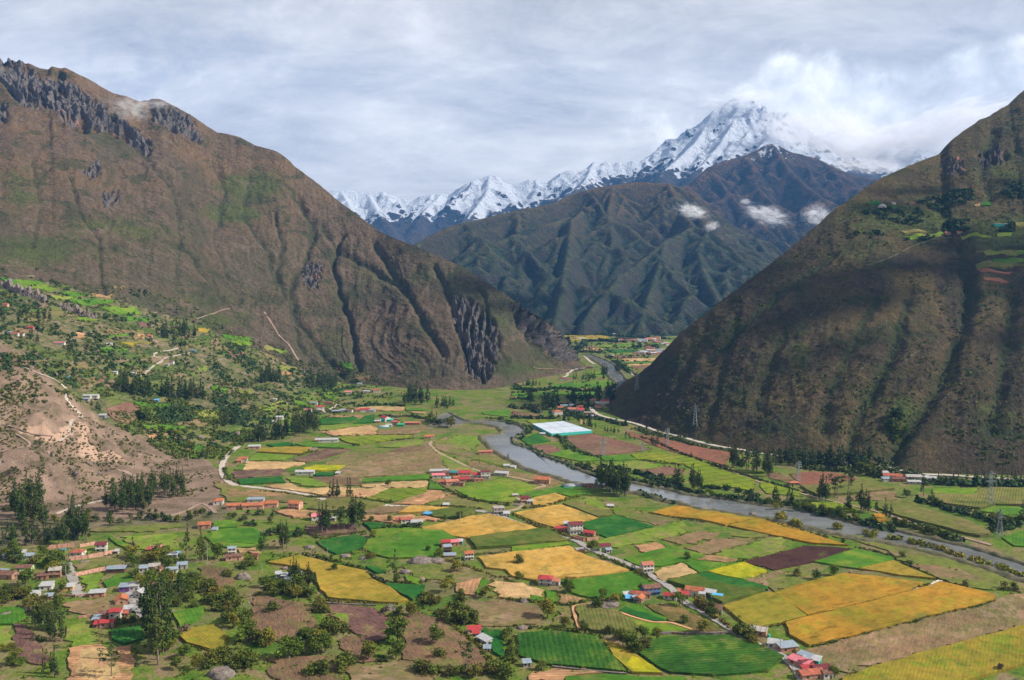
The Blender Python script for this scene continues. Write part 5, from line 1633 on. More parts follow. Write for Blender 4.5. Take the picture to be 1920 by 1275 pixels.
for i in range(3):
 PROT.setdefault('yellow',[]).append(build_proto('yellow',i,*make_round(220 + i,3.8,2.6,1.2,0.05),'leaf_yellow',SN,False))
for i in range(3):
 PROT.setdefault('shrubfar',[]).append(build_proto('shrubfar',i,*make_round(230 + i,3.6,2.4,0.5,0.03),'leaf_dark' if i else 'leaf_shrub',SN,True))
for i in range(2):
 PROT.setdefault('dry',[]).append(build_proto('dry',i,*make_round(240 + i,3.4,2.3,0.9,0.05),'leaf_dry',SN,False))
# a sparse, wind-bent tree with separate bunches of leaves
for i in range(2):
 rng_ = np.random.RandomState(300 + i)
 limbs = [(4.5 + j * 0.9,j * 2.2 + i,2.0 + (j % 3) * 0.8,1.8) for j in range(9)]
 mb_,_ = trunk_mb(rng_,14,0.28,limbs,0.03)
 cl_ = [(math.cos(a) * l,math.sin(a) * l,z + up + 0.6,1.3,1.3,0.85) for z,a,l,up in limbs] + [(0,0,13,1.4,1.4,1.1),(1.2,0.5,11.5,1.5,1.4,0.9)]
 PROT.setdefault('sparse',[]).append(build_proto('sparse',i,mb_,leaf_cloud(rng_,cl_,0.42,22),'leaf_euc',TN,False))
CATS = {'eucalyptus_tree': 'eucalyptus','broadleaf_tree': 'tree','shrub': 'shrub'}
PRND = random.Random(11)
KIND_OF = {'euc': TN,'eucfar': TN,'thin': TN,'sparse': TN,'tree': BN,'treefar': BN,'shrub': SN,'yellow': SN,'shrubfar': SN,'dry': SN}
REQ = []
def plant(kind,loc,h,label,group=None,wide=1.0,pick=None):
 prs = PROT[kind]
 i = PRND.randrange(len(prs)) if pick is None else pick % len(prs)
 if kind in ('shrub','tree','dry','yellow') and loc.y < 640: h *= 1.3; wide *= 1.12
 elif kind == 'yellow': h *= 1.4
 REQ.append((h * wide / math.hypot(loc.x,loc.y),kind,i,tuple(loc),h,label,group,wide,PRND.uniform(0.88,1.15),PRND.uniform(0,6.283)))
def plant_all():
 """the largest 295 of a kind are objects; what is left goes into one mass"""
 REQ.sort(key=lambda r: -r[0])
 rest = {}
 for sz,kind,i,loc,h,label,group,wide,wr,rz in REQ:
  nm = KIND_OF[kind]
  pr = PROT[kind][i]
  s = h / pr.h
  w = s * wide * wr
  if CNT.get(nm[0],0) >= 295:
   if not pr.merged: pr = PROT['eucfar'][i % 5]; s = h / pr.h; w = s * wide * wr
   rest.setdefault(id(pr),[pr,[]])[1].append((loc,w,s,rz))
   continue
  if pr.merged:
   r = bpy.data.objects.new(nm[0],pr.mesh[0][1]); COL.objects.link(r)
  else:
   r = bpy.data.objects.new(nm[0],None); COL.objects.link(r)
   for n_,me in pr.mesh:
    c = bpy.data.objects.new(n_,me); COL.objects.link(c); c.parent = r
  r.location = loc; r.scale = (w,w,s); r.rotation_euler = (PRND.gauss(0,0.02),PRND.gauss(0,0.02),rz)
  tagp(r,label,CATS[nm[0]],group)
  CNT[nm[0]] = CNT.get(nm[0],0) + 1
 VV,TT = [],[]
 for pr,lst in rest.values():
  V,T = pr.leaves
  for (x,y,z),w,s,rz in lst:
   c,n = math.cos(rz),math.sin(rz)
   VV.append(np.stack([(V[:,0] * c - V[:,1] * n) * w + x,(V[:,0] * n + V[:,1] * c) * w + y,V[:,2] * s + z],1)); TT.append(T * 0.6 + PRND.random() * 0.4)
 if VV:
  V = np.concatenate(VV)
  tagp(mesh_np('distant_woodland',V,np.arange(len(V)).reshape(-1,4),MATS['leaf_dark'],{'tint': np.concatenate(TT)}),kind='stuff')
def grove(kind,poly,n,h0,h1,label,c=0,wide=1.0,mind=0.0):
 pp = [q(c,*p) for p in poly]
 xs,ys = [p[0] for p in pp],[p[1] for p in pp]
 got,tries,pts = 0,0,[]
 while got < n and tries < n * 60:
  tries += 1
  x,y = PRND.uniform(min(xs),max(xs)),PRND.uniform(min(ys),max(ys))
  if not in_poly(np.array([x]),np.array([y]),pp)[0]: continue
  v = P(x,y)
  if mind and any((v.x - a) ** 2 + (v.y - b) ** 2 < mind * mind for a,b in pts): continue
  pts.append((v.x,v.y))
  lb = label
  if n > 8:
   k = (x - min(xs)) / (max(xs) - min(xs))
   w = (label.count(' ') < 12)
   lb = label + ((', left side',', middle',', right side')[int(min(k,0.999) * 3)] if w else '')
  plant(kind,v,PRND.uniform(h0,h1),lb,label,wide)
  got += 1
def row(kind,line,n,h0,h1,label,c=0,wide=1.0,jit=2.0):
 pp = [np.array(q(c,*p)) for p in line]
 L = [0]
 for a,b in zip(pp[:-1],pp[1:]): L.append(L[-1] + np.linalg.norm(b - a))
 for i in range(n):
  t_ = (i + PRND.uniform(0.1,0.9)) / n * L[-1]
  k = max(j for j in range(len(L)) if L[j] <= t_); k = min(k,len(pp) - 2)
  p = pp[k] + (pp[k + 1] - pp[k]) * (t_ - L[k]) / max(L[k + 1] - L[k],1e-6)
  v = P(p[0] + PRND.gauss(0,jit * 0.4),p[1] + PRND.gauss(0,jit * 0.2))
  plant(kind,v,PRND.uniform(h0,h1),label,label,wide)
# --- single trees, named one by one
ONE = [
 ('thin',2,1040,365,22,'tall slender eucalyptus standing alone between the wheat field and the grey boulder'),
 ('tree',2,1065,372,5,'low dark bush at the foot of the lone slender eucalyptus'),
 ('tree',2,590,290,5,'dark rounded tree growing on a green islet inside the golden wheat field'),
 ('tree',2,880,30,6,'dark tree at the right corner of the emerald field'),
 ('tree',2,1290,140,4,'small dark bush in the bright green field left of the red roofed farm'),
 ('tree',2,1370,190,6,'dark bushy tree beside the grey boulder below the farm'),
 ('tree',2,1510,295,7,'dark round tree alone on the pale pasture below the white two storey house'),
 ('tree',2,1425,440,7,'round tree on the verge left of the stubble strips'),
 ('tree',2,1455,375,5,'low wide bush above the stubble strips'),
 ('tree',2,1720,485,6,'round tree at the foot of the green strip between stubble plots'),
 ('shrub',2,120,590,5.5,'olive shrub alone on the brown scrubby field at left'),
 ('tree',2,1065,820,11,'large bushy olive tree in the middle of the purple ploughed field'),
 ('tree',2,1050,940,8,'broad olive tree just below the largest tree of the ploughed field'),
 ('tree',2,845,950,8,'round olive tree left of the pair in the ploughed field'),
 ('shrub',2,1370,935,5,'round shrub ringed by pale stones in the stubble'),
 ('tree',2,1350,830,8,'airy grey green tree on the brown stubble near the field edge'),
 ('tree',2,250,940,9,'dark rounded tree in the lower left brown field'),
 ('tree',2,520,890,8,'dark tree with broad crown right of the brown field'),
 ('tree',2,430,870,7,'dark tree touching the broad crowned one on its left'),
 ('tree',2,1165,620,7,'yellow green tree at the tip of the golden wheat field'),
 ('shrub',2,1070,625,5,'pale olive shrub below the tip of the golden wheat field'),
 ('dry',2,970,600,3.5,'dry brown brush heap under the golden wheat field'),
 ('sparse',2,1580,1040,17,'thin leaning tree with open grey green crown near the bottom'),
 ('euc',3,60,-1000,1,''),
 ('tree',3,45,232,6,'grey green tree with round crown on the left edge of the big wheat field'),
 ('tree',3,50,365,5.5,'dark round bush left of the crimson roofed house'),
 ('tree',3,410,445,7.5,'dark round tree right of the crimson roofed house'),
 ('tree',3,680,500,5.5,'small dark tree at the lower edge of the green field'),
 ('tree',3,770,535,6,'dark tree on the grassy mound left of the tiled farmhouses'),
 ('tree',3,965,445,5,'dark round tree at the left end of the long tiled house'),
 ('tree',3,265,635,9,'large dark tree between the two grey green fields'),
 ('tree',3,395,710,5.5,'dark bush at the top of the dark green crop field'),
 ('tree',3,535,735,5,'dark bush at the foot of the red dirt path'),
 ('tree',3,650,575,6,'dark tree on the boulder mound beside the red dirt path'),
 ('tree',3,975,795,6.5,'dark tree beside the grey stone wall'),
 ('tree',3,1085,795,5,'dark bush at the left end of the grey stone wall'),
 ('tree',3,895,870,8,'dark tree at the corner of the potato field'),
 ('tree',3,830,845,7,'rust tinted tree above the yellow wedge of field'),
 ('tree',3,1435,755,6.5,'dark round tree standing on the green strip above the stone wall'),
 ('tree',3,1285,675,4.5,'small grey tree in the olive scrub field'),
 ('tree',3,1310,200,5,'dark tree at the corner of the green field right of the road'),
 ('tree',3,1255,545,7,'dark tree beside the road below the red and white roof'),
 ('tree',3,600,150,8,'dark leaning tree at the roadside above the wheat field'),
 ('shrub',3,225,1025,4.5,'olive bush right of the small blue hut'),
 ('tree',4,215,330,5,'dark tree on the pasture below the dark ploughed field, leftmost of three'),
 ('tree',4,360,355,6,'dark tree on the pasture below the dark ploughed field, middle of three'),
 ('tree',4,495,325,6.5,'dark tree on the pasture below the dark ploughed field, rightmost of three'),
 ('shrub',4,565,70,3.5,'small dark bush above the right end of the orange wheat strip'),
 ('shrub',4,1005,185,4,'dark bush right of the bright green field corner'),
 ('shrub',4,1050,240,3,'small dark bush at the tip of the golden triangle'),
 ('shrub',4,1770,420,4,'dark bush near the right edge, left one of a pair'),
 ('shrub',4,1840,425,4.5,'dark bush near the right edge, right one of a pair'),
 ('shrub',4,1480,405,3.5,'low dark bush at the top of the long golden field'),
 ('dry',4,1740,1035,3.5,'dry brown bush on the golden field at lower right'),
 ('shrub',4,195,920,3,'small green bush by the grey roofed brick shed'),
 ('tree',4,500,1080,5,'green tree at the right wall of the maroon roofed farm'),
 ('sparse',1,840,1085,17,'lone eucalyptus with open crown and bare trunk on the straw field'),
 ('tree',1,195,400,9,'broad bright green tree beside the adobe houses of the village'),
 ('tree',1,1220,195,7,'dark round tree in front of the pink roofed house'),
 ('tree',1,1630,190,8.5,'dark round tree left of the grey roofed two level house'),
 ('tree',1,1010,250,7,'olive tree at the upper corner of the village paddock'),
 ('tree',1,1010,345,6,'yellow green tree above the right end of the village paddock'),
 ('tree',1,1130,395,9,'broad dark green tree behind the long white building'),
 ('tree',1,1430,400,8,'dark tree left of the brown ploughed hollow'),
 ('tree',1,1270,255,6,'grey green tree behind the grey roofs in the village'),
 ('tree',1,470,440,6,'green tree in front of the yellow walled shed'),
 ('tree',1,440,230,8,'teal dark tree in front of the blue walled house'),
 ('euc',1,1000,170,14,'eucalyptus behind the village right of the small white hut'),
 ('euc',1,1520,205,24,'tall eucalyptus right of the pair at the top of the village'),
 ('euc',1,1400,180,24,'tall dark eucalyptus beside the blue and white sheds'),
 ('euc',1,1350,450,19,'narrow eucalyptus with pale trunk right of the small red roof'),
 ('dry',1,1380,755,4.5,'reddish leafless thicket on the grass below the village'),
 ('tree',1,1850,810,9,'olive tree at the edge of the small ochre field'),
 ('tree',1,1750,710,7,'grey olive tree below the rocky bank'),
 ('thin',1,410,1080,17,'golden green poplar with narrow crown at the bottom left'),
 ('tree',7,180,250,14,'dark broad tree on the river bank upstream of the bend'),
 ('tree',6,1635,200,13,'bright green rounded tree at the upper river bend'),
 ('tree',7,1190,830,4,'small dark bush left of the riverside grove'),
 ('thin',7,612,490,9,'small slender tree alone on the near river bank'),
 ('tree',7,395,515,4,'low bush on the stony plot by the river'),
 ('tree',7,855,700,1,''),
 ('thin',6,590,390,8,'small dark conical tree beside the bright green plots'),
 ('tree',6,1310,695,8,'dark tree on the straw coloured strip'),
 ('tree',6,1215,700,4,'low dark bush left of the tree on the straw strip'),
 ('tree',6,730,935,6.5,'dark round tree left of the pink roofed white house'),
 ('tree',6,1185,965,6,'dark round tree right of the tall eucalyptus pair'),
 ('tree',6,1195,1080,6,'dark round tree at the lower end of the plots below the tall eucalypts'),
 ('tree',6,1325,955,6,'olive tree above the white farm sheds'),
 ('tree',6,1850,935,7,'dark tree by the pole above the big wheat field'),
 ('tree',6,1735,950,6,'dark tree left of the pole above the big wheat field'),
 ('euc',6,565,130,13,'single dark eucalyptus above the slope grove'),
 ('tree',5,845,665,5.5,'small green tree alone on the bare hillside'),
 ('tree',5,665,805,5,'round bush beside the pale hillside track'),
 ('euc',5,550,830,12,'small eucalyptus standing apart on the hillside left of the grove'),
 ('thin',8,385,475,9,'small conical tree on the lower edge of the red field'),
 ('euc',8,1020,530,14,'bright eucalyptus right of the grove under the road'),
 ('tree',8,525,775,9,'bright green rounded tree on the far river bank'),
 ('tree',8,555,520,4,'round green bush on the edge of the red field'),
 ('euc',9,610,880,22,'large dark eucalyptus right of the hamlet by the highway'),
 ('tree',9,460,895,8,'dark round tree left of the big eucalyptus by the hamlet'),
 ('euc',9,145,590,22,'single pale topped eucalyptus under the rock cut of the road'),
 ('euc',9,1470,1060,14,'dark narrow tree at the right edge beside the green plot'),
]
for kind_,c_,x_,y_,h_,lab_ in ONE:
 if lab_:
  plant(kind_,P(*q(c_,x_,y_)),h_,lab_)
# --- groves and rows: trees nothing tells apart share their grove's label
GR = [
 # slope groves, left
 ('euc',10,[(840,1040),(900,1030),(1100,1075),(1380,1085),(1540,1095),(1560,1060),(1300,1020),(900,990)],46,20,28,'tall eucalyptus in the dense dark grove above the brown plot on the left slope'),
 ('euc',5,[(760,850),(880,890),(1080,905),(1200,800),(1430,760),(1440,700),(1200,690),(1000,760),(800,800)],58,17,25,'eucalyptus of the bright green grove at the foot of the bare near hill'),
 ('euc',5,[(100,940),(180,1030),(330,1020),(330,960),(240,900),(380,880),(440,900),(440,860),(300,820),(130,860)],20,23,33,'tall olive eucalyptus at the left edge under the bare near hill'),
 ('euc',5,[(470,1060),(530,1090),(660,1100),(680,1050),(560,1010)],11,22,29,'tall eucalyptus in the clump right of the hillside trees, above the village'),
 ('euc',1,[(0,90),(120,110),(290,120),(420,90),(600,90),(700,60),(500,20),(100,20)],20,12,22,'dark tree of the belt above the walled compound'),
 ('euc',1,[(1080,700),(1160,880),(1080,980),(1220,1030),(1270,900),(1240,700),(1190,620)],13,24,37,'tall eucalyptus of the foreground clump below the village road'),
 ('euc',1,[(240,700),(300,780),(420,850),(500,820),(470,700),(330,640)],14,12,19,'eucalyptus of the belt between the purple soil and the pale green plot'),
 ('thin',1,[(300,1020),(440,1040),(460,1110),(330,1110)],6,9,14,'golden green young poplar at the bottom left corner'),
 ('euc',1,[(1120,480),(1180,600),(1260,620),(1320,540),(1250,470)],5,14,22,'eucalyptus behind the curving village lane'),
 ('euc',2,[(240,380),(320,410),(440,430),(470,380),(420,340),(260,330)],11,12,18,'eucalyptus of the clump hiding the small white farm left of the golden field'),
 ('euc',2,[(130,140),(190,160),(280,130),(270,90),(150,100)],5,16,22,'tall eucalyptus above the golden field, left clump'),
 ('euc',2,[(10,130),(50,160),(70,140),(40,110)],2,14,18,'eucalyptus pair left of the tall clump above the golden field'),
 ('euc',6,[(780,1040),(860,1060),(880,1020),(800,1010)],5,20,26,'tall eucalyptus in the left bunch above the emerald field'),
 ('sparse',6,[(930,1030),(990,1040),(990,1010),(930,1010)],3,18,24,'open crowned eucalyptus in the middle bunch above the emerald field'),
 ('euc',6,[(1030,1020),(1100,1030),(1110,990),(1040,990)],5,22,30,'tall eucalyptus in the right bunch above the emerald field'),
 ('thin',6,[(860,770),(900,780),(960,780),(1030,790),(1040,770),(900,760)],8,14,23,'slender eucalyptus of the feathery group on the straw coloured field'),
 ('euc',6,[(560,300),(640,320),(790,310),(790,240),(680,220),(600,260)],22,22,31,'dark eucalyptus of the tall grove left of the pale straw field'),
 ('euc',6,[(280,350),(330,370),(440,350),(560,330),(560,290),(400,290)],24,17,26,'eucalyptus of the belt above the curving white road'),
 ('euc',6,[(60,240),(100,260),(180,230),(180,180),(90,180)],8,16,22,'eucalyptus on the rocky slope above the curving white road'),
 ('tree',6,[(570,150),(640,160),(660,120),(590,110)],3,7,10,'dark rounded tree above the slope grove'),
 ('eucfar',11,[(1420,810),(1620,800),(1600,740),(1440,720)],22,18,28,'dark tree of the thicket right of the upper hamlet'),
 ('eucfar',11,[(320,640),(500,650),(500,590),(380,580)],24,16,25,'dark eucalyptus of the wood on the terraced slope'),
 ('eucfar',11,[(640,640),(760,690),(930,680),(940,620),(780,620)],30,16,27,'dark eucalyptus of the wood at the foot of the bare mountain'),
 ('eucfar',10,[(1180,600),(1280,680),(1420,690),(1480,600),(1400,550),(1240,540)],28,14,22,'dark tree of the wood at the top of the terraces'),
 ('eucfar',10,[(0,500),(120,530),(240,430),(180,400),(0,420)],9,14,20,'dark tree of the wood at the far left under the terraces'),
 ('eucfar',10,[(260,500),(380,560),(500,500),(420,450),(280,450)],7,12,18,'dark tree below the pale cliffs on the terraces'),
 ('eucfar',10,[(200,650),(280,660),(320,630),(240,610)],4,10,14,'dark tree beside the small red roofed houses on the terraces'),
 ('eucfar',10,[(500,710),(640,720),(660,680),(520,680)],5,10,13,'dark tree right of the white cottages on the terraces'),
 ('eucfar',5,[(620,120),(760,140),(760,90),(660,80)],5,9,13,'tree beside the white buildings over the pale track'),
 ('treefar',5,[(1000,220),(1080,230),(1150,200),(1130,140),(1020,160)],5,9,15,'dark tree right of the brown plot on the slope'),
 ('treefar',5,[(1160,380),(1300,400),(1500,330),(1480,280),(1200,300)],8,7,12,'dark tree among the small green plots on the slope'),
 ('treefar',5,[(1390,460),(1560,500),(1600,420),(1540,350),(1400,400)],6,6,10,'dark tree beside the lowest green plots of the slope'),
 # river and beyond
 ('euc',7,[(1250,700),(1330,760),(1500,770),(1500,700),(1360,680)],26,20,31,'dark eucalyptus of the large riverside grove on the near bank'),
 ('tree',7,[(1120,560),(1240,590),(1260,560),(1160,530)],4,6,9,'round tree on the far bank behind the riverside grove'),
 ('eucfar',7,[(20,190),(80,200),(80,160),(20,150)],2,9,13,'tree at the left end of the upper river bend'),
 ('treefar',7,[(30,215),(110,225),(200,215),(260,205),(160,195),(40,200)],12,5,9,'dark bushy tree along the water of the upper river bend'),
 ('treefar',6,[(1600,215),(1700,240),(1700,225),(1620,200)],6,7,11,'dark tree hiding the left end of the upper river bend'),
 ('tree',8,[(900,860),(1200,880),(1500,940),(1900,1030),(1900,1000),(1500,915),(1200,860)],22,5,9,'dark bushy tree crowding the far bank downstream'),
 ('eucfar',7,[(60,100),(220,130),(230,90),(80,70)],10,14,20,'dark tree of the belt above the upper river bend'),
 ('eucfar',7,[(860,120),(920,135),(960,120),(900,100)],5,20,26,'tall dark eucalyptus left of the orange roofed village houses'),
 ('eucfar',7,[(1010,200),(1140,215),(1140,190),(1020,180)],7,11,16,'dark tree above the white covered greenhouse'),
 ('eucfar',7,[(1170,240),(1290,275),(1290,240),(1190,215)],7,10,15,'dark tree right of the white covered greenhouse'),
 ('eucfar',7,[(1310,280),(1440,310),(1440,280),(1320,260)],6,6,10,'small dark tree in the row above the large ploughed field'),
 ('eucfar',7,[(1460,320),(1610,365),(1620,345),(1480,300)],5,6,10,'dark conical tree of the row beside the red ploughed strip'),
 ('eucfar',7,[(1650,370),(1740,390),(1740,360),(1660,350)],5,8,12,'dark tree of the tuft at the end of the ploughed field'),
 ('euc',8,[(140,680),(200,700),(320,700),(320,650),(160,640)],6,13,19,'dark eucalyptus on the far bank, left bunch opposite the river island'),
 ('euc',8,[(330,720),(380,740),(460,730),(450,690),(350,680)],6,18,25,'tall dark eucalyptus on the far bank, right bunch opposite the wheat'),
 ('euc',8,[(680,560),(760,580),(980,620),(980,580),(860,560),(700,530)],22,19,27,'dark eucalyptus of the long grove beside the striped green field'),
 ('eucfar',8,[(1000,520),(1250,560),(1250,500),(1000,480)],18,14,24,'dark tree under the mountain foot, left of the wood'),
 ('eucfar',8,[(1250,540),(1450,550),(1780,560),(1780,500),(1300,480)],18,18,26,'dark eucalyptus of the wood along the mountain foot'),
 ('euc',8,[(1330,800),(1400,820),(1450,800),(1380,770)],4,22,30,'tall feathery eucalyptus on the far bank, largest of the riverside line'),
 ('sparse',8,[(1450,800),(1580,790),(1560,740),(1460,760)],3,20,26,'open crowned eucalyptus beside the tall feathery one on the far bank'),
 ('euc',8,[(1530,880),(1600,890),(1590,850),(1540,850)],2,14,18,'dark tree between the feathery eucalypts and the tall dark pair'),
 ('euc',8,[(1620,900),(1760,930),(1780,880),(1660,860)],6,18,25,'dark ragged eucalyptus on the far bank at the river curve'),
 ('euc',8,[(1820,960),(1880,970),(1880,930),(1830,930)],2,16,20,'narrow dark tree at the end of the riverside line'),
 ('thin',8,[(800,830),(860,850),(900,790),(1180,830),(1100,780),(830,780)],9,9,16,'thin riverside tree between the river and the striped field'),
 ('tree',8,[(900,840),(1160,870),(1280,880),(1280,850),(1000,810)],8,6,9,'dark bushy tree on the far bank below the striped field'),
 ('yellow',8,[(1020,920),(1200,970),(1240,1000),(1180,1000),(1030,940)],8,3.5,5.5,'yellow green willow shrub on the near river bank'),
 ('yellow',8,[(1390,1010),(1510,1030),(1510,1015),(1400,1000)],3,3.5,5,'yellow green willow shrub isolated on the near bank'),
 ('yellow',8,[(1660,1060),(1770,1080),(1770,1060),(1670,1045)],3,4,5,'yellow green willow shrub on the river edge near the green field corner'),
 ('eucfar',9,[(720,790),(1000,800),(1500,805),(1640,800),(1640,760),(1000,750),(730,740)],34,9,13,'dark tree of the long belt along the highway'),
 ('treefar',9,[(330,430),(480,400),(480,300),(370,200),(340,280)],12,9,16,'dark green tree in the gully on the right mountain'),
 ('treefar',9,[(20,660),(120,700),(240,760),(260,700),(160,640),(30,560)],14,8,13,'dark tree of the thicket around the roadside hamlet'),
 ('tree',9,[(540,940),(700,960),(900,1030),(1180,1100),(1250,1180),(1380,1160),(1340,1100),(1100,1050),(800,980),(700,920)],20,4,7,'dark bush of the thicket between the two olive fields'),
 ('tree',9,[(1300,1160),(1480,1180),(1490,1110),(1350,1110)],5,6,9,'dark rounded tree at the right edge by the lattice tower'),
 ('tree',9,[(350,1130),(560,1170),(800,1240),(900,1290),(820,1290),(540,1200),(350,1160)],11,5,8,'dark bank side tree below the olive strip'),
 # far
 ('eucfar',12,[(890,980),(950,1010),(1090,1000),(1080,950),(920,950)],8,24,32,'tall dark eucalyptus between the village and the mountain foot'),
 ('eucfar',12,[(300,1110),(460,1120),(460,1080),(320,1070)],6,24,32,'tall dark eucalyptus left of the far bank village'),
 ('eucfar',12,[(440,1040),(700,1050),(880,1040),(880,980),(600,960),(440,1000)],20,14,24,'dark tree of the wood behind the far bank village'),
 ('eucfar',12,[(160,1010),(260,1040),(250,990),(180,980)],5,18,24,'dark tree left of the wood, among bright meadows'),
 ('eucfar',12,[(90,840),(340,835),(350,820),(100,820)],10,10,15,'dark tree in the row at the foot of the pale slope'),
 ('eucfar',12,[(640,790),(1000,770),(1000,740),(660,760)],11,13,19,'dark tree of the row above the bright far meadow'),
 ('eucfar',12,[(970,750),(1080,750),(1070,700),(990,700)],4,20,26,'tall tree by the far river reach, left bank'),
 ('eucfar',12,[(1130,700),(1190,710),(1170,640),(1140,650)],4,24,30,'tall dark tree on the right bank of the far river reach'),
 ('eucfar',12,[(700,460),(960,510),(1080,560),(1060,530),(960,480),(720,450)],12,10,20,'dark tree along the far reach of the river'),
 ('eucfar',12,[(600,400),(720,430),(720,390),(620,370)],7,12,20,'dark tree at the foot of the far crag'),
 ('tree',1,[(0,200),(260,250),(520,380),(560,330),(400,180),(100,130)],14,4,8,'tree among the houses at the upper left of the village'),
 ('tree',1,[(960,240),(1250,260),(1480,230),(1440,180),(1100,150),(960,170)],12,4,8,'tree among the upper cluster of village houses'),
 ('tree',1,[(1040,440),(1300,460),(1560,470),(1500,360),(1300,330),(1060,380)],14,4,8,'tree between the white gabled house and the brown hollow'),
 ('tree',1,[(1150,830),(1320,1080),(1500,1090),(1460,900),(1300,780)],9,4,8,'dark tree right of the foreground eucalypts'),
 ('tree',1,[(0,880),(90,1000),(280,1000),(200,900),(60,860)],5,3,5,'low tree at the left edge under the purple soil'),
 ('tree',2,[(0,450),(120,470),(340,500),(420,480),(300,400),(40,380)],10,5,8,'dark tree of the belt above the brown scrubby field'),
 ('tree',2,[(10,820),(260,960),(560,920),(600,850),(380,780),(100,800)],9,5,8,'dark tree of the belt across the lower brown fields'),
 ('tree',5,[(0,880),(300,1000),(680,960),(700,900),(420,900),(0,850)],16,4,8,'dark tree of the belt under the bare near hill'),
 ('treefar',5,[(700,940),(1500,960),(1640,900),(1500,860),(900,900)],14,4,7,'dark tree of the belt left of the orange roofed school'),
]
TOT = sum(g_[3] for g_ in GR)
for kind_,c_,poly_,n_,h0_,h1_,lab_ in GR:
 grove(kind_,poly_,n_,h0_,h1_,lab_,c_)
# shrubs: foreground hedges of bushes in clusters
SH = [
 ('shrub',2,[(90,470),(250,470),(440,520),(440,470),(300,420),(100,420)],13,3.5,6,'olive shrub of the thicket under the white farm'),
 ('shrub',2,[(430,560),(500,680),(560,780),(640,770),(700,760),(600,690),(520,590),(460,520)],13,3.5,6,'shrub of the hedge between the brown and purple fields'),
 ('shrub',2,[(0,840),(80,870),(140,900),(140,830),(60,800),(0,810)],6,4,6,'shrub left of the dark tree in the lower brown field'),
 ('shrub',2,[(600,1040),(700,1090),(700,980),(640,960)],5,4,7,'yellow olive shrub under the brown field'),
 ('shrub',2,[(410,1060),(520,1090),(500,1040),(430,1030)],3,5,7,'yellow green shrub at the bottom below the brown field'),
 ('shrub',2,[(1180,1040),(1340,1090),(1340,1040),(1220,1000)],6,4,6,'shrub at the bottom of the ridged stubble'),
 ('shrub',2,[(1400,1060),(1600,1100),(1800,1090),(1900,1090),(1900,1040),(1700,1010),(1640,1060)],11,3.5,5.5,'shrub along the bottom edge beside the field boundary'),
 ('shrub',2,[(1370,620),(1480,680),(1580,730),(1680,710),(1600,640),(1540,590),(1430,590)],11,3.5,7,'shrub of the hedge above the red roofed shed'),
 ('shrub',2,[(1210,500),(1340,580),(1350,520),(1270,470)],6,3.5,6,'reddish green shrub right of the golden field tip'),
 ('shrub',2,[(1500,520),(1620,510),(1600,470),(1520,470)],4,3,5,'shrub below the stubble strips'),
 ('shrub',2,[(1850,780),(1900,980),(1920,1000),(1920,760)],7,3,5,'shrub right of the emerald garden plot'),
 ('shrub',2,[(620,200),(760,210),(860,200),(900,170),(700,170)],6,2,3.5,'low shrub of the stony bank under the emerald field'),
 ('shrub',1,[(1370,370),(1500,420),(1620,460),(1600,400),(1480,360)],8,3.5,6,'dark shrub left of the brown hollow by the village'),
 ('shrub',1,[(1500,520),(1640,620),(1820,560),(1820,470),(1640,440)],16,3.5,6,'green shrub of the broad thicket right of the village'),
 ('shrub',1,[(1680,690),(1900,700),(1910,640),(1700,640)],6,4,6,'olive shrub below the rocky bank'),
 ('shrub',1,[(1480,1020),(1600,1040),(1880,1040),(1880,950),(1600,930)],12,4,6.5,'dark green shrub of the bottom hedge left of centre'),
 ('shrub',1,[(1660,330),(1740,350),(1740,310),(1680,300)],3,3,4,'dark shrub beside the pale boulder'),
 ('shrub',1,[(200,560),(330,640),(560,640),(440,540),(300,500)],10,3.5,6,'shrub of the thicket left of the red roofed adobe house'),
 ('shrub',1,[(0,530),(260,540),(250,450),(0,420)],13,3.5,6,'shrub at the left edge below the village sheds'),
 ('shrub',1,[(0,200),(300,240),(300,180),(20,160)],8,3,5.5,'shrub among the grey roofs at the village edge'),
 ('shrub',1,[(1270,470),(1330,560),(1480,560),(1480,480),(1400,420)],7,3,5,'dry olive shrub on the bank right of the lane'),
 ('shrub',1,[(1750,270),(1900,290),(1910,210),(1830,210)],6,3,5,'shrub right of the brown ploughed hollow'),
 ('shrub',1,[(880,680),(1080,690),(1060,640),(960,640)],5,2.5,4,'dark shrub on the bank right of the red roofed adobe house'),
 ('shrub',3,[(700,750),(800,800),(870,860),(960,920),(1000,880),(880,780),(760,740)],9,3.5,6,'shrub of the hedge left of the potato field'),
 ('shrub',3,[(1360,540),(1440,600),(1530,650),(1530,600),(1420,540)],7,3.5,5.5,'dark roadside shrub below the tiled farm'),
 ('shrub',3,[(1640,760),(1760,800),(1900,870),(1900,830),(1780,760),(1680,730)],9,3.5,5.5,'dark roadside shrub above the potato field'),
 ('shrub',3,[(620,560),(780,580),(770,550),(700,530)],4,2.5,4,'dark shrub crowning the boulder mound'),
 ('shrub',3,[(880,270),(1000,340),(1020,330),(920,260)],4,2.5,3.5,'roadside shrub left of the salmon roofed house'),
 ('shrubfar',6,[(170,960),(300,1000),(500,960),(480,880),(300,880),(60,900)],14,3,5.5,'dark shrub around the rocky knoll under the long orange roofed school'),
 ('shrubfar',6,[(370,1090),(470,1060),(640,1090),(640,1020),(440,1000)],10,4,8,'dark shrub of the belt right of the bright green meadow'),
 ('shrubfar',5,[(690,960),(900,990),(1200,960),(1500,940),(1500,890),(900,920),(700,900)],16,3,6,'dark shrub of the belt under the bright grove'),
]
for kind_,c_,poly_,n_,h0_,h1_,lab_ in SH:
 grove(kind_,poly_,n_,h0_,h1_,lab_,c_)
plant_all()
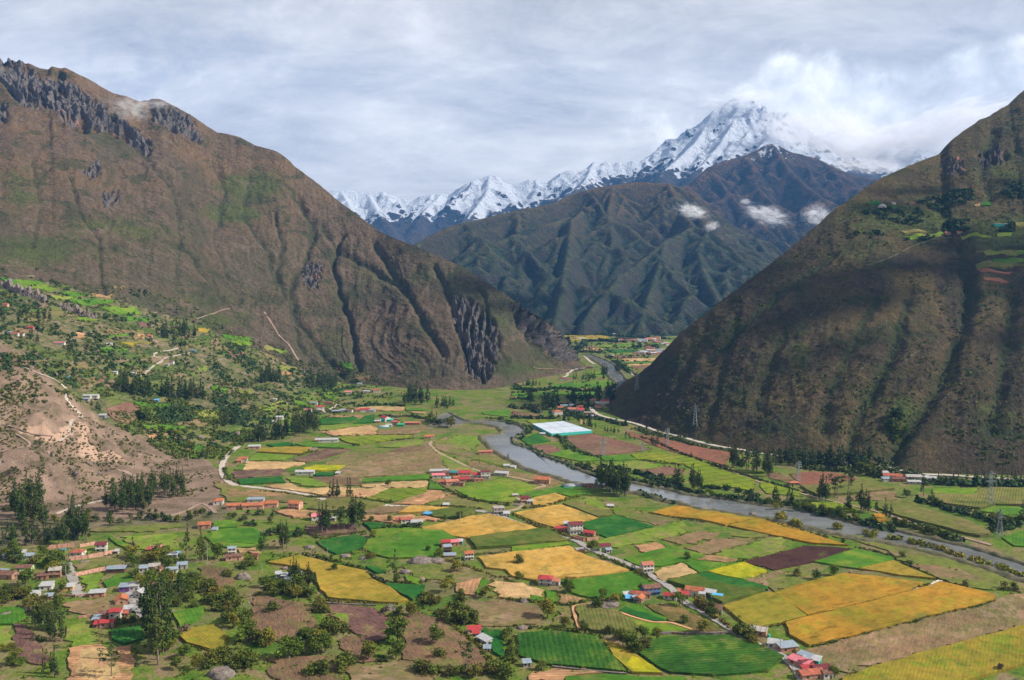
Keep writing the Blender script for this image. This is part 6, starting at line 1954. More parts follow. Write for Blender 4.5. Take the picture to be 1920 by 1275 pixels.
# ---------------------------------------------------------------- uncountable growth: hedges along the boundaries and scrub on the slopes
def tuft_mesh(name,items,mat,seed,quads=26,size=0.36):
 """items: (x,y,z,r,h)"""
 rng = np.random.RandomState(seed)
 n = len(items)
 it = np.array(items)
 d = rng.normal(size=(n,quads,3)); d[...,2] = np.abs(d[...,2]); d /= np.linalg.norm(d,axis=2)[...,None]
 rad = (0.55 + 0.5 * rng.random_sample((n,quads)))[...,None]
 c = it[:,None,:3] + d * rad * np.stack([it[:,3],it[:,3],it[:,4]],1)[:,None,:]
 nn = d + rng.normal(size=d.shape) * 0.5; nn /= np.linalg.norm(nn,axis=2)[...,None]
 a = np.cross(nn,rng.normal(size=d.shape)); a /= np.linalg.norm(a,axis=2)[...,None]
 b = np.cross(nn,a)
 s = size * it[:,None,3:4] * (0.7 + 0.7 * rng.random_sample((n,quads,1)))
 V = np.stack([c - a * s,c - b * s * 0.8,c + a * s,c + b * s * 0.8],2).reshape(-1,3)
 T = np.repeat(rng.random_sample(n),quads * 4)
 o = mesh_np(name,V,np.arange(len(V)).reshape(-1,4),MATS[mat],{'tint': T})
 return o
def line_items(c,line,gap,r0,r1,jit=0.8,skip=0.15):
 pp = [P(*q(c,*p)) for p in line]
 out = []
 for a,b in zip(pp[:-1],pp[1:]):
  L = (b - a).length
  n = max(1,int(L / gap))
  for i in range(n):
   if PRND.random() < skip: continue
   p = a + (b - a) * ((i + PRND.random()) / n)
   r = PRND.uniform(r0,r1)
   x,y = p.x + PRND.gauss(0,jit),p.y + PRND.gauss(0,jit)
   z = drop(x,y) if p.z > 3 else 0.0
   out.append((x,y,z + r * 0.15,r,r * PRND.uniform(0.8,1.3)))
 return out
HEDGES = [
 (7,[(120,730),(210,745),(290,780),(420,805),(560,828),(640,835)],1.0,2.0,'dark hedge running under the bright lime meadow'),
 (7,[(0,835),(200,842),(420,860)],0.8,1.5,'low hedge above the golden strip left of the grey block house'),
 (7,[(630,890),(700,925),(800,975),(900,1010),(1040,1060),(1100,1090)],0.9,1.9,'roadside hedge below the square wheat field'),
 (7,[(720,850),(800,850),(920,830),(1100,775),(1160,760)],0.8,1.7,'hedge between the small wheat plot and the square wheat field'),
 (7,[(450,180),(560,195),(700,235),(760,250),(780,290)],2.0,4.0,'thick hedge on the far bank of the river bend'),
 (7,[(640,340),(700,330),(780,260),(740,240)],1.5,3.0,'bushy edge of the river promontory'),
 (7,[(650,365),(760,390),(820,430),(900,470),(1040,520),(1140,570)],1.2,2.6,'hedge on the far bank below the green plots'),
 (7,[(930,310),(1030,330),(1060,400),(1150,440),(1280,470)],1.5,3.2,'hedge left of the large ploughed field'),
 (7,[(1130,540),(1260,590),(1400,610),(1520,650),(1700,690),(1900,720)],2.2,4.2,'thick green hedge along the far bank'),
 (7,[(1300,540),(1400,560),(1560,590),(1700,620),(1900,690)],2.0,3.8,'second bushy line behind the far bank hedge'),
 (8,[(0,600),(150,660),(200,690),(330,730),(470,750)],2.0,3.8,'bushy far bank beneath the dark bunches'),
 (8,[(470,700),(640,710),(800,740),(870,760)],1.6,3.0,'hedge under the striped green field'),
 (8,[(560,780),(700,790),(900,820),(1200,850),(1300,880),(1450,920),(1640,965),(1900,1030)],2.8,5.0,'long dark hedge of the far bank downstream'),
 (8,[(0,320),(100,350),(230,410),(400,480),(520,520),(640,560),(820,620),(1000,670),(1200,730),(1300,760)],0.9,2.0,'hedge between the red soil and the striped green field'),
 (8,[(-40,260),(150,310),(380,375),(560,410),(720,430)],1.4,2.8,'hedge between the highway and the red soil'),
 (8,[(0,490),(150,510),(320,530)],0.8,1.6,'row of low bushes right of the brown plot'),
 (8,[(0,735),(60,760),(150,785),(240,815)],1.4,2.8,'green thicket on the near river island'),
 (8,[(60,890),(200,915),(450,950),(480,965)],0.6,1.3,'low dark hedge under the orange wheat'),
 (8,[(900,930),(1100,1000),(1300,1050),(1420,1080)],0.9,1.8,'green fringe between the orange wheat and the river'),
 (4,[(650,110),(760,130),(920,170),(960,200),(1020,240),(1120,290),(1290,350),(1430,400)],0.7,1.5,'hedge above the bright green and golden fields at right'),
 (4,[(920,50),(1060,60),(1200,110)],2.0,3.4,'yellow green willow thicket on the near bank, left part'),
 (4,[(1240,110),(1400,160),(1560,210)],2.0,3.4,'yellow green willow thicket on the near bank, middle part'),
 (4,[(1600,230),(1720,260),(1850,310),(1940,340)],1.8,3.0,'yellow green willow thicket on the near bank, right part'),
 (4,[(320,860),(700,765),(1150,650),(1500,570),(1690,515)],0.5,1.0,'green verge under the long golden field'),
 (4,[(40,700),(300,630),(740,525),(1060,445),(1200,390)],0.5,1.2,'green verge between the two golden fields'),
 (3,[(100,125),(200,125),(420,95)],0.6,1.2,'low hedge under the maize strip'),
 (3,[(640,165),(700,190),(800,225),(880,265),(960,320),(1060,380)],0.8,1.8,'hedge on the near side of the road above the green field'),
 (3,[(0,505),(200,520),(340,535),(480,535),(580,505),(720,500),(860,480)],0.8,1.7,'hedge under the stubble strips and the green field'),
 (3,[(0,700),(120,705),(250,720),(450,740),(640,775),(700,790)],0.8,1.6,'hedge above the dark green crop field'),
 (3,[(700,850),(760,930),(840,1010),(870,1050)],0.5,1.1,'green boundary between the crop field and the yellow wedge'),
 (3,[(1420,545),(1540,640),(1640,720),(1760,790),(1900,880)],1.0,2.2,'roadside hedge above the potato field'),
 (3,[(1640,590),(1700,640),(1790,710)],0.8,1.6,'dark boundary left of the olive gold field'),
 (3,[(1180,360),(1400,300),(1600,240),(1760,200)],0.5,1.0,'thin hedge above the yellow plot'),
 (2,[(420,30),(500,45),(640,15),(820,-10)],0.8,1.6,'hedge above the emerald field'),
 (2,[(340,165),(460,180),(640,225),(760,260),(860,320),(960,375),(1080,385),(1240,385)],1.0,2.2,'long hedge along the upper edge of the golden field'),
 (2,[(500,500),(640,520),(780,530),(900,535)],0.6,1.2,'stony hedge under the golden field'),
 (2,[(1380,620),(1500,720),(1620,800),(1700,880),(1780,980),(1820,1030)],0.9,1.8,'dark boundary hedge curving past the red roofed shed'),
 (2,[(930,45),(970,48)],0.8,1.2,'small bush row in the bright meadow, left'),(2,[(1240,92),(1300,95),(1350,80)],0.8,1.3,'small bush row in the bright meadow, right'),
 (2,[(1640,160),(1760,155),(1900,140)],0.6,1.2,'hedge between the lime verge and the big wheat field'),
 (2,[(1420,200),(1600,255),(1780,325),(1900,350)],0.6,1.3,'hedge along the track under the white house'),
 (2,[(1740,480),(1830,490),(1920,500)],0.9,1.8,'hedge under the striped stubble'),
 (6,[(360,730),(520,745),(640,760),(800,775)],0.8,1.8,'bushes along the pale road under the straw field'),
 (6,[(1060,780),(1120,790),(1220,805),(1340,810)],1.2,2.4,'bushes at the right end of the straw field'),
 (6,[(1500,840),(1700,850),(1900,845)],0.8,1.6,'hedge above the narrow golden strip'),
 (6,[(1240,1010),(1330,1000),(1440,1000),(1560,985)],1.6,2.8,'round bushes in a row under the white sheds'),
 (6,[(1620,650),(1700,690),(1800,740),(1900,780)],1.0,2.0,'hedge below the crimson roofed hamlet'),
 (6,[(1260,160),(1360,175),(1480,165),(1600,190)],1.5,3.2,'dark hedge right of the red barn'),
 (6,[(1100,90),(1200,80),(1350,80),(1430,90)],1.8,3.6,'dark tree line above the upper straw field'),
 (6,[(640,460),(700,440),(780,425)],1.0,2.0,'bushes above the purple soil'),
 (6,[(80,560),(110,640),(160,660)],1.2,2.2,'bushes inside the curve of the white road'),
 (6,[(840,280),(900,315),(1060,305),(1200,300)],0.6,1.2,'thin hedge around the straw field'),
 (6,[(1010,390),(1200,360),(1400,340),(1500,330)],0.6,1.4,'thin hedge under the yellow green strip'),
 (9,[(350,1120),(520,1160),(700,1200),(850,1260),(1000,1300)],2.6,4.6,'dense dark growth on the far bank under the long olive strip'),
 (9,[(540,930),(700,960),(860,1010),(1060,1060),(1240,1130),(1400,1120)],2.4,4.4,'dark thicket line between the two olive maize fields'),
 (9,[(700,775),(900,790),(1200,795),(1480,800)],3.0,5.5,'dark belt of growth beneath the highway at right'),
 (9,[(1240,1200),(1480,1120),(1560,1100)],2.0,4.0,'dark thicket at the right edge above the green plot'),
 (12,[(20,870),(230,885),(390,880)],3.0,5.0,'dark wide hedge among the far meadows, left'),
 (12,[(400,860),(620,870),(750,900),(880,890)],2.5,4.5,'dark wide hedge among the far meadows, right'),
 (12,[(0,1070),(200,1090),(320,1130)],2.5,4.5,'dark hedge above the brown field left of the village'),
 (12,[(0,1180),(140,1190),(500,1190)],2.5,4.0,'dark hedge above the yellow green plot'),
 (12,[(1100,570),(1200,620),(1280,690)],2.5,4.0,'dark hedge right of the far river reach'),
 (12,[(600,350),(800,350),(1000,350),(1250,370)],4.0,8.0,'dark tree line across the far valley floor'),
 (12,[(1300,410),(1450,410),(1600,405)],3.0,6.0,'dark tree line beside the far village'),
 (12,[(700,470),(900,470),(1000,480)],3.0,5.0,'dark hedge at the far river bend'),
 (12,[(570,282),(900,280),(1200,300),(1500,320),(1700,325)],3.5,7.0,'dark tree line at the foot of the far mountains'),
 (12,[(550,1150),(760,1180),(860,1190)],3.0,5.0,'dark bushes below the orange roofed houses'),
 (12,[(900,1190),(1050,1220),(1250,1270)],2.5,4.0,'dark hedge below the highway bend'),
]
for i,(c_,ln_,r0_,r1_,lab_) in enumerate(HEDGES):
 big = r1_ > 2.4
 it = line_items(c_,ln_,(r0_ + r1_) * (0.34 if big else 0.5),r0_,r1_,2.2 if big else 0.8,0.05 if big else 0.12)
 if not it: continue
 far = it[0][1] > 1000
 o = tuft_mesh('hedge',it,'leaf_yellow' if 'willow' in lab_ else ('leaf_dark' if far or r1_ > 2.4 else 'leaf_shrub'),500 + i,14 if far else 26,0.46 if far else 0.36)
 tagp(o,lab_,'hedge')
def scatter(polys,n,r0,r1,clump=30.0,thr=0.0,seed=1):
 rng = random.Random(seed)
 out = []
 for c,poly,dens in polys:
  pp = [q(c,*p) for p in poly]
  xs,ys = [p[0] for p in pp],[p[1] for p in pp]
  k = int(n * dens)
  X = np.array([rng.uniform(min(xs),max(xs)) for _ in range(k * 2)])
  Y = np.array([rng.uniform(min(ys),max(ys)) for _ in range(k * 2)])
  ok = in_poly(X,Y,pp)
  pts = [P(x,y) for x,y in zip(X[ok][:k],Y[ok][:k])]
  if not pts: continue
  A = np.array([tuple(p) for p in pts])
  nz = fbm(A / clump + seed,3)
  for p,z in zip(A,nz):
   if z < thr: continue
   r = rng.uniform(r0,r1)
   out.append((p[0],p[1],p[2] + r * 0.1,r,r * rng.uniform(0.7,1.2)))
 return out
# scrub and small trees on the terraced slope
it = scatter([(10,[(0,100),(300,180),(900,230),(1400,330),(1700,560),(1920,640),(1920,1100),(0,1100),(0,640)],1.0),(11,[(0,200),(520,370),(640,470),(1050,480),(1440,700),(1050,900),(700,900),(500,1060),(0,1090)],1.0),
      (5,[(640,0),(1920,0),(1920,300),(1640,520),(1300,480),(1000,300),(760,180)],0.9)],3600,0.9,2.5,45.0,-0.1,5)
tagp(tuft_mesh('slope_undergrowth',it,'leaf_shrub',61,12,0.5),kind='stuff')
it = scatter([(10,[(0,30),(400,130),(1000,240),(1500,400),(1900,600),(1920,1000),(0,1000)],0.8),(11,[(0,300),(600,470),(1000,560),(1300,760),(900,900),(0,1000)],0.8),(5,[(900,100),(1900,100),(1800,300),(1500,480)],0.5)],1700,1.8,4.2,60.0,0.16,8)
tagp(tuft_mesh('slope_woodland',it,'leaf_dark',62,20,0.42),kind='stuff')
# scrub on the bare near hill
it = scatter([(5,[(0,0),(440,0),(620,150),(900,300),(1300,450),(1650,620),(1500,760),(0,880)],1.0)],2600,0.5,1.5,40.0,-0.1,9)
tagp(tuft_mesh('hill_scrub',it,'leaf_shrub',63,10,0.55),kind='stuff')
# scrub in the valley: banks and edges of the fields in the foreground
it = scatter([(0,[(0,1275),(960,1275),(960,1170),(800,1120),(600,1040),(400,1000),(0,1000)],1.0),(0,[(400,1000),(800,1000),(960,1275),(900,1275),(480,1060)],0.4)],2600,0.35,1.3,22.0,0.08,10)
tagp(tuft_mesh('valley_undergrowth',it,'leaf_shrub',64,12,0.5),kind='stuff')
# scrub on the right mountain: shoulder wood and gullies
S5 = lambda pts: [O5(*p) for p in pts]
it = scatter([(0,S5([(870,760),(900,690),(1080,640),(1530,580),(1530,680),(1100,740),(1080,800),(900,790)]),1.0),(0,S5([(1050,880),(1060,820),(1200,810),(1220,870)]),0.35),(0,S5([(1220,880),(1240,850),(1460,830),(1460,875)]),0.4),
      (0,S5([(500,790),(600,740),(760,740),(1000,860),(980,930),(700,920),(520,900)]),0.35),(9,[(320,480),(340,200),(460,120),(560,250),(480,400)],0.3)],650,2.4,5.0,60.0,0.0,12)
tagp(tuft_mesh('mountain_woodland',it,'leaf_dark',65,14,0.45),kind='stuff')
it = scatter([(0,[(1160,760),(1280,640),(1560,410),(1920,190),(1920,880),(1400,830)],1.0)],3000,0.8,2.2,120.0,-0.15,13)
tagp(tuft_mesh('mountain_scrub',it,'leaf_shrub',66,7,0.6),kind='stuff')
# along the mountain foot beside the highway
it = scatter([(8,[(0,230),(300,320),(700,400),(900,420),(1500,440),(1900,500),(1900,580),(1300,560),(900,480),(600,410),(0,290)],1.0),(9,[(0,560),(700,720),(1484,740),(1484,800),(600,790),(0,700)],0.6),
      (8,[(1000,480),(1800,540),(1900,600),(1500,580),(1100,560)],0.6)],800,1.5,3.6,50.0,-0.2,14)
tagp(tuft_mesh('foothill_undergrowth',it,'leaf_dark',67,14,0.45),kind='stuff')
# far valley greenery
it = scatter([(12,[(560,290),(1700,300),(1560,500),(1330,700),(1200,600),(900,480),(700,450)],1.0),(12,[(0,830),(900,790),(1160,830),(900,1040),(0,1060)],0.6),(12,[(250,1040),(900,1040),(900,1180),(250,1180)],0.4)],700,1.8,4.5,60.0,0.0,15)
tagp(tuft_mesh('far_undergrowth',it,'leaf_dark',68,10,0.5),kind='stuff')
# pale stone rubble on banks
def stones():
 rng = random.Random(4)
 V,Fc = [],[]
 its = scatter([(5,[(0,0),(440,0),(620,150),(900,300),(1300,450),(1650,620),(1500,760),(0,880)],0.5),(2,[(340,110),(860,200),(1000,360),(1240,390),(1200,360),(900,260),(600,120)],0.25),
       (2,[(460,500),(1060,545),(1060,530),(500,495)],0.12),(3,[(280,1000),(1000,1050),(1000,1030),(300,990)],0.12),(1,[(1500,540),(1920,560),(1920,480),(1600,600)],0.1),(3,[(1100,755),(1620,745),(1600,765),(1110,770)],0.12)],1500,0.2,0.75,25.0,-0.1,17)
 base = [(1,0,-.3),(.4,.9,-.2),(-.7,.7,-.3),(-1,-.2,-.2),(-.3,-.9,-.3),(.6,-.8,-.2),(.5,.1,.7),(-.3,.4,.8),(-.2,-.4,.7)]
 fs = [(0,1,6),(1,2,7),(1,7,6),(2,3,7),(3,8,7),(3,4,8),(4,5,8),(5,0,6),(5,6,8),(6,7,8)]
 for x,y,z,r,h in its:
  n = len(V)
  V += [(x + a * r * rng.uniform(.7,1.3),y + b * r * rng.uniform(.7,1.3),z + c * r * rng.uniform(.6,1.2)) for a,b,c in base]
  Fc += [tuple(i + n for i in f) for f in fs]
 tagp(mesh_np('loose_stones',V,np.array(Fc),MATS['rock']),kind='stuff')
stones()
def margins():
 rng = random.Random(31)
 out = []
 for pp,mat,o in FIELDS:
  w = [on_plane(*p) for p in pp]
  n = len(w)
  if np.mean([v[1] for v in w]) > 1150 or o.location.z > 5: continue
  for i in range(n):
   a,b = w[i],w[(i + 1) % n]
   L = np.linalg.norm(b - a)
   dens = rng.choice((0.05,0.15,0.35,0.6))
   for j in range(int(L / 1.3)):
    if rng.random() > dens: continue
    p = a + (b - a) * rng.random()
    r = rng.choice((0.3,0.45,0.5,0.7,1.0)) * rng.uniform(0.8,1.2)
    out.append((p[0] + rng.gauss(0,0.7),p[1] + rng.gauss(0,0.7),0.1,r,r * 1.1))
 tagp(tuft_mesh('field_margin_growth',out,'leaf_shrub',71,10,0.5),kind='stuff')
margins()
# ---------------------------------------------------------------- houses, walls, masts and small things
HR = random.Random(21)
def house(c,x,y,w,d,h,yaw,roof,rmat,wmat,label,cat='house',name=None,group=None,win=2,floors=1,rise=None,door=True,gmat=None):
 """x,y: pixel of the middle of the front wall's foot; w along the ridge, d across; yaw in degrees"""
 p = P(*q(c,x,y))
 if c in (1,2): w,d = w * 0.9,d * 0.9
 name = name or {'shed': 'shed','house': 'house','barn': 'barn'}.get(cat,cat.replace(' ','_'))
 yr = math.radians(yaw)
 loc = Vector((p.x - math.sin(yr) * d / 2,p.y + math.cos(yr) * d / 2,p.z - 0.05))
 root = empty(name,loc,yr)
 tagp(root,label,'house' if cat == 'house' else cat,group)
 W2,D2 = w / 2,d / 2
 wm,rm = MATS[wmat],MATS[rmat]
 mb = MB()
 rise = rise if rise is not None else (d * 0.22 if roof in ('gable','hip') else 0.7)
 if roof == 'gable':
  v = [(-W2,-D2,-0.5),(W2,-D2,-0.5),(W2,D2,-0.5),(-W2,D2,-0.5),(-W2,-D2,h),(W2,-D2,h),(W2,D2,h),(-W2,D2,h),(-W2,0,h + rise),(W2,0,h + rise)]
  mb.add(v,[(0,1,5,4),(2,3,7,6),(1,2,6,5),(3,0,4,7),(5,6,9),(7,4,8),(4,5,9,8),(6,7,8,9)])
 elif roof == 'shed':
  v = [(-W2,-D2,-0.5),(W2,-D2,-0.5),(W2,D2,-0.5),(-W2,D2,-0.5),(-W2,-D2,h),(W2,-D2,h),(W2,D2,h + rise),(-W2,D2,h + rise)]
  mb.add(v,[(0,3,2,1),(4,5,6,7),(0,1,5,4),(1,2,6,5),(2,3,7,6),(3,0,4,7)])
 else:
  mb.box(-W2,W2,-D2,D2,-0.5,h)
 mb.build('wall',wm,root)
 o = 0.45
 r = MB()
 th = 0.16
 if roof == 'gable':
  k = rise / D2
  for s in (-1,1):
   a = [(-W2 - o,s * (D2 + o),h - k * o + 0.05),(W2 + o,s * (D2 + o),h - k * o + 0.05),(W2 + o,0,h + rise + 0.05),(-W2 - o,0,h + rise + 0.05)]
   b = [(x_,y_,z_ + th) for x_,y_,z_ in a]
   f = [(0,1,2,3),(4,7,6,5),(0,4,5,1),(1,5,6,2),(3,7,4,0)]
   if s > 0: f = [t_[::-1] for t_ in f]
   r.add(a + b,f)
 elif roof == 'hip':
  e = [(-W2 - o,-D2 - o,h),(W2 + o,-D2 - o,h),(W2 + o,D2 + o,h),(-W2 - o,D2 + o,h)]
  q_ = max(W2 - D2,0.3)
  r.add(e + [(-q_,0,h + rise),(q_,0,h + rise)],[(0,1,5,4),(1,2,5),(2,3,4,5),(3,0,4),(3,2,1,0)])
 elif roof == 'shed':
  k = rise / d
  a = [(-W2 - o,-D2 - o,h - k * o + 0.05),(W2 + o,-D2 - o,h - k * o + 0.05),(W2 + o,D2 + o,h + rise + k * o + 0.05),(-W2 - o,D2 + o,h + rise + k * o + 0.05)]
  b = [(x_,y_,z_ + th) for x_,y_,z_ in a]
  r.add(a + b,[(3,2,1,0),(4,5,6,7),(0,1,5,4),(1,2,6,5),(2,3,7,6),(3,0,4,7)])
 else:
  r.box(-W2 - 0.15,W2 + 0.15,-D2 - 0.15,D2 + 0.15,h + 0.003,h + 0.22)
 r.build('roof',rm,root)
 dist = math.hypot(p.x,p.y)
 if dist < 1150 and win:
  fh = h / floors
  for f in range(floors):
   zc = fh * f + fh * 0.58
   for i in range(win):
    xc = -W2 + w * (i + 0.5) / win
    if f == 0 and door and i == win // 2:
     MB().box(xc - 0.5,xc + 0.5,-D2 - 0.04,-D2 + 0.05,0,2.05).build('door',MATS['wood'],root)
     continue
    fr = MB().box(xc - 0.62,xc + 0.62,-D2 - 0.05,-D2 + 0.05,zc - 0.6,zc + 0.55).build('window',MATS['wood'] if f % 2 else MATS['glass_dark'],root)
   for s in (-1,1):
    MB().box(min(s * W2,s * (W2 + 0.05)),max(s * W2,s * (W2 + 0.05)),-0.55,0.55,zc - 0.55,zc + 0.5).build('window',MATS['glass_dark'],root)
 if floors > 1 and dist < 1000:
  b = MB().box(-W2,W2,-D2 - 1.0,-D2,h / 2 - 0.1,h / 2 + 0.08)
  for i in range(int(w / 1.1)):
   xx = -W2 + 0.1 + i * 1.1
   b.box(xx,xx + 0.08,-D2 - 1.0,-D2 - 0.92,h / 2 + 0.08,h / 2 + 0.9)
  b.box(-W2,W2,-D2 - 1.02,-D2 - 0.9,h / 2 + 0.88,h / 2 + 0.98)
  b.build('balcony',gmat or wm,root)
 return root
G,S_,FL_,HP = 'gable','shed','flat','hip'
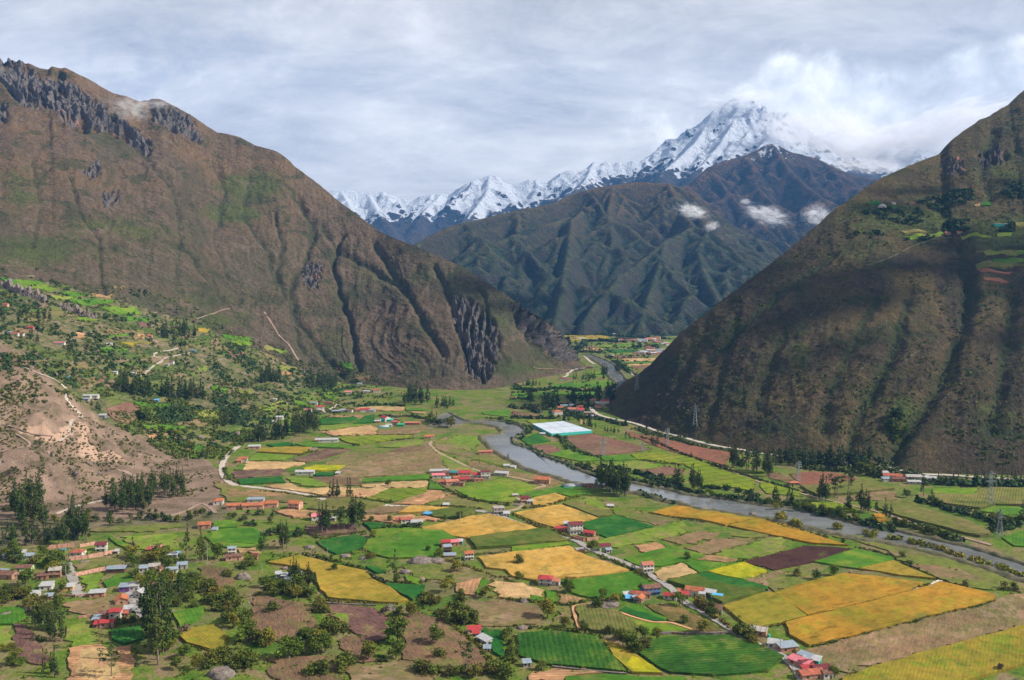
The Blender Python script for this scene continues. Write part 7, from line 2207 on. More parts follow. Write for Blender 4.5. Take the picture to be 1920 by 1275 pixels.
H = [
 # the village at lower left
 (1,25,345,14,8,3.2,-12,G,'tile_brown','adobe','long adobe shed with brown patched roof at the left edge of the village','shed'),
 (1,-5,330,7,6,3.2,-12,S_,'metal_roof','adobe','pale blue metal roofed shed cut by the left edge','shed'),
 (1,170,290,12,6,3,8,G,'tile_brown','green_wall','low house with dark brown roof and green wall beside the broad tree'),
 (1,55,190,7,5,2.6,5,S_,'metal_roof','grey_wall','small blue grey metal roofed hut at the upper left of the village','hut'),
 (1,205,200,8,5,2.8,10,S_,'metal_roof','white_wall','grey metal roofed cottage right of the small blue grey hut'),
 (1,155,170,5,4,2.5,0,S_,'white_roof','grey_wall','tiny whitish shed above the grey metal roofed cottage','shed'),
 (1,105,205,4,4,2.3,0,S_,'blue_roof','grey_wall','tiny blue tarpaulin roofed shed among the bushes','shed'),
 (1,400,215,6,5,3.8,14,S_,'white_roof','blue_wall','dark blue walled house with flat white roof left of the walled compound'),
 (1,565,175,10,8,3,0,HP,'tile_red','white_wall','red tiled bungalow inside the walled compound'),
 (1,755,140,8,7,5.2,12,G,'maroon_roof','white_wall','two storey white house with maroon roof at the right of the walled compound','house',None,None,2,2),
 (1,470,140,3,3,1.5,0,FL_,'blue_roof','blue_wall','small blue tank in the walled compound','water tank','water_tank',None,0),
 (1,410,335,8,7,5.2,12,G,'concrete','adobe','two storey adobe house with grey roof beside the village street','house',None,None,2,2),
 (1,315,350,7,5,2.8,10,S_,'tile_brown','adobe','low adobe house joined to the left of the two storey one'),
 (1,340,430,8,7,3,10,S_,'white_roof','white_wall','white shed with bright metal roof below the adobe houses','shed'),
 (1,490,435,10,5,2.8,8,S_,'white_roof','yellow_wall','yellow walled shed with white roof beside the village street','shed'),
 (1,255,480,6,4,2.3,4,S_,'white_roof','white_wall','small bright white shed below the white metal roofed one','shed'),
 (1,360,500,5,4,2.3,12,S_,'metal_roof','adobe','small shed with pale blue roof under the bright white shed','shed'),
 (1,865,300,13,5,3,6,S_,'metal_roof','wood','long open stable with blue grey metal roof above the village paddock','stable'),
 (1,725,480,10,5,2.8,10,S_,'white_roof','brick','long brick shed with white metal roof left of the orange brown gabled house','shed'),
 (1,865,530,9,8,3.2,-68,G,'tile_orange','adobe','adobe house with orange brown gabled roof in the village centre'),
 (1,930,515,4,6,2.3,8,S_,'metal_roof','blue_wall','narrow blue and white lean-to right of the orange brown gabled house','shed'),
 (1,930,440,7,6,3.2,8,S_,'metal_roof','purple_wall','shop building with purple painted wall in the village centre','shop','shop'),
 (1,1005,435,6,6,3.4,8,S_,'white_roof','white_wall','white building joined to the purple walled shop'),
 (1,1085,480,6,7,3.6,78,G,'white_roof','white_wall','white gabled house with pale roof beside the parked car'),
 (1,1075,295,6,5,3,12,S_,'metal_roof','white_wall','white cottage with light blue roof, leftmost of the upper cluster'),
 (1,1150,280,8,5,2.8,8,S_,'concrete','grey_wall','grey low house in the middle of the upper cluster'),
 (1,1205,300,6,6,3.4,70,G,'tile_brown','adobe','pinkish adobe house with brown roof in the upper cluster'),
 (1,1290,300,8,5,2.8,16,G,'metal_roof','white_wall','pale metal gabled shed in the upper cluster','shed'),
 (1,1365,270,7,5,3,14,S_,'metal_roof','grey_wall','grey metal roofed house at the right end of the upper cluster'),
 (1,1258,370,6,5,3,6,G,'tile_red','cream_wall','small cream house with red tiled roof under the upper cluster'),
 (1,1170,410,6,4,2.6,0,S_,'tile_brown','adobe','dark roofed lean-to behind the white gabled house','shed'),
 (1,780,645,8,7,3,10,G,'tile_brown','adobe','brown tiled house in the cluster of red roofs'),
 (1,860,645,7,5,4.2,8,S_,'red_roof','white_wall','white house with bright red roof and dark windows in the cluster of red roofs'),
 (1,715,690,4,6,3.4,10,S_,'metal_roof','brick','narrow shed with blue grey roof at the left of the red roofs','shed'),
 (1,728,715,4,5,2.6,10,S_,'red_roof','adobe','small bright red roofed annex, lowest of the cluster','shed'),
 (1,800,710,8,5,3.2,10,G,'red_roof','adobe','long adobe house with bright red roof, nearest of the red cluster'),
 (1,955,600,5,5,2.6,12,S_,'white_roof','blue_wall','grey roofed shed with blue wall right of the red cluster','shed'),
 (1,935,625,4,3,2,12,S_,'tile_red','adobe','low dark red lean-to right of the bright red roof','shed'),
 (1,1110,600,6,5,2.4,-38,S_,'white_roof','blue_wall','low blue and white roofed shed at the bend of the lane','shed'),
 (1,1170,135,8,5,2.8,14,G,'pink_roof','adobe','adobe house with pink red roof above the village'),
 (1,1115,145,4,4,2.4,10,S_,'tile_red','adobe','small red roofed hut left of the pink red roofed house','hut'),
 (1,870,155,3,3,2,0,S_,'white_roof','white_wall','small white hut at the end of the compound wall','hut'),
 (1,1155,185,4,3,2,0,S_,'tile_orange','white_wall','tiny orange roofed kiosk below the pink red roofed house','hut'),
 (1,1290,185,8,4,2.3,6,S_,'white_roof','grey_wall','low row of white and grey sheds behind the village','shed'),
 (1,1330,175,3,3,2,6,S_,'blue_roof','blue_wall','small blue shed at the end of the low white row','shed'),
 (1,1740,160,6,5,4.5,12,G,'metal_roof','white_wall','two level house with light grey metal roof right of the round tree','house',None,None,2,2),
 (1,1755,205,12,6,3,12,G,'tile_brown','pink_wall','pink adobe house with brown roof below the two level one'),
 (1,1905,200,5,5,3,6,G,'maroon_roof','adobe','small maroon roofed house right of the pink adobe one'),
 # lower centre
 (2,172,332,4,4,2.4,20,S_,'white_roof','white_wall','small white hut, left one of the farm in the trees','hut'),
 (2,232,372,6,5,2.6,-35,G,'white_roof','grey_wall','white metal roofed shed, lowest of the farm in the trees','shed'),
 (2,215,345,5,4,2.4,0,S_,'white_roof','white_wall','white roofed shed in the middle of the farm in the trees','shed'),
 (2,290,345,8,5,3,0,S_,'metal_roof','white_wall','pale metal roofed house half hidden in the tree clump'),
 (2,1425,110,7,6,4.4,12,G,'red_roof','adobe','red roofed farmhouse, leftmost of the farm above the white house'),
 (2,1490,95,7,6,3,12,G,'pink_roof','brick','pink roofed brick annex of the farm above the white house'),
 (2,1530,85,4,4,2.5,0,S_,'white_roof','teal_cloth','whitish shed with teal side at the right of the farm','shed'),
 (2,1440,145,6,4,4.2,12,S_,'metal_roof','wood','two storey open timber house with light blue roof','house',None,None,2,2),
 (2,1455,180,9,4,1.4,6,S_,'metal_roof','brick','low blue roofed animal pen below the timber house','animal pen','animal_pen',None,0),
 (2,1600,200,7,6,4.6,14,G,'tile_orange','white_wall','white two storey house with orange tiled roof above the olive pasture','house',None,None,3,2),
 (2,1640,755,8,4,2.6,10,S_,'red_roof','white_wall','bright red roofed shed on the field boundary near the bottom','shed'),
 (2,1650,782,4,3,2.4,10,S_,'red_roof','white_wall','small red roof joined under the bright red one','shed'),
 (2,1690,825,10,4.5,2.4,-52,S_,'white_roof','grey_wall','long pale grey metal roofed shed below the red roof','shed'),
 (2,1733,890,4,3,2,0,S_,'metal_roof','white_wall','small light blue shed at the foot of the long grey one','shed'),
 # centre and right
 (3,248,395,9,7,4.6,-8,HP,'red_roof','grey_wall','house with crimson hipped roof at the corner of the wheat field','house',None,None,2,2),
 (3,318,392,6,5,3,-12,G,'salmon_roof','white_wall','salmon roofed annex right of the crimson roofed house'),
 (3,700,140,8,6,4.2,10,G,'maroon_roof','green_wall','dark roofed house with pale green gable beside the road'),
 (3,730,150,4,4,2.6,10,S_,'metal_roof','white_wall','small white annex of the pale green gabled house','shed'),
 (3,515,142,6,5,1.8,10,FL_,'concrete','brick','low roofless brick ruin at the top of the wheat field','ruin','ruin',None,0),
 (3,1025,293,7.5,6,5.2,16,G,'salmon_roof','white_wall','white two storey house with salmon roof standing alone by the road','house',None,None,3,2),
 (3,1055,468,11,6,5.0,16,G,'tile_brown','blue_wall','long two storey house with brown tiled roof below the green field','house',None,None,4,2),
 (3,940,490,8,5,3,-20,G,'tile_red','white_wall','red tiled farmhouse left of the long two storey house'),
 (3,985,515,6,5,2.8,60,G,'tile_orange','adobe','orange tiled wing in front of the red tiled farmhouse'),
 (3,940,518,4,4,2.3,12,S_,'metal_roof','blue_wall','small shed with pale blue roof below the red tiled farmhouse','shed'),
 (3,1010,490,5,4,2.8,10,G,'tile_brown','adobe','small brown roofed annex between farmhouse and long house'),
 (3,868,482,4,3,2,10,S_,'white_roof','white_wall','tiny white hut at the left of the tiled farm','hut'),
 (3,875,508,3,3,1.8,0,S_,'blue_roof','blue_wall','tiny blue hut under the tiny white one','hut'),
 (3,1182,500,8,5,2.6,-24,G,'red_roof','white_wall','low building with red and white striped roof beside the road'),
 (3,1345,470,8,7,3.6,-20,G,'tile_orange','white_wall','white farmhouse with orange tiled roof right of the road'),
 (3,1300,492,4,4,2.6,-10,S_,'red_roof','white_wall','small crimson roofed hut left of the orange tiled farmhouse','hut'),
 (3,1268,462,3,3,2.2,0,S_,'tile_orange','adobe','tiny orange hut above the crimson roofed one','hut'),
 (3,1400,460,6,5,3,-20,G,'tile_red','white_wall','red tiled wing behind the orange tiled farmhouse'),
 (3,1425,488,4,4,2.8,-16,FL_,'white_roof','white_wall','small white block in the yard of the orange tiled farm','hut'),
 (3,1480,475,7,4,2.6,-24,S_,'white_roof','adobe','whitish roofed shed right of the orange tiled farm','shed'),
 (3,1535,505,6,5,2,-20,S_,'blue_roof','grey_wall','shelter covered by a bright blue tarpaulin','shelter','shelter',None,0),
 (3,1505,590,8,6,3,-30,G,'tile_brown','white_wall','dark brown tiled house left of the olive gold field'),
 (3,1545,612,4,3,3.4,-20,S_,'tile_brown','white_wall','bright white gable end joined to the dark brown tiled house'),
 (3,115,1003,4,3,2.2,10,S_,'metal_roof','grey_wall','small hut with blue grey roof at the left of the dark green crop','hut'),
 (7,1125,1048,10,7,7.5,14,G,'maroon_roof','white_wall','large white three storey house with maroon roof by the emerald field','house',None,None,4,3),
 (7,1215,1062,8,5,2.8,-24,G,'red_roof','brick','red roofed wing right of the large white house'),
 (7,1000,1030,9,4,2.6,-24,S_,'red_roof','brick','long red roofed shed left of the large white house','shed'),
 (7,1050,995,4,3,3.2,10,S_,'white_roof','white_wall','small white roofed block behind the large white house','hut'),
 (7,1078,1000,3,3,2.6,10,S_,'teal_cloth','grey_wall','small turquoise roofed lean-to behind the large white house','shed'),
 (7,545,900,9,7,5.5,10,FL_,'concrete','grey_wall','grey concrete two storey house at the road junction','house',None,None,3,2),
 (7,600,915,5,4,2.6,0,S_,'white_roof','white_wall','small white roofed shed right of the grey concrete house','shed'),
 (7,740,812,7,6,4.4,8,G,'maroon_roof','pink_wall','pinkish house with dark red roof left of the small wheat plot','house',None,None,2,2),
 (7,775,818,5,4,2.2,0,S_,'white_roof','white_wall','white annex right of the dark red roofed house','shed'),
 (7,665,772,5,4,2.4,10,G,'concrete','adobe','small ruined hut by the bend of the dirt track','hut'),
 (7,862,672,14,9,4.5,-14,G,'tile_orange','adobe','large adobe house with orange tiled roof near the river'),
 (7,1210,700,9,5,2.2,0,G,'tile_brown','adobe','low brown hut left of the riverside grove','hut'),
 (7,445,448,15,5,3,12,S_,'salmon_roof','brick','long roofless looking brick building by the upper river meadow'),
 (7,555,610,13,6,2.8,-16,S_,'white_roof','grey_wall','pale grey metal shed left of the stony riverside plot','shed'),
 (7,600,545,6,4,1.8,0,S_,'white_roof','white_wall','small white shelter on the riverside plot, left of two','shelter','shelter',None,0),
 (7,645,553,5,4,1.6,-20,S_,'white_roof','white_wall','small white shelter on the riverside plot, right of two','shelter','shelter',None,0),
 (7,145,842,5,3,2,0,S_,'white_roof','white_wall','tiny white hut on the hedge above the golden strip','hut'),
 (7,1380,850,5,3,1.8,0,S_,'white_roof','adobe','tiny pale hut beside the hedge below the riverside grove','hut'),
 (7,10,333,8,6,3,10,G,'tile_orange','adobe','orange roofed hut at the top of the dirt track, left of two','hut'),
 (7,40,328,5,5,3,10,G,'tile_orange','white_wall','orange roofed hut at the top of the dirt track, right of two','hut'),
 (7,870,305,6,4,2,0,S_,'white_roof','white_wall','tiny white hut left of the white covered greenhouse','hut'),
 # hamlet with crimson roofs
 (7,95,600,18,6,3.6,4,S_,'white_roof','pink_wall','long white and pink roofed building at the left of the hamlet'),
 (7,90,628,12,6,3,6,S_,'pink_roof','white_wall','pale pink roofed house in front of the long building'),
 (7,145,615,6,6,4,6,S_,'tile_brown','adobe','brown adobe block behind the teal roof'),
 (7,205,608,11,6,3,-6,S_,'teal_roof','adobe','teal roofed house in the middle of the hamlet'),
 (7,285,632,12,8,6,2,G,'red_roof','pink_wall','two storey house with crimson roof in the middle of the hamlet','house',None,None,3,2),
 (7,290,655,10,6,2.6,10,S_,'red_roof','adobe','low red roofed wing under the crimson two storey house'),
 (7,380,628,9,7,3.6,-6,G,'red_roof','white_wall','bright red roofed house left of the white tower house'),
 (7,442,635,9,8,7,6,FL_,'maroon_roof','white_wall','tall white house with flat dark red roof at the right of the hamlet','house',None,None,2,2),
 (7,395,650,9,3,2.2,8,FL_,'salmon_roof','brick','low brick yard building before the white tower house','shed'),
 (7,130,675,9,6,3,6,G,'tile_red','adobe','red tiled adobe house at the lower left of the hamlet'),
 (7,195,675,12,7,3,14,G,'salmon_roof','pink_wall','salmon tiled house at the bottom of the hamlet'),
 (7,245,685,8,5,3,-10,G,'tile_brown','adobe','brown roofed hut at the bottom of the hamlet','hut'),
 (7,225,645,6,5,3,10,G,'tile_orange','adobe','small orange roofed hut below the teal roof','hut'),
 (7,160,650,5,4,2.6,0,S_,'metal_roof','teal_cloth','small turquoise walled shed in the hamlet','shed'),
 (7,340,655,5,4,2.6,0,S_,'tile_brown','adobe','small brown shed between crimson house and white tower house','shed'),
 # school and farms at left
 (6,295,862,17,7,3.6,6,G,'tile_orange','pink_wall','long orange roofed school building, middle wing','school','school_building'),
 (6,150,858,12,6,3,6,G,'tile_orange','pink_wall','long orange roofed school building, left wing','school','school_building'),
 (6,425,852,12,7,4.2,6,G,'tile_orange','pink_wall','long orange roofed school building, right wing with salmon side wall','school','school_building'),
 (6,315,815,14,5,3.4,4,S_,'metal_roof','white_wall','grey metal roof behind the orange roofed school','shed'),
 (6,600,862,10,8,5.2,-14,G,'tile_orange','pink_wall','two storey orange roofed house right of the school','house',None,None,2,2),
 (6,35,828,8,8,3.6,10,HP,'tile_orange','white_wall','round looking house with orange pyramid roof left of the school'),
 (6,225,505,8,6,3.6,8,G,'tile_orange','white_wall','orange roofed house inside the bend of the white road'),
 (6,192,515,5,5,3,8,G,'tile_orange','pink_wall','small orange roofed annex left of the one by the white road'),
 (6,305,408,13,6,3,6,S_,'white_roof','pink_wall','white roofed building above the lime field'),
 (6,850,360,26,6,3.6,6,G,'white_roof','white_wall','long white barn among the bright green plots','barn'),
 (6,770,362,5,5,3,6,G,'tile_orange','adobe','small orange roofed hut at the left end of the long white barn','hut'),
 (6,685,604,18,6,3.4,3,G,'white_roof','white_wall','long pale metal barn above the green pasture','barn'),
 (6,750,418,8,4,2,10,FL_,'concrete','pink_wall','roofless pale ruin beside the purple soil','ruin','ruin',None,0),
 (6,932,604,4,4,2,0,S_,'white_roof','white_wall','tiny white hut at the left tip of the large fallow field','hut'),
 (6,780,945,9,7,3.6,12,G,'pink_roof','white_wall','white house with pink roof left of the tall eucalyptus bunch'),
 (6,895,948,4,3,2.2,0,S_,'white_roof','white_wall','tiny white hut behind the tall eucalyptus bunch','hut'),
 (6,1450,965,9,5,3,14,G,'tile_red','white_wall','white farmhouse with red roof left of the big wheat field'),
 (6,1400,965,6,4,2.6,8,S_,'tile_red','adobe','small red roofed shed left of the white farmhouse','shed'),
 (6,1525,980,9,5,2.4,0,S_,'white_roof','white_wall','low white shed right of the white farmhouse','shed'),
 (6,1598,910,6,4,1.8,-28,S_,'blue_roof','blue_wall','bright blue tarpaulin shelter on the maize edge','shelter','shelter',None,0),
 (5,1530,1005,9,7,3.2,12,G,'tile_orange','adobe','orange roofed house in the bushes left of the bright meadow'),
 (5,1605,1035,4,4,2.4,0,S_,'metal_roof','white_wall','small grey hut right of the orange roofed house in the bushes','hut'),
 # upper farms
 (6,1270,200,12,9,5,-50,G,'red_roof','white_wall','white barn with bright red gabled roof','barn'),
 (6,1300,203,16,4,2.6,2,S_,'teal_cloth','teal_cloth','low turquoise walled shed under the red barn','shed'),
 (6,1230,212,8,4,2.4,0,S_,'white_roof','brick','low brick shed left of the red barn','shed'),
 (6,1360,228,10,6,4,-10,G,'tile_red','adobe','red roofed house right of the red barn'),
 (6,1405,240,9,5,2.8,0,G,'green_roof','green_roof','bright green roofed shed','shed'),
 (6,1492,228,21,5,3,0,G,'salmon_roof','brick','long salmon roofed building at the right of the upper farm','barn'),
 (6,1315,240,8,4,2.2,0,S_,'white_roof','white_wall','small white shed between green tunnel and red house','shed'),
 (6,1250,100,1,1,1,0,S_,'white_roof','white_wall','','shed'),
 (6,710,128,9,5,3,0,G,'pink_roof','white_wall','white cottage with pink roof at the left of the upper hamlet'),
 (6,800,108,11,6,3.4,10,G,'red_roof','white_wall','red roofed cottage in the upper hamlet'),
 (6,798,130,9,5,3,-30,S_,'white_roof','pink_wall','pale roofed cottage beside the upper hamlet road'),
 (6,752,76,10,5,3,0,S_,'metal_roof','white_wall','grey roofed cottage above the red roofed one'),
 (6,865,78,12,6,3.6,0,G,'tile_brown','adobe','brown adobe house above the upper hamlet road'),
 (6,918,140,11,5,3,0,S_,'metal_roof','wood','dark walled shed with pale roof in the upper hamlet','shed'),
 (6,970,132,9,6,3,10,G,'metal_roof','grey_wall','grey house in the middle of the upper hamlet'),
 (6,1015,134,9,6,3,-10,G,'tile_brown','white_wall','white walled house with dark roof in the upper hamlet'),
 (6,1090,130,10,6,3.6,4,G,'salmon_roof','pink_wall','salmon roofed house in the upper hamlet'),
 (6,1138,130,13,7,3.6,6,G,'red_roof','white_wall','crimson roofed house at the right of the upper hamlet'),
 (6,1187,132,9,5,3,0,S_,'metal_roof','white_wall','grey roofed shed at the right end of the upper hamlet','shed'),
 (6,495,185,9,6,3,4,G,'white_roof','white_wall','small white house among trees left of the upper hamlet'),
 (6,452,218,4,4,3,0,S_,'white_roof','white_wall','tiny white hut left of the small white house in the trees','hut'),
 (6,462,50,4,4,3.4,0,G,'white_roof','white_wall','tiny white chapel like hut high on the wooded slope','hut'),
 (11,1010,715,11,6,3.4,4,G,'pink_roof','white_wall','white house with pinkish roof under the foothill wood'),
 (11,1095,650,8,5,3,0,S_,'metal_roof','white_wall','small white house higher up under the foothill'),
 (11,1145,708,10,5,3,0,S_,'white_roof','white_wall','white walled house in the foothill row, middle'),
 (11,1225,705,11,6,4,4,G,'tile_orange','white_wall','orange roofed house in the foothill row, right end'),
 # slope cottages
 (10,220,553,9,5,3,6,G,'red_roof','adobe','cottage with red roof highest on the left terraces'),
 (10,105,600,9,5,3,6,G,'tile_red','white_wall','white cottage with dark red roof at the far left'),
 (10,65,588,5,4,2.6,0,S_,'metal_roof','blue_wall','tiny blue hut left of the white cottage','hut'),
 (10,150,600,7,5,2.8,0,S_,'tile_brown','white_wall','small brown roofed hut right of the white cottage','hut'),
 (10,35,378,7,5,3,0,G,'tile_red','pink_wall','pink cottage near the left edge above the wood'),
 (10,440,665,14,4,2.6,0,S_,'pink_roof','white_wall','row of low white cottages among trees on the terraces'),
 (10,820,672,7,5,2.6,14,G,'white_roof','white_wall','bright white cottage beside the pale green terrace'),
 (10,1122,612,6,5,3,0,G,'salmon_roof','adobe','lone adobe cottage at the top of the terraces'),
 (10,1283,810,6,6,4,4,HP,'tile_brown','white_wall','white hut with brown pointed roof by the pale footpath'),
 (10,1250,822,5,3,2,0,S_,'metal_roof','white_wall','tiny metal roofed shed left of the pointed hut','shed'),
 (10,1442,722,8,5,3,0,S_,'metal_roof','blue_wall','small grey blue cottage at the end of the footpath'),
 (10,860,885,5,4,2.6,0,S_,'white_roof','white_wall','tiny white hut above the dark grove','hut'),
 (10,1000,892,5,4,2.4,0,S_,'white_roof','white_wall','tiny whitish hut right above the dark grove','hut'),
 (10,498,925,4,4,2.6,0,G,'blue_roof','blue_wall','small bright blue hut beside the pale track','hut'),
 (5,645,28,9,5,3,4,S_,'white_roof','white_wall','white building, left of the pair over the pale track'),
 (5,695,28,11,6,3.2,4,S_,'white_roof','white_wall','white building, right of the pair over the pale track'),
 (5,632,48,9,4,2.4,4,S_,'metal_roof','grey_wall','grey low shed under the white pair over the pale track','shed'),
 (5,760,175,8,5,3,6,S_,'white_roof','metal_roof','pale blue cabin at the edge of the bare hill'),
 (5,1170,55,5,4,2.4,0,S_,'blue_roof','blue_wall','tiny blue hut at the foot of the dark grove','hut'),
 # right bank
 (8,1160,680,9,6,2.4,4,HP,'salmon_roof','adobe','salmon roofed hut beside the lattice tower and red field','hut'),
 (8,92,622,8,5,1.6,0,S_,'white_roof','white_wall','tiny white shelter on the small brown plot','shelter','shelter',None,0),
 (9,335,735,15,7,3.4,-10,G,'tile_red','white_wall','white house with red roof in the roadside hamlet, left'),
 (9,285,705,6,5,3,0,S_,'white_roof','white_wall','tiny bright white hut at the left of the roadside hamlet','hut'),
 (9,300,755,8,5,2.6,10,S_,'metal_roof','white_wall','grey roofed shed below the red roofed house of the roadside hamlet','shed'),
 (9,395,760,12,6,3,-10,G,'tile_brown','adobe','brown roofed house in the roadside hamlet'),
 (9,425,740,10,6,3,-6,G,'tile_red','adobe','red roofed hut behind the brown roofed house','hut'),
 (9,530,750,14,7,4,-4,G,'concrete','white_wall','grey roofed white house at the right of the roadside hamlet'),
 (9,535,780,12,4,2.4,-4,S_,'white_roof','grey_wall','low pale roof in front of the grey roofed white house','shed'),
 (9,638,745,6,5,3.2,0,G,'white_roof','white_wall','white tent roofed shed right of the big eucalyptus, left one','shed'),
 (9,685,750,10,5,2.6,-6,S_,'white_roof','white_wall','white tent roofed shed right of the big eucalyptus, right one','shed'),
 (9,75,610,9,4,2.4,-10,S_,'white_roof','white_wall','tiny white roof in the dark wood by the highway','shed'),
 # far bank village
 (7,990,152,13,9,4.6,20,HP,'tile_orange','white_wall','white house with broad orange roof in the far bank village','house',None,None,3,2),
 (7,1008,118,10,7,4,0,G,'tile_orange','white_wall','orange roofed house behind the broad orange roof'),
 (7,1030,100,10,6,3.4,0,G,'metal_roof','grey_wall','grey roofed house at the back of the far bank village, left'),
 (7,1070,96,12,6,3.4,0,G,'metal_roof','white_wall','grey roofed house at the back of the far bank village, right'),
 (7,1100,132,15,8,4.4,-6,G,'salmon_roof','white_wall','long white house in the middle of the far bank village','house',None,None,3,2),
 (7,1160,140,9,9,5,10,G,'red_roof','white_wall','crimson roofed house in the far bank village'),
 (7,1150,105,9,6,3,0,G,'tile_red','adobe','red tiled hut behind the crimson roofed house','hut'),
 (7,1215,150,14,7,3,-8,FL_,'concrete','adobe','grey unfinished building below the highway bend','house'),
 (7,1235,175,12,6,2.6,-14,S_,'metal_roof','grey_wall','grey shed nearest to the highway in the far bank village','shed'),
 (7,1190,170,9,5,2.4,8,S_,'tile_brown','adobe','brown roofed shed left of the grey one near the highway','shed'),
 (7,1300,78,14,6,3.4,-4,S_,'white_roof','white_wall','white roofed house above the highway bend'),
 (7,1340,72,12,7,5,4,G,'red_roof','white_wall','house with pinkish red roof above the highway bend'),
 (7,1285,100,9,6,4,0,G,'tile_brown','pink_wall','narrow brown roofed house beside the highway bend'),
 (7,1245,55,9,6,3.4,0,G,'salmon_roof','pink_wall','salmon roofed house behind the highway bend'),
 (12,620,775,11,6,3,4,G,'tile_red','white_wall','red roofed cottage at the fork of the far dirt road'),
 (12,550,768,11,6,3,4,G,'maroon_roof','white_wall','purplish roofed cottage left of the far dirt road'),
 (12,845,645,14,7,3.4,0,G,'tile_brown','adobe','brown cottage by the far reach of the river'),
 (12,1090,520,9,6,4,0,G,'white_roof','white_wall','tiny white house on the ploughed far plot'),
 # right mountain shoulder
 (0,1782,440,14,6,3,6,G,'salmon_roof','adobe','adobe farmhouse with salmon roof on the mountain shoulder'),
 (0,1801,438,9,6,3,0,G,'tile_orange','adobe','orange walled farmhouse right of the salmon roofed one on the shoulder'),
 (0,1712,383,11,5,2.8,0,G,'tile_brown','adobe','brown adobe hut right of the white dome on the mountain','hut'),
 (0,1676,383,6,5,3,0,S_,'metal_roof','white_wall','tiny white hut between the dome and the brown adobe hut','hut'),
 (0,1882,424,24,6,3,0,S_,'metal_roof','teal_cloth','long low turquoise greenhouse roof on the mountain shoulder','greenhouse','greenhouse'),
 (4,48,862,7,5,2.4,-20,S_,'white_roof','white_wall','small white roofed shed left of the grey roofed brick one','shed'),
 (4,165,892,10,6,2.8,14,S_,'metal_roof','brick','brick shed with large grey metal roof by the road','shed'),
 (4,215,1000,11,5,2.8,-50,S_,'pink_roof','brick','long shed with faded pink roof beside the road','shed'),
 (4,262,960,7,4,3,-50,S_,'metal_roof','grey_wall','dark sided grey roofed shed behind the faded pink roof','shed'),
 (4,320,985,8,5,2.8,-35,S_,'white_roof','teal_cloth','grey white roofed shed right of the faded pink roof','shed'),
 (4,300,1015,6,5,2.6,12,G,'maroon_roof','adobe','small maroon roofed wing of the farm at the bottom'),
 (4,340,1100,12,6,3,14,G,'tile_red','adobe','maroon tiled farmhouse at the bottom edge'),
 (4,330,1070,7,5,2.8,10,S_,'red_roof','adobe','crimson sheet roof in the middle of the bottom farm','shed'),
 (4,420,1065,9,6,3,14,G,'maroon_roof','adobe','dark red tiled wing at the right of the bottom farm'),
 (4,455,1095,5,4,3.2,10,G,'tile_brown','white_wall','white gabled end house at the right of the bottom farm'),
]
for hh in H:
 hh = list(hh)
 if not hh[10]: continue
 house(*hh)
def unfinished():
 p = P(*q(3,1862,775))
 r = empty('unfinished_house',p + Vector((0,4,0)),math.radians(-24))
 tagp(r,'unfinished concrete building with bare columns sticking up from its flat roof','house')
 MB().box(-4.5,4.5,-3.5,3.5,-0.4,2.8).build('wall',MATS['brick'],r)
 MB().box(-4.8,4.8,-3.8,3.8,2.803,3.05).build('roof',MATS['concrete'],r)
 for x in (-4.4,-1.5,1.5,4.4):
  for y in (-3.4,0,3.4):
   MB().box(x - 0.14,x + 0.14,y - 0.14,y + 0.14,3.053,4.3).build('column',MATS['concrete'],r)
 MB().box(-2.2,-0.6,-3.56,-3.45,0,2.2).build('door',MATS['blue_wall'],r)
 MB().box(1,2.4,-3.56,-3.45,1,2.1).build('window',MATS['glass_dark'],r)
 t_ = P(*q(4,5,780))
 w = empty('water_tank',t_)
 tagp(w,'small turquoise water tank right of the unfinished building','water tank')
 MB().tube([(0,0,0),(0,0,1.6)],0.9,14).build('tank',MATS['teal_cloth'],w)
 MB().tube([(0,0,1.6),(0,0,1.9)],[0.9,0.35],14).build('lid',MATS['teal_cloth'],w)
unfinished()
def tunnel(c,x,y,L,wd,hgt,yaw,roofm,sidem,label,seg=10):
 p = P(*q(c,x,y))
 r = empty('greenhouse',p + Vector((0,wd / 2,0)),math.radians(yaw))
 tagp(r,label,'greenhouse')
 V,Fq = [],[]
 for i in range(2):
  for k in range(seg + 1):
   a = math.pi * k / seg
   V.append(((i - 0.5) * L,-math.cos(a) * wd / 2,hgt * (0.35 + 0.65 * math.sin(a))))
 n = seg + 1
 Fq = [(k,n + k,n + k + 1,k + 1) for k in range(seg)]
 o = mesh_np('cover',V,np.array(Fq),MATS[roofm],parent=r,smooth=True)
 m = o.modifiers.new('thick','SOLIDIFY'); m.thickness = 0.12
 MB().box(-L / 2,L / 2,-wd / 2 - 0.05,-wd / 2 + 0.05,-0.3,hgt * 0.4).build('side_panel',MATS[sidem],r)
 for s in (-1,1):
  mb = MB()
  vs = [(s * L / 2,-math.cos(math.pi * k / seg) * wd / 2,hgt * (0.35 + 0.65 * math.sin(math.pi * k / seg))) for k in range(n)]
  vs += [(s * L / 2,wd / 2,-0.3),(s * L / 2,-wd / 2,-0.3),(s * L / 2,0,0)]
  mb.add(vs,[(k,k + 1,n + 2) for k in range(seg)] + [(n - 1,n,n + 2),(n,n + 1,n + 2),(n + 1,0,n + 2)])
  mb.build('end_panel',MATS[sidem],r)
tunnel(7,1095,700,18,8,3.4,14,'white_roof','teal_cloth','arched greenhouse with white cover and turquoise sides near the river')
tunnel(6,1270,250,15,6,3.0,0,'white_roof','teal_cloth','small arched greenhouse with turquoise sides below the red barn')
tunnel(12,735,325,34,10,4.0,0,'white_roof','white_roof','distant long white greenhouse on the far valley floor')
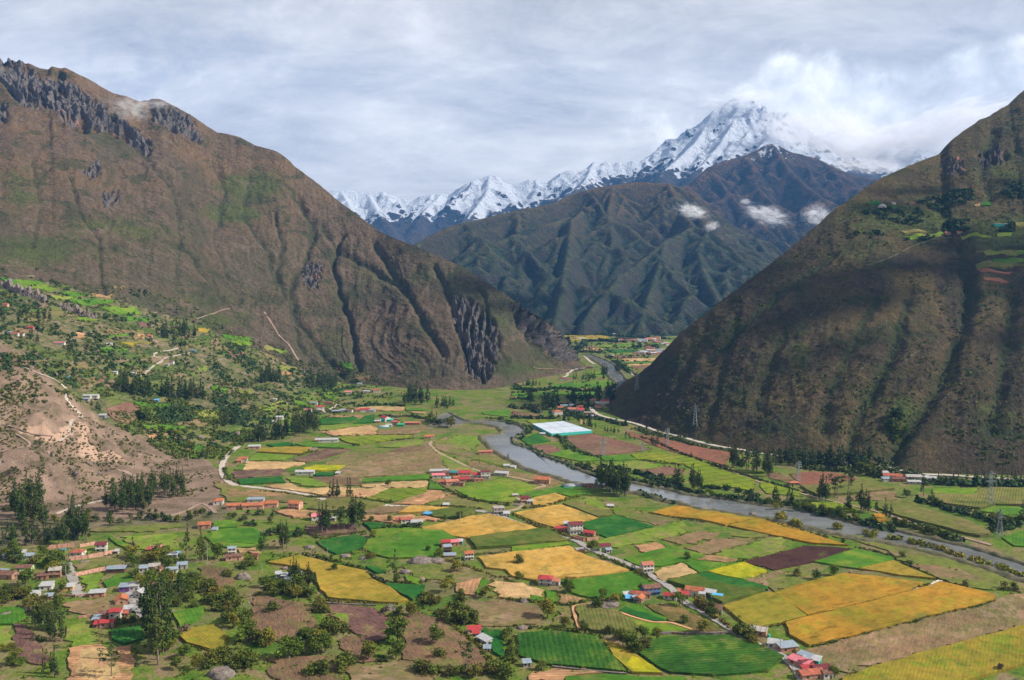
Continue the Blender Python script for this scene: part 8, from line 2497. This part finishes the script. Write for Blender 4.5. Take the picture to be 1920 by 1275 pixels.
def net_house():
 pts = [(997,799),(1055,794),(1110,812),(1034,818)]
 w = [on_plane(*p) for p in pts]
 c = sum(w) / 4
 r = empty('greenhouse',Vector(c))
 tagp(r,'large flat white net covered greenhouse beside the river promontory','greenhouse')
 L = [v - c for v in w]
 H_ = 3.2
 def bil(u,v): return (L[0] * (1 - u) + L[1] * u) * (1 - v) + (L[3] * (1 - u) + L[2] * u) * v
 n = 24
 V = []
 for i in range(n + 1):
  for j in range(n + 1):
   p = bil(i / n,j / n)
   V.append((p[0],p[1],H_ + 0.22 * abs(math.sin(j / n * math.pi * 8)) + 0.15 * math.sin(i * 1.9)))
 mesh_np('cover',V,grid_faces(n + 1,n + 1),MATS['net_white'],parent=r)
 for i in range(4):
  a,b = L[i],L[(i + 1) % 4]
  m = MB(); d = (b - a) / np.linalg.norm(b - a); nn = np.array((-d[1],d[0],0)) * 0.08
  V2 = [a - nn,b - nn,b + nn,a + nn]
  m.add([(x,y,0) for x,y,_ in V2] + [(x,y,H_ - 0.02) for x,y,_ in V2],[(0,3,2,1),(4,5,6,7),(0,1,5,4),(1,2,6,5),(2,3,7,6),(3,0,4,7)])
  m.build('side_net',MATS['teal_cloth'],r)
 for j in (0.5,):
  a,b = bil(0,j),bil(1,j)
  MB().tube([(a[0],a[1],H_ + 0.5),(b[0],b[1],H_ + 0.5)],0.10,4).build('ridge_cable',MATS['grey_wall'],r)
 for i in (0.33,0.66):
  a,b = bil(i,0),bil(i,1)
  MB().tube([(a[0],a[1],H_ + 0.5),(b[0],b[1],H_ + 0.5)],0.08,4).build('ridge_cable',MATS['grey_wall'],r)
net_house()
def dome():
 p = P(1654,390)
 r = empty('dome_tent',p)
 tagp(r,'white dome tent on the ridge of the right mountain','dome')
 V,Fq = [],[]
 n,m = 18,7
 R_ = 6.5
 for j in range(m + 1):
  a = math.pi / 2 * j / m
  for i in range(n):
   V.append((R_ * math.cos(a) * math.cos(i * 2 * math.pi / n),R_ * math.cos(a) * math.sin(i * 2 * math.pi / n),R_ * math.sin(a)))
 Fq = [(j * n + i,j * n + (i + 1) % n,(j + 1) * n + (i + 1) % n,(j + 1) * n + i) for j in range(m) for i in range(n)]
 mesh_np('shell',V,np.array(Fq),MATS['white_roof'],parent=r)
 MB().box(-1.2,1.2,-R_ - 0.1,-R_ + 1,0,2.4).build('door',MATS['wood'],r)
 MB().tube([(0,0,-0.6),(0,0,0.25)],R_ + 1.2,18).build('deck',MATS['wood'],r)
dome()
# ---- walls
def wall_line(c,pts,h,th,mat,label,name='wall',cat='wall',posts=True):
 w = [P(*q(c,*p)) for p in pts]
 mb,pb = MB(),MB()
 for a,b in zip(w[:-1],w[1:]):
  d = (b - a); L = d.length; d.normalize(); n = Vector((-d.y,d.x,0)) * th / 2
  vs = [a - n,b - n,b + n,a + n]
  mb.add([(v.x,v.y,v.z - 0.5) for v in vs] + [(v.x,v.y,v.z + h) for v in vs],[(0,1,2,3),(4,7,6,5),(0,4,5,1),(1,5,6,2),(2,6,7,3),(3,7,4,0)])
  k = max(1,int(L / 3.2))
  for i in range(k + 1):
   p = a + (b - a) * (i / k)
   pb.box(p.x - 0.22,p.x + 0.22,p.y - 0.22,p.y + 0.22,p.z - 0.3,p.z + h + 0.22)
 r = empty(name,w[0]); tagp(r,label,cat)
 o = mb.build('wall_panel' if posts else 'stonework',MATS[mat],r); o.location = -w[0]
 if posts:
  o = pb.build('post',MATS[mat],r); o.location = -w[0]
  o['kind'] = 'stuff'
wall_line(1,[(310,118),(430,108),(550,100)],2.4,0.3,'pink_wall','pink adobe compound wall, upper left length','compound_wall')
wall_line(1,[(600,107),(720,84)],2.4,0.3,'pink_wall','pink adobe compound wall, upper right length','compound_wall')
wall_line(1,[(310,118),(400,160),(490,200)],2.4,0.3,'adobe','dark adobe compound wall running down beside the village street','compound_wall')
wall_line(1,[(520,206),(660,190),(780,170),(850,152)],3.0,0.35,'pink_wall','tall pink brick compound wall above the village street','compound_wall')
wall_line(1,[(565,325),(660,302),(790,275),(860,268)],2.4,0.3,'pink_wall','pink adobe wall above the village paddock','compound_wall')
wall_line(1,[(860,268),(940,255)],2.6,0.3,'pink_wall','pink wall stub behind the long open stable','compound_wall')
wall_line(1,[(470,470),(560,478),(660,470)],1.4,0.3,'pink_wall','low pink wall at the foot of the village street','compound_wall')
wall_line(1,[(590,640),(680,625)],1.6,0.3,'adobe','low adobe wall left of the red roofs','compound_wall')
wall_line(1,[(270,350),(360,345)],2.4,0.3,'brick','brick wall before the low adobe house','compound_wall')
wall_line(7,[(1120,1080),(1200,1100),(1290,1090)],2.6,0.3,'pink_wall','pink brick yard wall below the large white house','compound_wall')
wall_line(3,[(440,40),(530,62),(650,48)],2.2,0.3,'brick','red brick yard wall at the roadside','compound_wall')
wall_line(3,[(1110,762),(1200,755),(1300,762),(1400,758),(1500,762),(1640,750)],1.5,1.1,'rock','long grey dry stone wall above the potato field','stone_wall','stone wall',False)
wall_line(2,[(490,525),(640,535),(800,540),(900,545)],0.9,1.0,'rock','pale dry stone wall under the golden field','stone_wall','stone wall',False)
wall_line(2,[(830,290),(900,345),(1000,385)],1.2,1.2,'rock','dry stone wall right of the golden field','stone_wall','stone wall',False)
wall_line(2,[(1130,820),(1180,810),(1240,800)],0.7,0.8,'rock','short curved stone wall under the large bushy tree','stone_wall','stone wall',False)
wall_line(3,[(300,1005),(480,1025),(680,1045),(860,1060)],0.9,1.1,'rock','rubble wall under the dark green crop field','stone_wall','stone wall',False)
# ---- boulders
def boulder(c,x,y,w,h,label):
 p = P(*q(c,x,y))
 rng = np.random.RandomState(int(x * 7 + y) % 9999)
 n,m = 20,11
 V = []
 for j in range(m + 1):
  a = math.pi * j / m
  for i in range(n):
   b = i * 2 * math.pi / n
   V.append((math.sin(a) * math.cos(b),math.sin(a) * math.sin(b),math.cos(a)))
 V = np.array(V)
 d = fbm(V * 1.6 + rng.random_sample(3) * 50,4)
 V = V * (1 + 0.30 * d)[:,None] * np.array((w / 2,w / 2.4,h))
 F_ = [(j * n + i,(j + 1) * n + i,(j + 1) * n + (i + 1) % n,j * n + (i + 1) % n) for j in range(m) for i in range(n)]
 o = mesh_np('boulder',V,np.array(F_),MATS['rock'],smooth=True)
 o.location = p + Vector((0,w * 0.15,h * 0.05))
 tagp(o,label,'boulder')
for b_ in [(1,45,620,7,1.6,'pale flat boulder on the green grass at the left edge'),(1,200,575,4,1.2,'small grey boulder right of the pale flat one at the left edge'),
     (1,1815,340,10,3.0,'large pale boulder beside the brown hollow'),(1,1660,1075,14,3.4,'large grey boulder at the bottom edge'),(1,630,225,9,1.4,'low grey outcrop below the compound wall'),
     (1,1295,595,3.5,1.4,'small pale boulder by the foreground eucalypts'),(1,1780,12,5,0.9,'pale stone heap in the green meadow, upper'),(1,1645,72,5,0.9,'pale stone heap in the green meadow, lower left'),(1,1850,72,4,0.8,'pale stone heap in the green meadow, lower right'),
     (2,1240,225,18,3.2,'broad grey boulder with bushes on top, left half'),(2,1340,220,12,2.8,'grey boulder with bushes on top, right half'),(2,990,132,6,1.2,'flat grey stone heap in the bright green field'),
     (2,1040,45,7,1.2,'grey stone heap beside the small bush row'),(2,1120,300,8,2.0,'pinkish boulder right of the lone slender eucalyptus'),(2,1240,352,5,1.6,'grey boulder on the verge of the olive pasture'),
     (2,400,110,8,1.6,'grey outcrop left of the emerald field'),(2,670,178,8,1.6,'grey outcrop under the emerald field'),(2,800,195,6,1.4,'small grey outcrop right under the emerald field'),(2,215,268,5,1.4,'pale boulder above the white farm'),
     (3,500,300,4,1.0,'dark flat boulder in the wheat field'),(3,310,285,6,1.2,'dark boulder heap in the wheat field'),(3,710,548,16,2.6,'long grey boulder mound beside the red path'),(3,90,515,7,1.6,'grey boulder under the stubble strips'),
     (3,80,715,7,1.2,'pale boulder above the dark green crop field'),(3,1080,48,3,1.2,'small dark stack of stones in the brown field'),(5,395,465,3,3.2,'rust stained rock pillar on the bare hill, upper'),
     (5,665,520,6,2.8,'orange stained rock on the bare hill, right'),(5,565,600,3.5,4,'grey rock pillar with orange foot on the bare hill'),(5,745,595,4,1.6,'small purple grey rock on the bare hill'),(5,30,500,4,1.2,'small pale rock at the left on the bare hill'),
     (5,1780,300,6,4,'white scarred rock face above the curving road'),(5,1500,330,9,4,'purple grey outcrop among the slope plots'),(7,690,830,9,0.8,'grey stone heap beside the grey concrete house'),(8,845,905,6,2.4,'brown driftwood and rock mound in the river'),
     (2,180,5,4,1,'small grey stone by the hedge above the golden field'),(2,1000,575,7,1.8,'grey boulder under the tip of the golden field')]:
 boulder(*b_)
# ---- cliffs on the terraces
def cliff(c,pts,h,label):
 w = [P(*q(c,*p)) for p in pts]
 a = smooth_line([(p.x,p.y,p.z) for p in w],10)
 V = []
 m = 7
 for i,p in enumerate(a):
  d = a[min(i + 1,len(a) - 1)] - a[max(i - 1,0)]; d /= np.linalg.norm(d)
  n = np.array((d[1],-d[0],0))
  hh = h * (0.75 + 0.45 * math.sin(i * 0.9) * math.sin(i * 0.37)) * min(1,i / 4,(len(a) - 1 - i) / 4)
  for j in range(m):
   k = j / (m - 1)
   V.append(tuple(p + n * ((1 - k) * 3.0 * abs(math.sin(i * 1.7 + j)) + 1.5 - 4.5 * (k > 0.95)) + np.array((0,0,-2 + hh * min(k,0.9)))))
 F_ = [(i * m + j,(i + 1) * m + j,(i + 1) * m + j + 1,i * m + j + 1) for i in range(len(a) - 1) for j in range(m - 1)]
 o = mesh_np('cliff',V,np.array(F_),MATS['rock'])
 tagp(o,kind='structure')
cliff(10,[(0,225),(60,240),(120,275),(180,290),(240,305),(300,330),(350,350)],17,'')
cliff(10,[(440,380),(500,405),(560,425),(620,450),(680,470),(730,478)],15,'')
# ---- lattice towers and poles
def pylon(c,x,y,h,label,arms=3):
 p = P(*q(c,x,y))
 r = empty('lattice_tower',p,math.radians(HR.uniform(-25,25)))
 tagp(r,label,'pylon')
 b,t_ = h * 0.085,h * 0.014
 n = 7
 def wd(k): return b * (1 - k) ** 1.15 + t_
 th = 0.09 + h * 0.0014
 cs = [(-1,-1),(1,-1),(1,1),(-1,1)]
 for sx,sy in cs:
  MB().tube([(sx * wd(0),sy * wd(0),-0.5),(sx * wd(0.5),sy * wd(0.5),h * 0.5),(sx * t_,sy * t_,h)],th,4).build('leg',MATS['steel'],r)
 br = MB()
 for i in range(n):
  k0,k1 = i / n,(i + 1) / n
  for j in range(4):
   a,b_ = cs[j],cs[(j + 1) % 4]
   br.tube([(a[0] * wd(k0),a[1] * wd(k0),h * k0),(b_[0] * wd(k1),b_[1] * wd(k1),h * k1)],th * 0.7,4)
   br.tube([(b_[0] * wd(k0),b_[1] * wd(k0),h * k0),(a[0] * wd(k1),a[1] * wd(k1),h * k1)],th * 0.7,4)
 br.build('lattice',MATS['steel'],r)
 for i in range(arms):
  z = h * (0.70 + 0.11 * i); L = h * (0.17 - 0.025 * i)
  a = MB()
  a.tube([(-L,0,z),(0,0,z + 0.5),(L,0,z)],th,4); a.tube([(-L,0,z),(0,0,z - 1.0),(L,0,z)],th * 0.8,4)
  ao = a.build('cross_arm',MATS['steel'],r)
  for s in (-1,1):
   MB().tube([(s * L,0,z),(s * L,0,z - 1.6)],0.14,6).build('insulator',MATS['grey_wall'],ao)
pylon(8,413,232,26,'steel lattice tower standing on the lower slope of the right mountain')
pylon(8,205,372,19,'steel lattice tower on the red ploughed strip beside the highway')
pylon(8,1186,650,20,'steel lattice tower in the red field near the salmon hut')
pylon(9,1187,962,30,'tall steel lattice tower at the edge of the olive maize field')
pylon(9,1270,1240,22,'steel lattice tower nearest the right edge, below the maize field')
pylon(12,1357,880,27,'steel lattice tower low on the far side of the right mountain')
pylon(7,1325,462,22,'thin dark lattice mast at the lower edge of the large ploughed field',1)
pylon(7,1622,430,12,'small lattice mast at the right end of the large ploughed field',1)
pylon(7,858,170,10,'small lattice mast above the far bank village trees',1)
def pole(c,x,y,h,label):
 p = P(*q(c,x,y))
 r = empty('utility_pole',p,HR.uniform(-0.5,0.5))
 tagp(r,label,'utility pole')
 MB().tube([(0,0,-0.3),(0,0,h)],[0.2,0.13],8).build('post',MATS['concrete'],r)
 MB().box(-0.9,0.9,-0.07,0.07,h - 0.9,h - 0.74).build('crossarm',MATS['wood'],r)
 for s in (-0.8,0,0.8):
  MB().tube([(s,0,h - 0.74),(s,0,h - 0.45)],0.07,6).build('insulator',MATS['grey_wall'],r)
for pp_ in [(1,1556,232,16,'tall concrete pole right of the village eucalypts'),(1,495,335,9,'concrete pole on the village street'),(1,510,215,9,'concrete pole at the corner of the compound wall'),
   (1,985,580,7,'concrete pole beside the lane under the village'),(2,45,300,8,'concrete pole left of the farm in the trees'),(2,537,180,7,'pale pole under the emerald field'),
   (2,1078,70,6,'pale pole in the bright green field'),(2,1534,240,10,'pale pole left of the white two storey house'),(7,853,985,8,'pale pole beside the road at the square wheat field'),
   (7,330,852,8,'pale pole above the golden strip'),(7,250,955,6,'pale pole on the upper edge of the big wheat field'),(3,600,145,8,'pale pole in front of the leaning roadside tree'),
   (3,836,235,9,'pale pole on the road above the salmon roofed house'),(3,1572,640,9,'pale pole right of the dark brown tiled house'),(4,92,890,8,'pale pole between the two roadside sheds'),
   (4,185,1085,7,'pale pole on the road at the bottom farm'),(6,1341,815,6,'pale pole under the bright green strip'),(6,1852,950,7,'pale pole among trees above the big wheat field'),
   (4,1740,45,9,'pale pole beyond the river by the green plot'),(0,1246,617,30,'thin white mast at the foot of the far mountain'),(0,1077,656,14,'thin pole on the far valley plots')]:
 pole(*pp_)
def car():
 p = P(*q(1,1005,480))
 r = empty('parked_car',p + Vector((0,0,0.42)),math.radians(62))
 tagp(r,'small white car parked in the village lane','car')
 L,w = 2.1,0.86
 v = [(-L,-w,.35),(L,-w,.35),(L,w,.35),(-L,w,.35),(-L,-w,.95),(L,-w,.85),(L,w,.85),(-L,w,.95)]
 MB().add(v,[(0,3,2,1),(4,5,6,7),(0,1,5,4),(1,2,6,5),(2,3,7,6),(3,0,4,7)]).build('body',MATS['car_white'],r)
 v = [(-1.7,-.8,.95),(1.0,-.8,.9),(1.0,.8,.9),(-1.7,.8,.95),(-1.3,-.66,1.42),(.35,-.66,1.42),(.35,.66,1.42),(-1.3,.66,1.42)]
 MB().add(v,[(0,1,5,4),(1,2,6,5),(2,3,7,6),(3,0,4,7)]).build('window',MATS['glass_dark'],r)
 MB().box(-1.32,.37,-.68,.68,1.421,1.48).build('roof',MATS['car_white'],r)
 for x in (-1.3,1.3):
  for y in (-.86,.86):
   MB().tube([(x,y - .1,.33),(x,y + .1,.33)],.33,12).build('wheel',MATS['rubber'],r)
 for y in (-.6,.6):
  MB().box(L,L + .04,y - .15,y + .15,.6,.75).build('headlight',MATS['lamp_glass'],r)
car()
# the distant village on the far valley floor: small houses, walls and roofs only
vr = random.Random(5)
FARL = 'tiny distant house of the village on the far valley floor'
for (x,y) in [(1180,345),(1210,350),(1240,352),(1270,350),(1300,352),(1330,350),(1375,345),(1395,352),(1410,342),(1440,350),(1470,338),(1500,332),(1520,345),(1545,335),(1560,365),(1590,368),(1610,362),(1350,490),(1375,482),(1400,490),(1425,482),(1450,488),(1475,450),
      (1500,460),(1510,490),(1540,500),(1555,478),(1570,495),(1590,485),(1600,470),(1620,460),(1480,430),(1520,440),(1660,390),(1690,385),(1700,392),(1560,330),(1580,328),(1110,280),(1430,365)]:
 house(12,x,y,vr.uniform(10,17),vr.uniform(7,10),vr.uniform(3,5.5),vr.uniform(-25,25),G,vr.choice(['salmon_roof','tile_red','metal_roof','white_roof','tile_brown']),vr.choice(['white_wall','pink_wall','white_wall']),FARL,'house',None,'houses of the distant village')
# ---------------------------------------------------------------- clouds
def cumulus(label,cx,cy,cz,rx,ry,rz,n,seed):
 """solid puffs out of view high on the right, added to shade the slopes"""
 rng = np.random.RandomState(seed)
 V,Fc,k = [],[],0
 nu,nv = 14,8
 for i in range(n):
  a = rng.random_sample() * 6.283; r = math.sqrt(rng.random_sample())
  s = (0.20 + 0.22 * rng.random_sample()) * (1.15 - 0.6 * r)
  c = np.array((cx + rx * r * math.cos(a),cy + ry * r * math.sin(a),cz + rz * rng.random_sample() * (1 - r)))
  for j in range(nv + 1):
   t_ = math.pi * j / nv
   for m_ in range(nu):
    b = 2 * math.pi * m_ / nu
    V.append(c + np.array((math.sin(t_) * math.cos(b) * rx * s,math.sin(t_) * math.sin(b) * ry * s,max(math.cos(t_),-0.25) * rz * s * 1.6)))
  Fc += [(k + j * nu + m_,k + (j + 1) * nu + m_,k + (j + 1) * nu + (m_ + 1) % nu,k + j * nu + (m_ + 1) % nu) for j in range(nv) for m_ in range(nu)]
  k = len(V)
 V = np.array(V)
 d = fbm(V / 90.0,4)
 V = V + (V - np.array((cx,cy,cz))) / max(rx,ry) * d[:,None] * 60
 m = MATS.get('shade_cloud')
 if m is None:
  m,t,b = new_mat('shade_cloud',1.0,0.0)
  b.inputs['Base Color'].default_value = (0.85,0.86,0.88,1)
  MATS['shade_cloud'] = m
 o = mesh_np('shade_cloud',V,np.array(Fc),m,smooth=True)
 tagp(o,kind='stuff')
def over(x,y,z,rx,ry,n,seed,top=2650.0):  # sets an unseen shade caster towards the sun from the given place
 t_ = (top - z) / sun_dir.z
 cumulus('',x + sun_dir.x * t_,y + sun_dir.y * t_,top,rx,ry,90,n,seed)
over(430,1230,40,260,130,22,1)      # shades the foot of the right mountain
over(150,1350,40,110,60,8,4)
over(760,930,10,260,50,10,2)
over(620,1460,250,120,60,8,3)
over(120,2900,60,230,80,9,5)      # the foot of the far brown range
over(-60,1760,60,150,60,8,6)
def vapour(px,py,d,rx,ry,rz,dens,seed,thr=0.5,scale=3.0,tilt=0.0):
 """a wisp of vapour lying against the far mountains: a real volume"""
 c = at_depth(px,py,d)
 n,m_ = 16,9
 V = [(math.sin(math.pi * j / m_) * math.cos(2 * math.pi * i / n),math.sin(math.pi * j / m_) * math.sin(2 * math.pi * i / n),math.cos(math.pi * j / m_)) for j in range(m_ + 1) for i in range(n)]
 Fq = [(j * n + i,(j + 1) * n + i,(j + 1) * n + (i + 1) % n,j * n + (i + 1) % n) for j in range(m_) for i in range(n)]
 m = bpy.data.materials.new('vapour'); m.use_nodes = True
 t = NT(m.node_tree); t.n.clear()
 out = t.node('ShaderNodeOutputMaterial')
 v = t.node('ShaderNodeVolumePrincipled')
 co = t.node('ShaderNodeTexCoord').outputs['Object']
 ln = t.node('ShaderNodeVectorMath',operation='LENGTH'); t.link(co,ln.inputs[0])
 fall = t.step(ln.outputs['Value'],1.0,0.25)
 ns = t.noise(t.mapping(co,(1,1,1),loc=(seed * 3.1,seed * 1.7,0)),scale * 1.7,7,0.70,0.8)
 s = t.step(t.math('ADD',t.math('MULTIPLY_ADD',ns,2.4,-0.70),t.math('MULTIPLY',fall,0.34)),thr + 0.27,thr + 0.48)
 t.put(v.inputs['Density'],t.math('MULTIPLY',t.math('MULTIPLY',s,fall),dens))
 v.inputs['Color'].default_value = (0.98,0.98,1.0,1)
 v.inputs['Anisotropy'].default_value = 0.0
 v.inputs['Emission Strength'].default_value = 0.0
 t.link(v.outputs[0],out.inputs['Volume'])
 o = mesh_np('cloud_wisp',V,np.array(Fq),m)
 o.location = c; o.scale = (rx * 1.6,ry * 1.4,rz * 1.7); o.rotation_euler = (0,tilt,0)
 tagp(o,kind='stuff')
VAP = [(1298,396,3500,62,40,26,0.05,1,0.42,2.0,0.25),(1334,424,3350,28,24,16,0.05,2,0.42,2.0,-0.3),(1438,403,4650,115,60,44,0.03,3,0.42,2.2,0.25),(1397,378,4900,34,30,15,0.03,4,0.42,2.0,0.0),
    (1532,404,4500,75,50,50,0.03,5,0.44,2.2,0.0),
    (1385,186,8150,330,200,85,0.009,6,0.42,2.0,-0.1),(1475,245,7600,260,200,170,0.010,7,0.44,2.4,0.5),(1570,255,7000,480,260,190,0.009,8,0.42,2.6,0.25),(1690,270,6700,480,260,150,0.010,9,0.42,2.6,-0.1),
    (1640,312,5300,260,120,40,0.012,12,0.44,3.0,0.1),(1790,230,6700,520,260,150,0.009,13,0.42,2.6,-0.25),
    (243,203,2090,46,30,30,0.022,10,0.44,2.0,0.3),(290,196,2200,46,30,14,0.016,11,0.44,2.0,0.0)]
for v_ in VAP:
 vapour(*v_)
SC.cycles.volume_max_steps = 96
SC.cycles.volume_step_rate = 3.0
# ---------------------------------------------------------------- the air
def build_haze():
 m = bpy.data.materials.new('haze')
 m.use_nodes = True
 t = NT(m.node_tree)
 t.n.clear()
 out = t.node('ShaderNodeOutputMaterial')
 v = t.node('ShaderNodeVolumePrincipled')
 v.inputs['Color'].default_value = (0.16,0.46,1.0,1)
 v.inputs['Density'].default_value = 3.7e-5
 v.inputs['Anisotropy'].default_value = 0.1
 t.link(v.outputs[0],out.inputs['Volume'])
 b = MB().box(-9000,9000,-1200,10500,-120,2350)
 o = b.build('haze',m)
 tagp(o,kind='stuff')
build_haze()
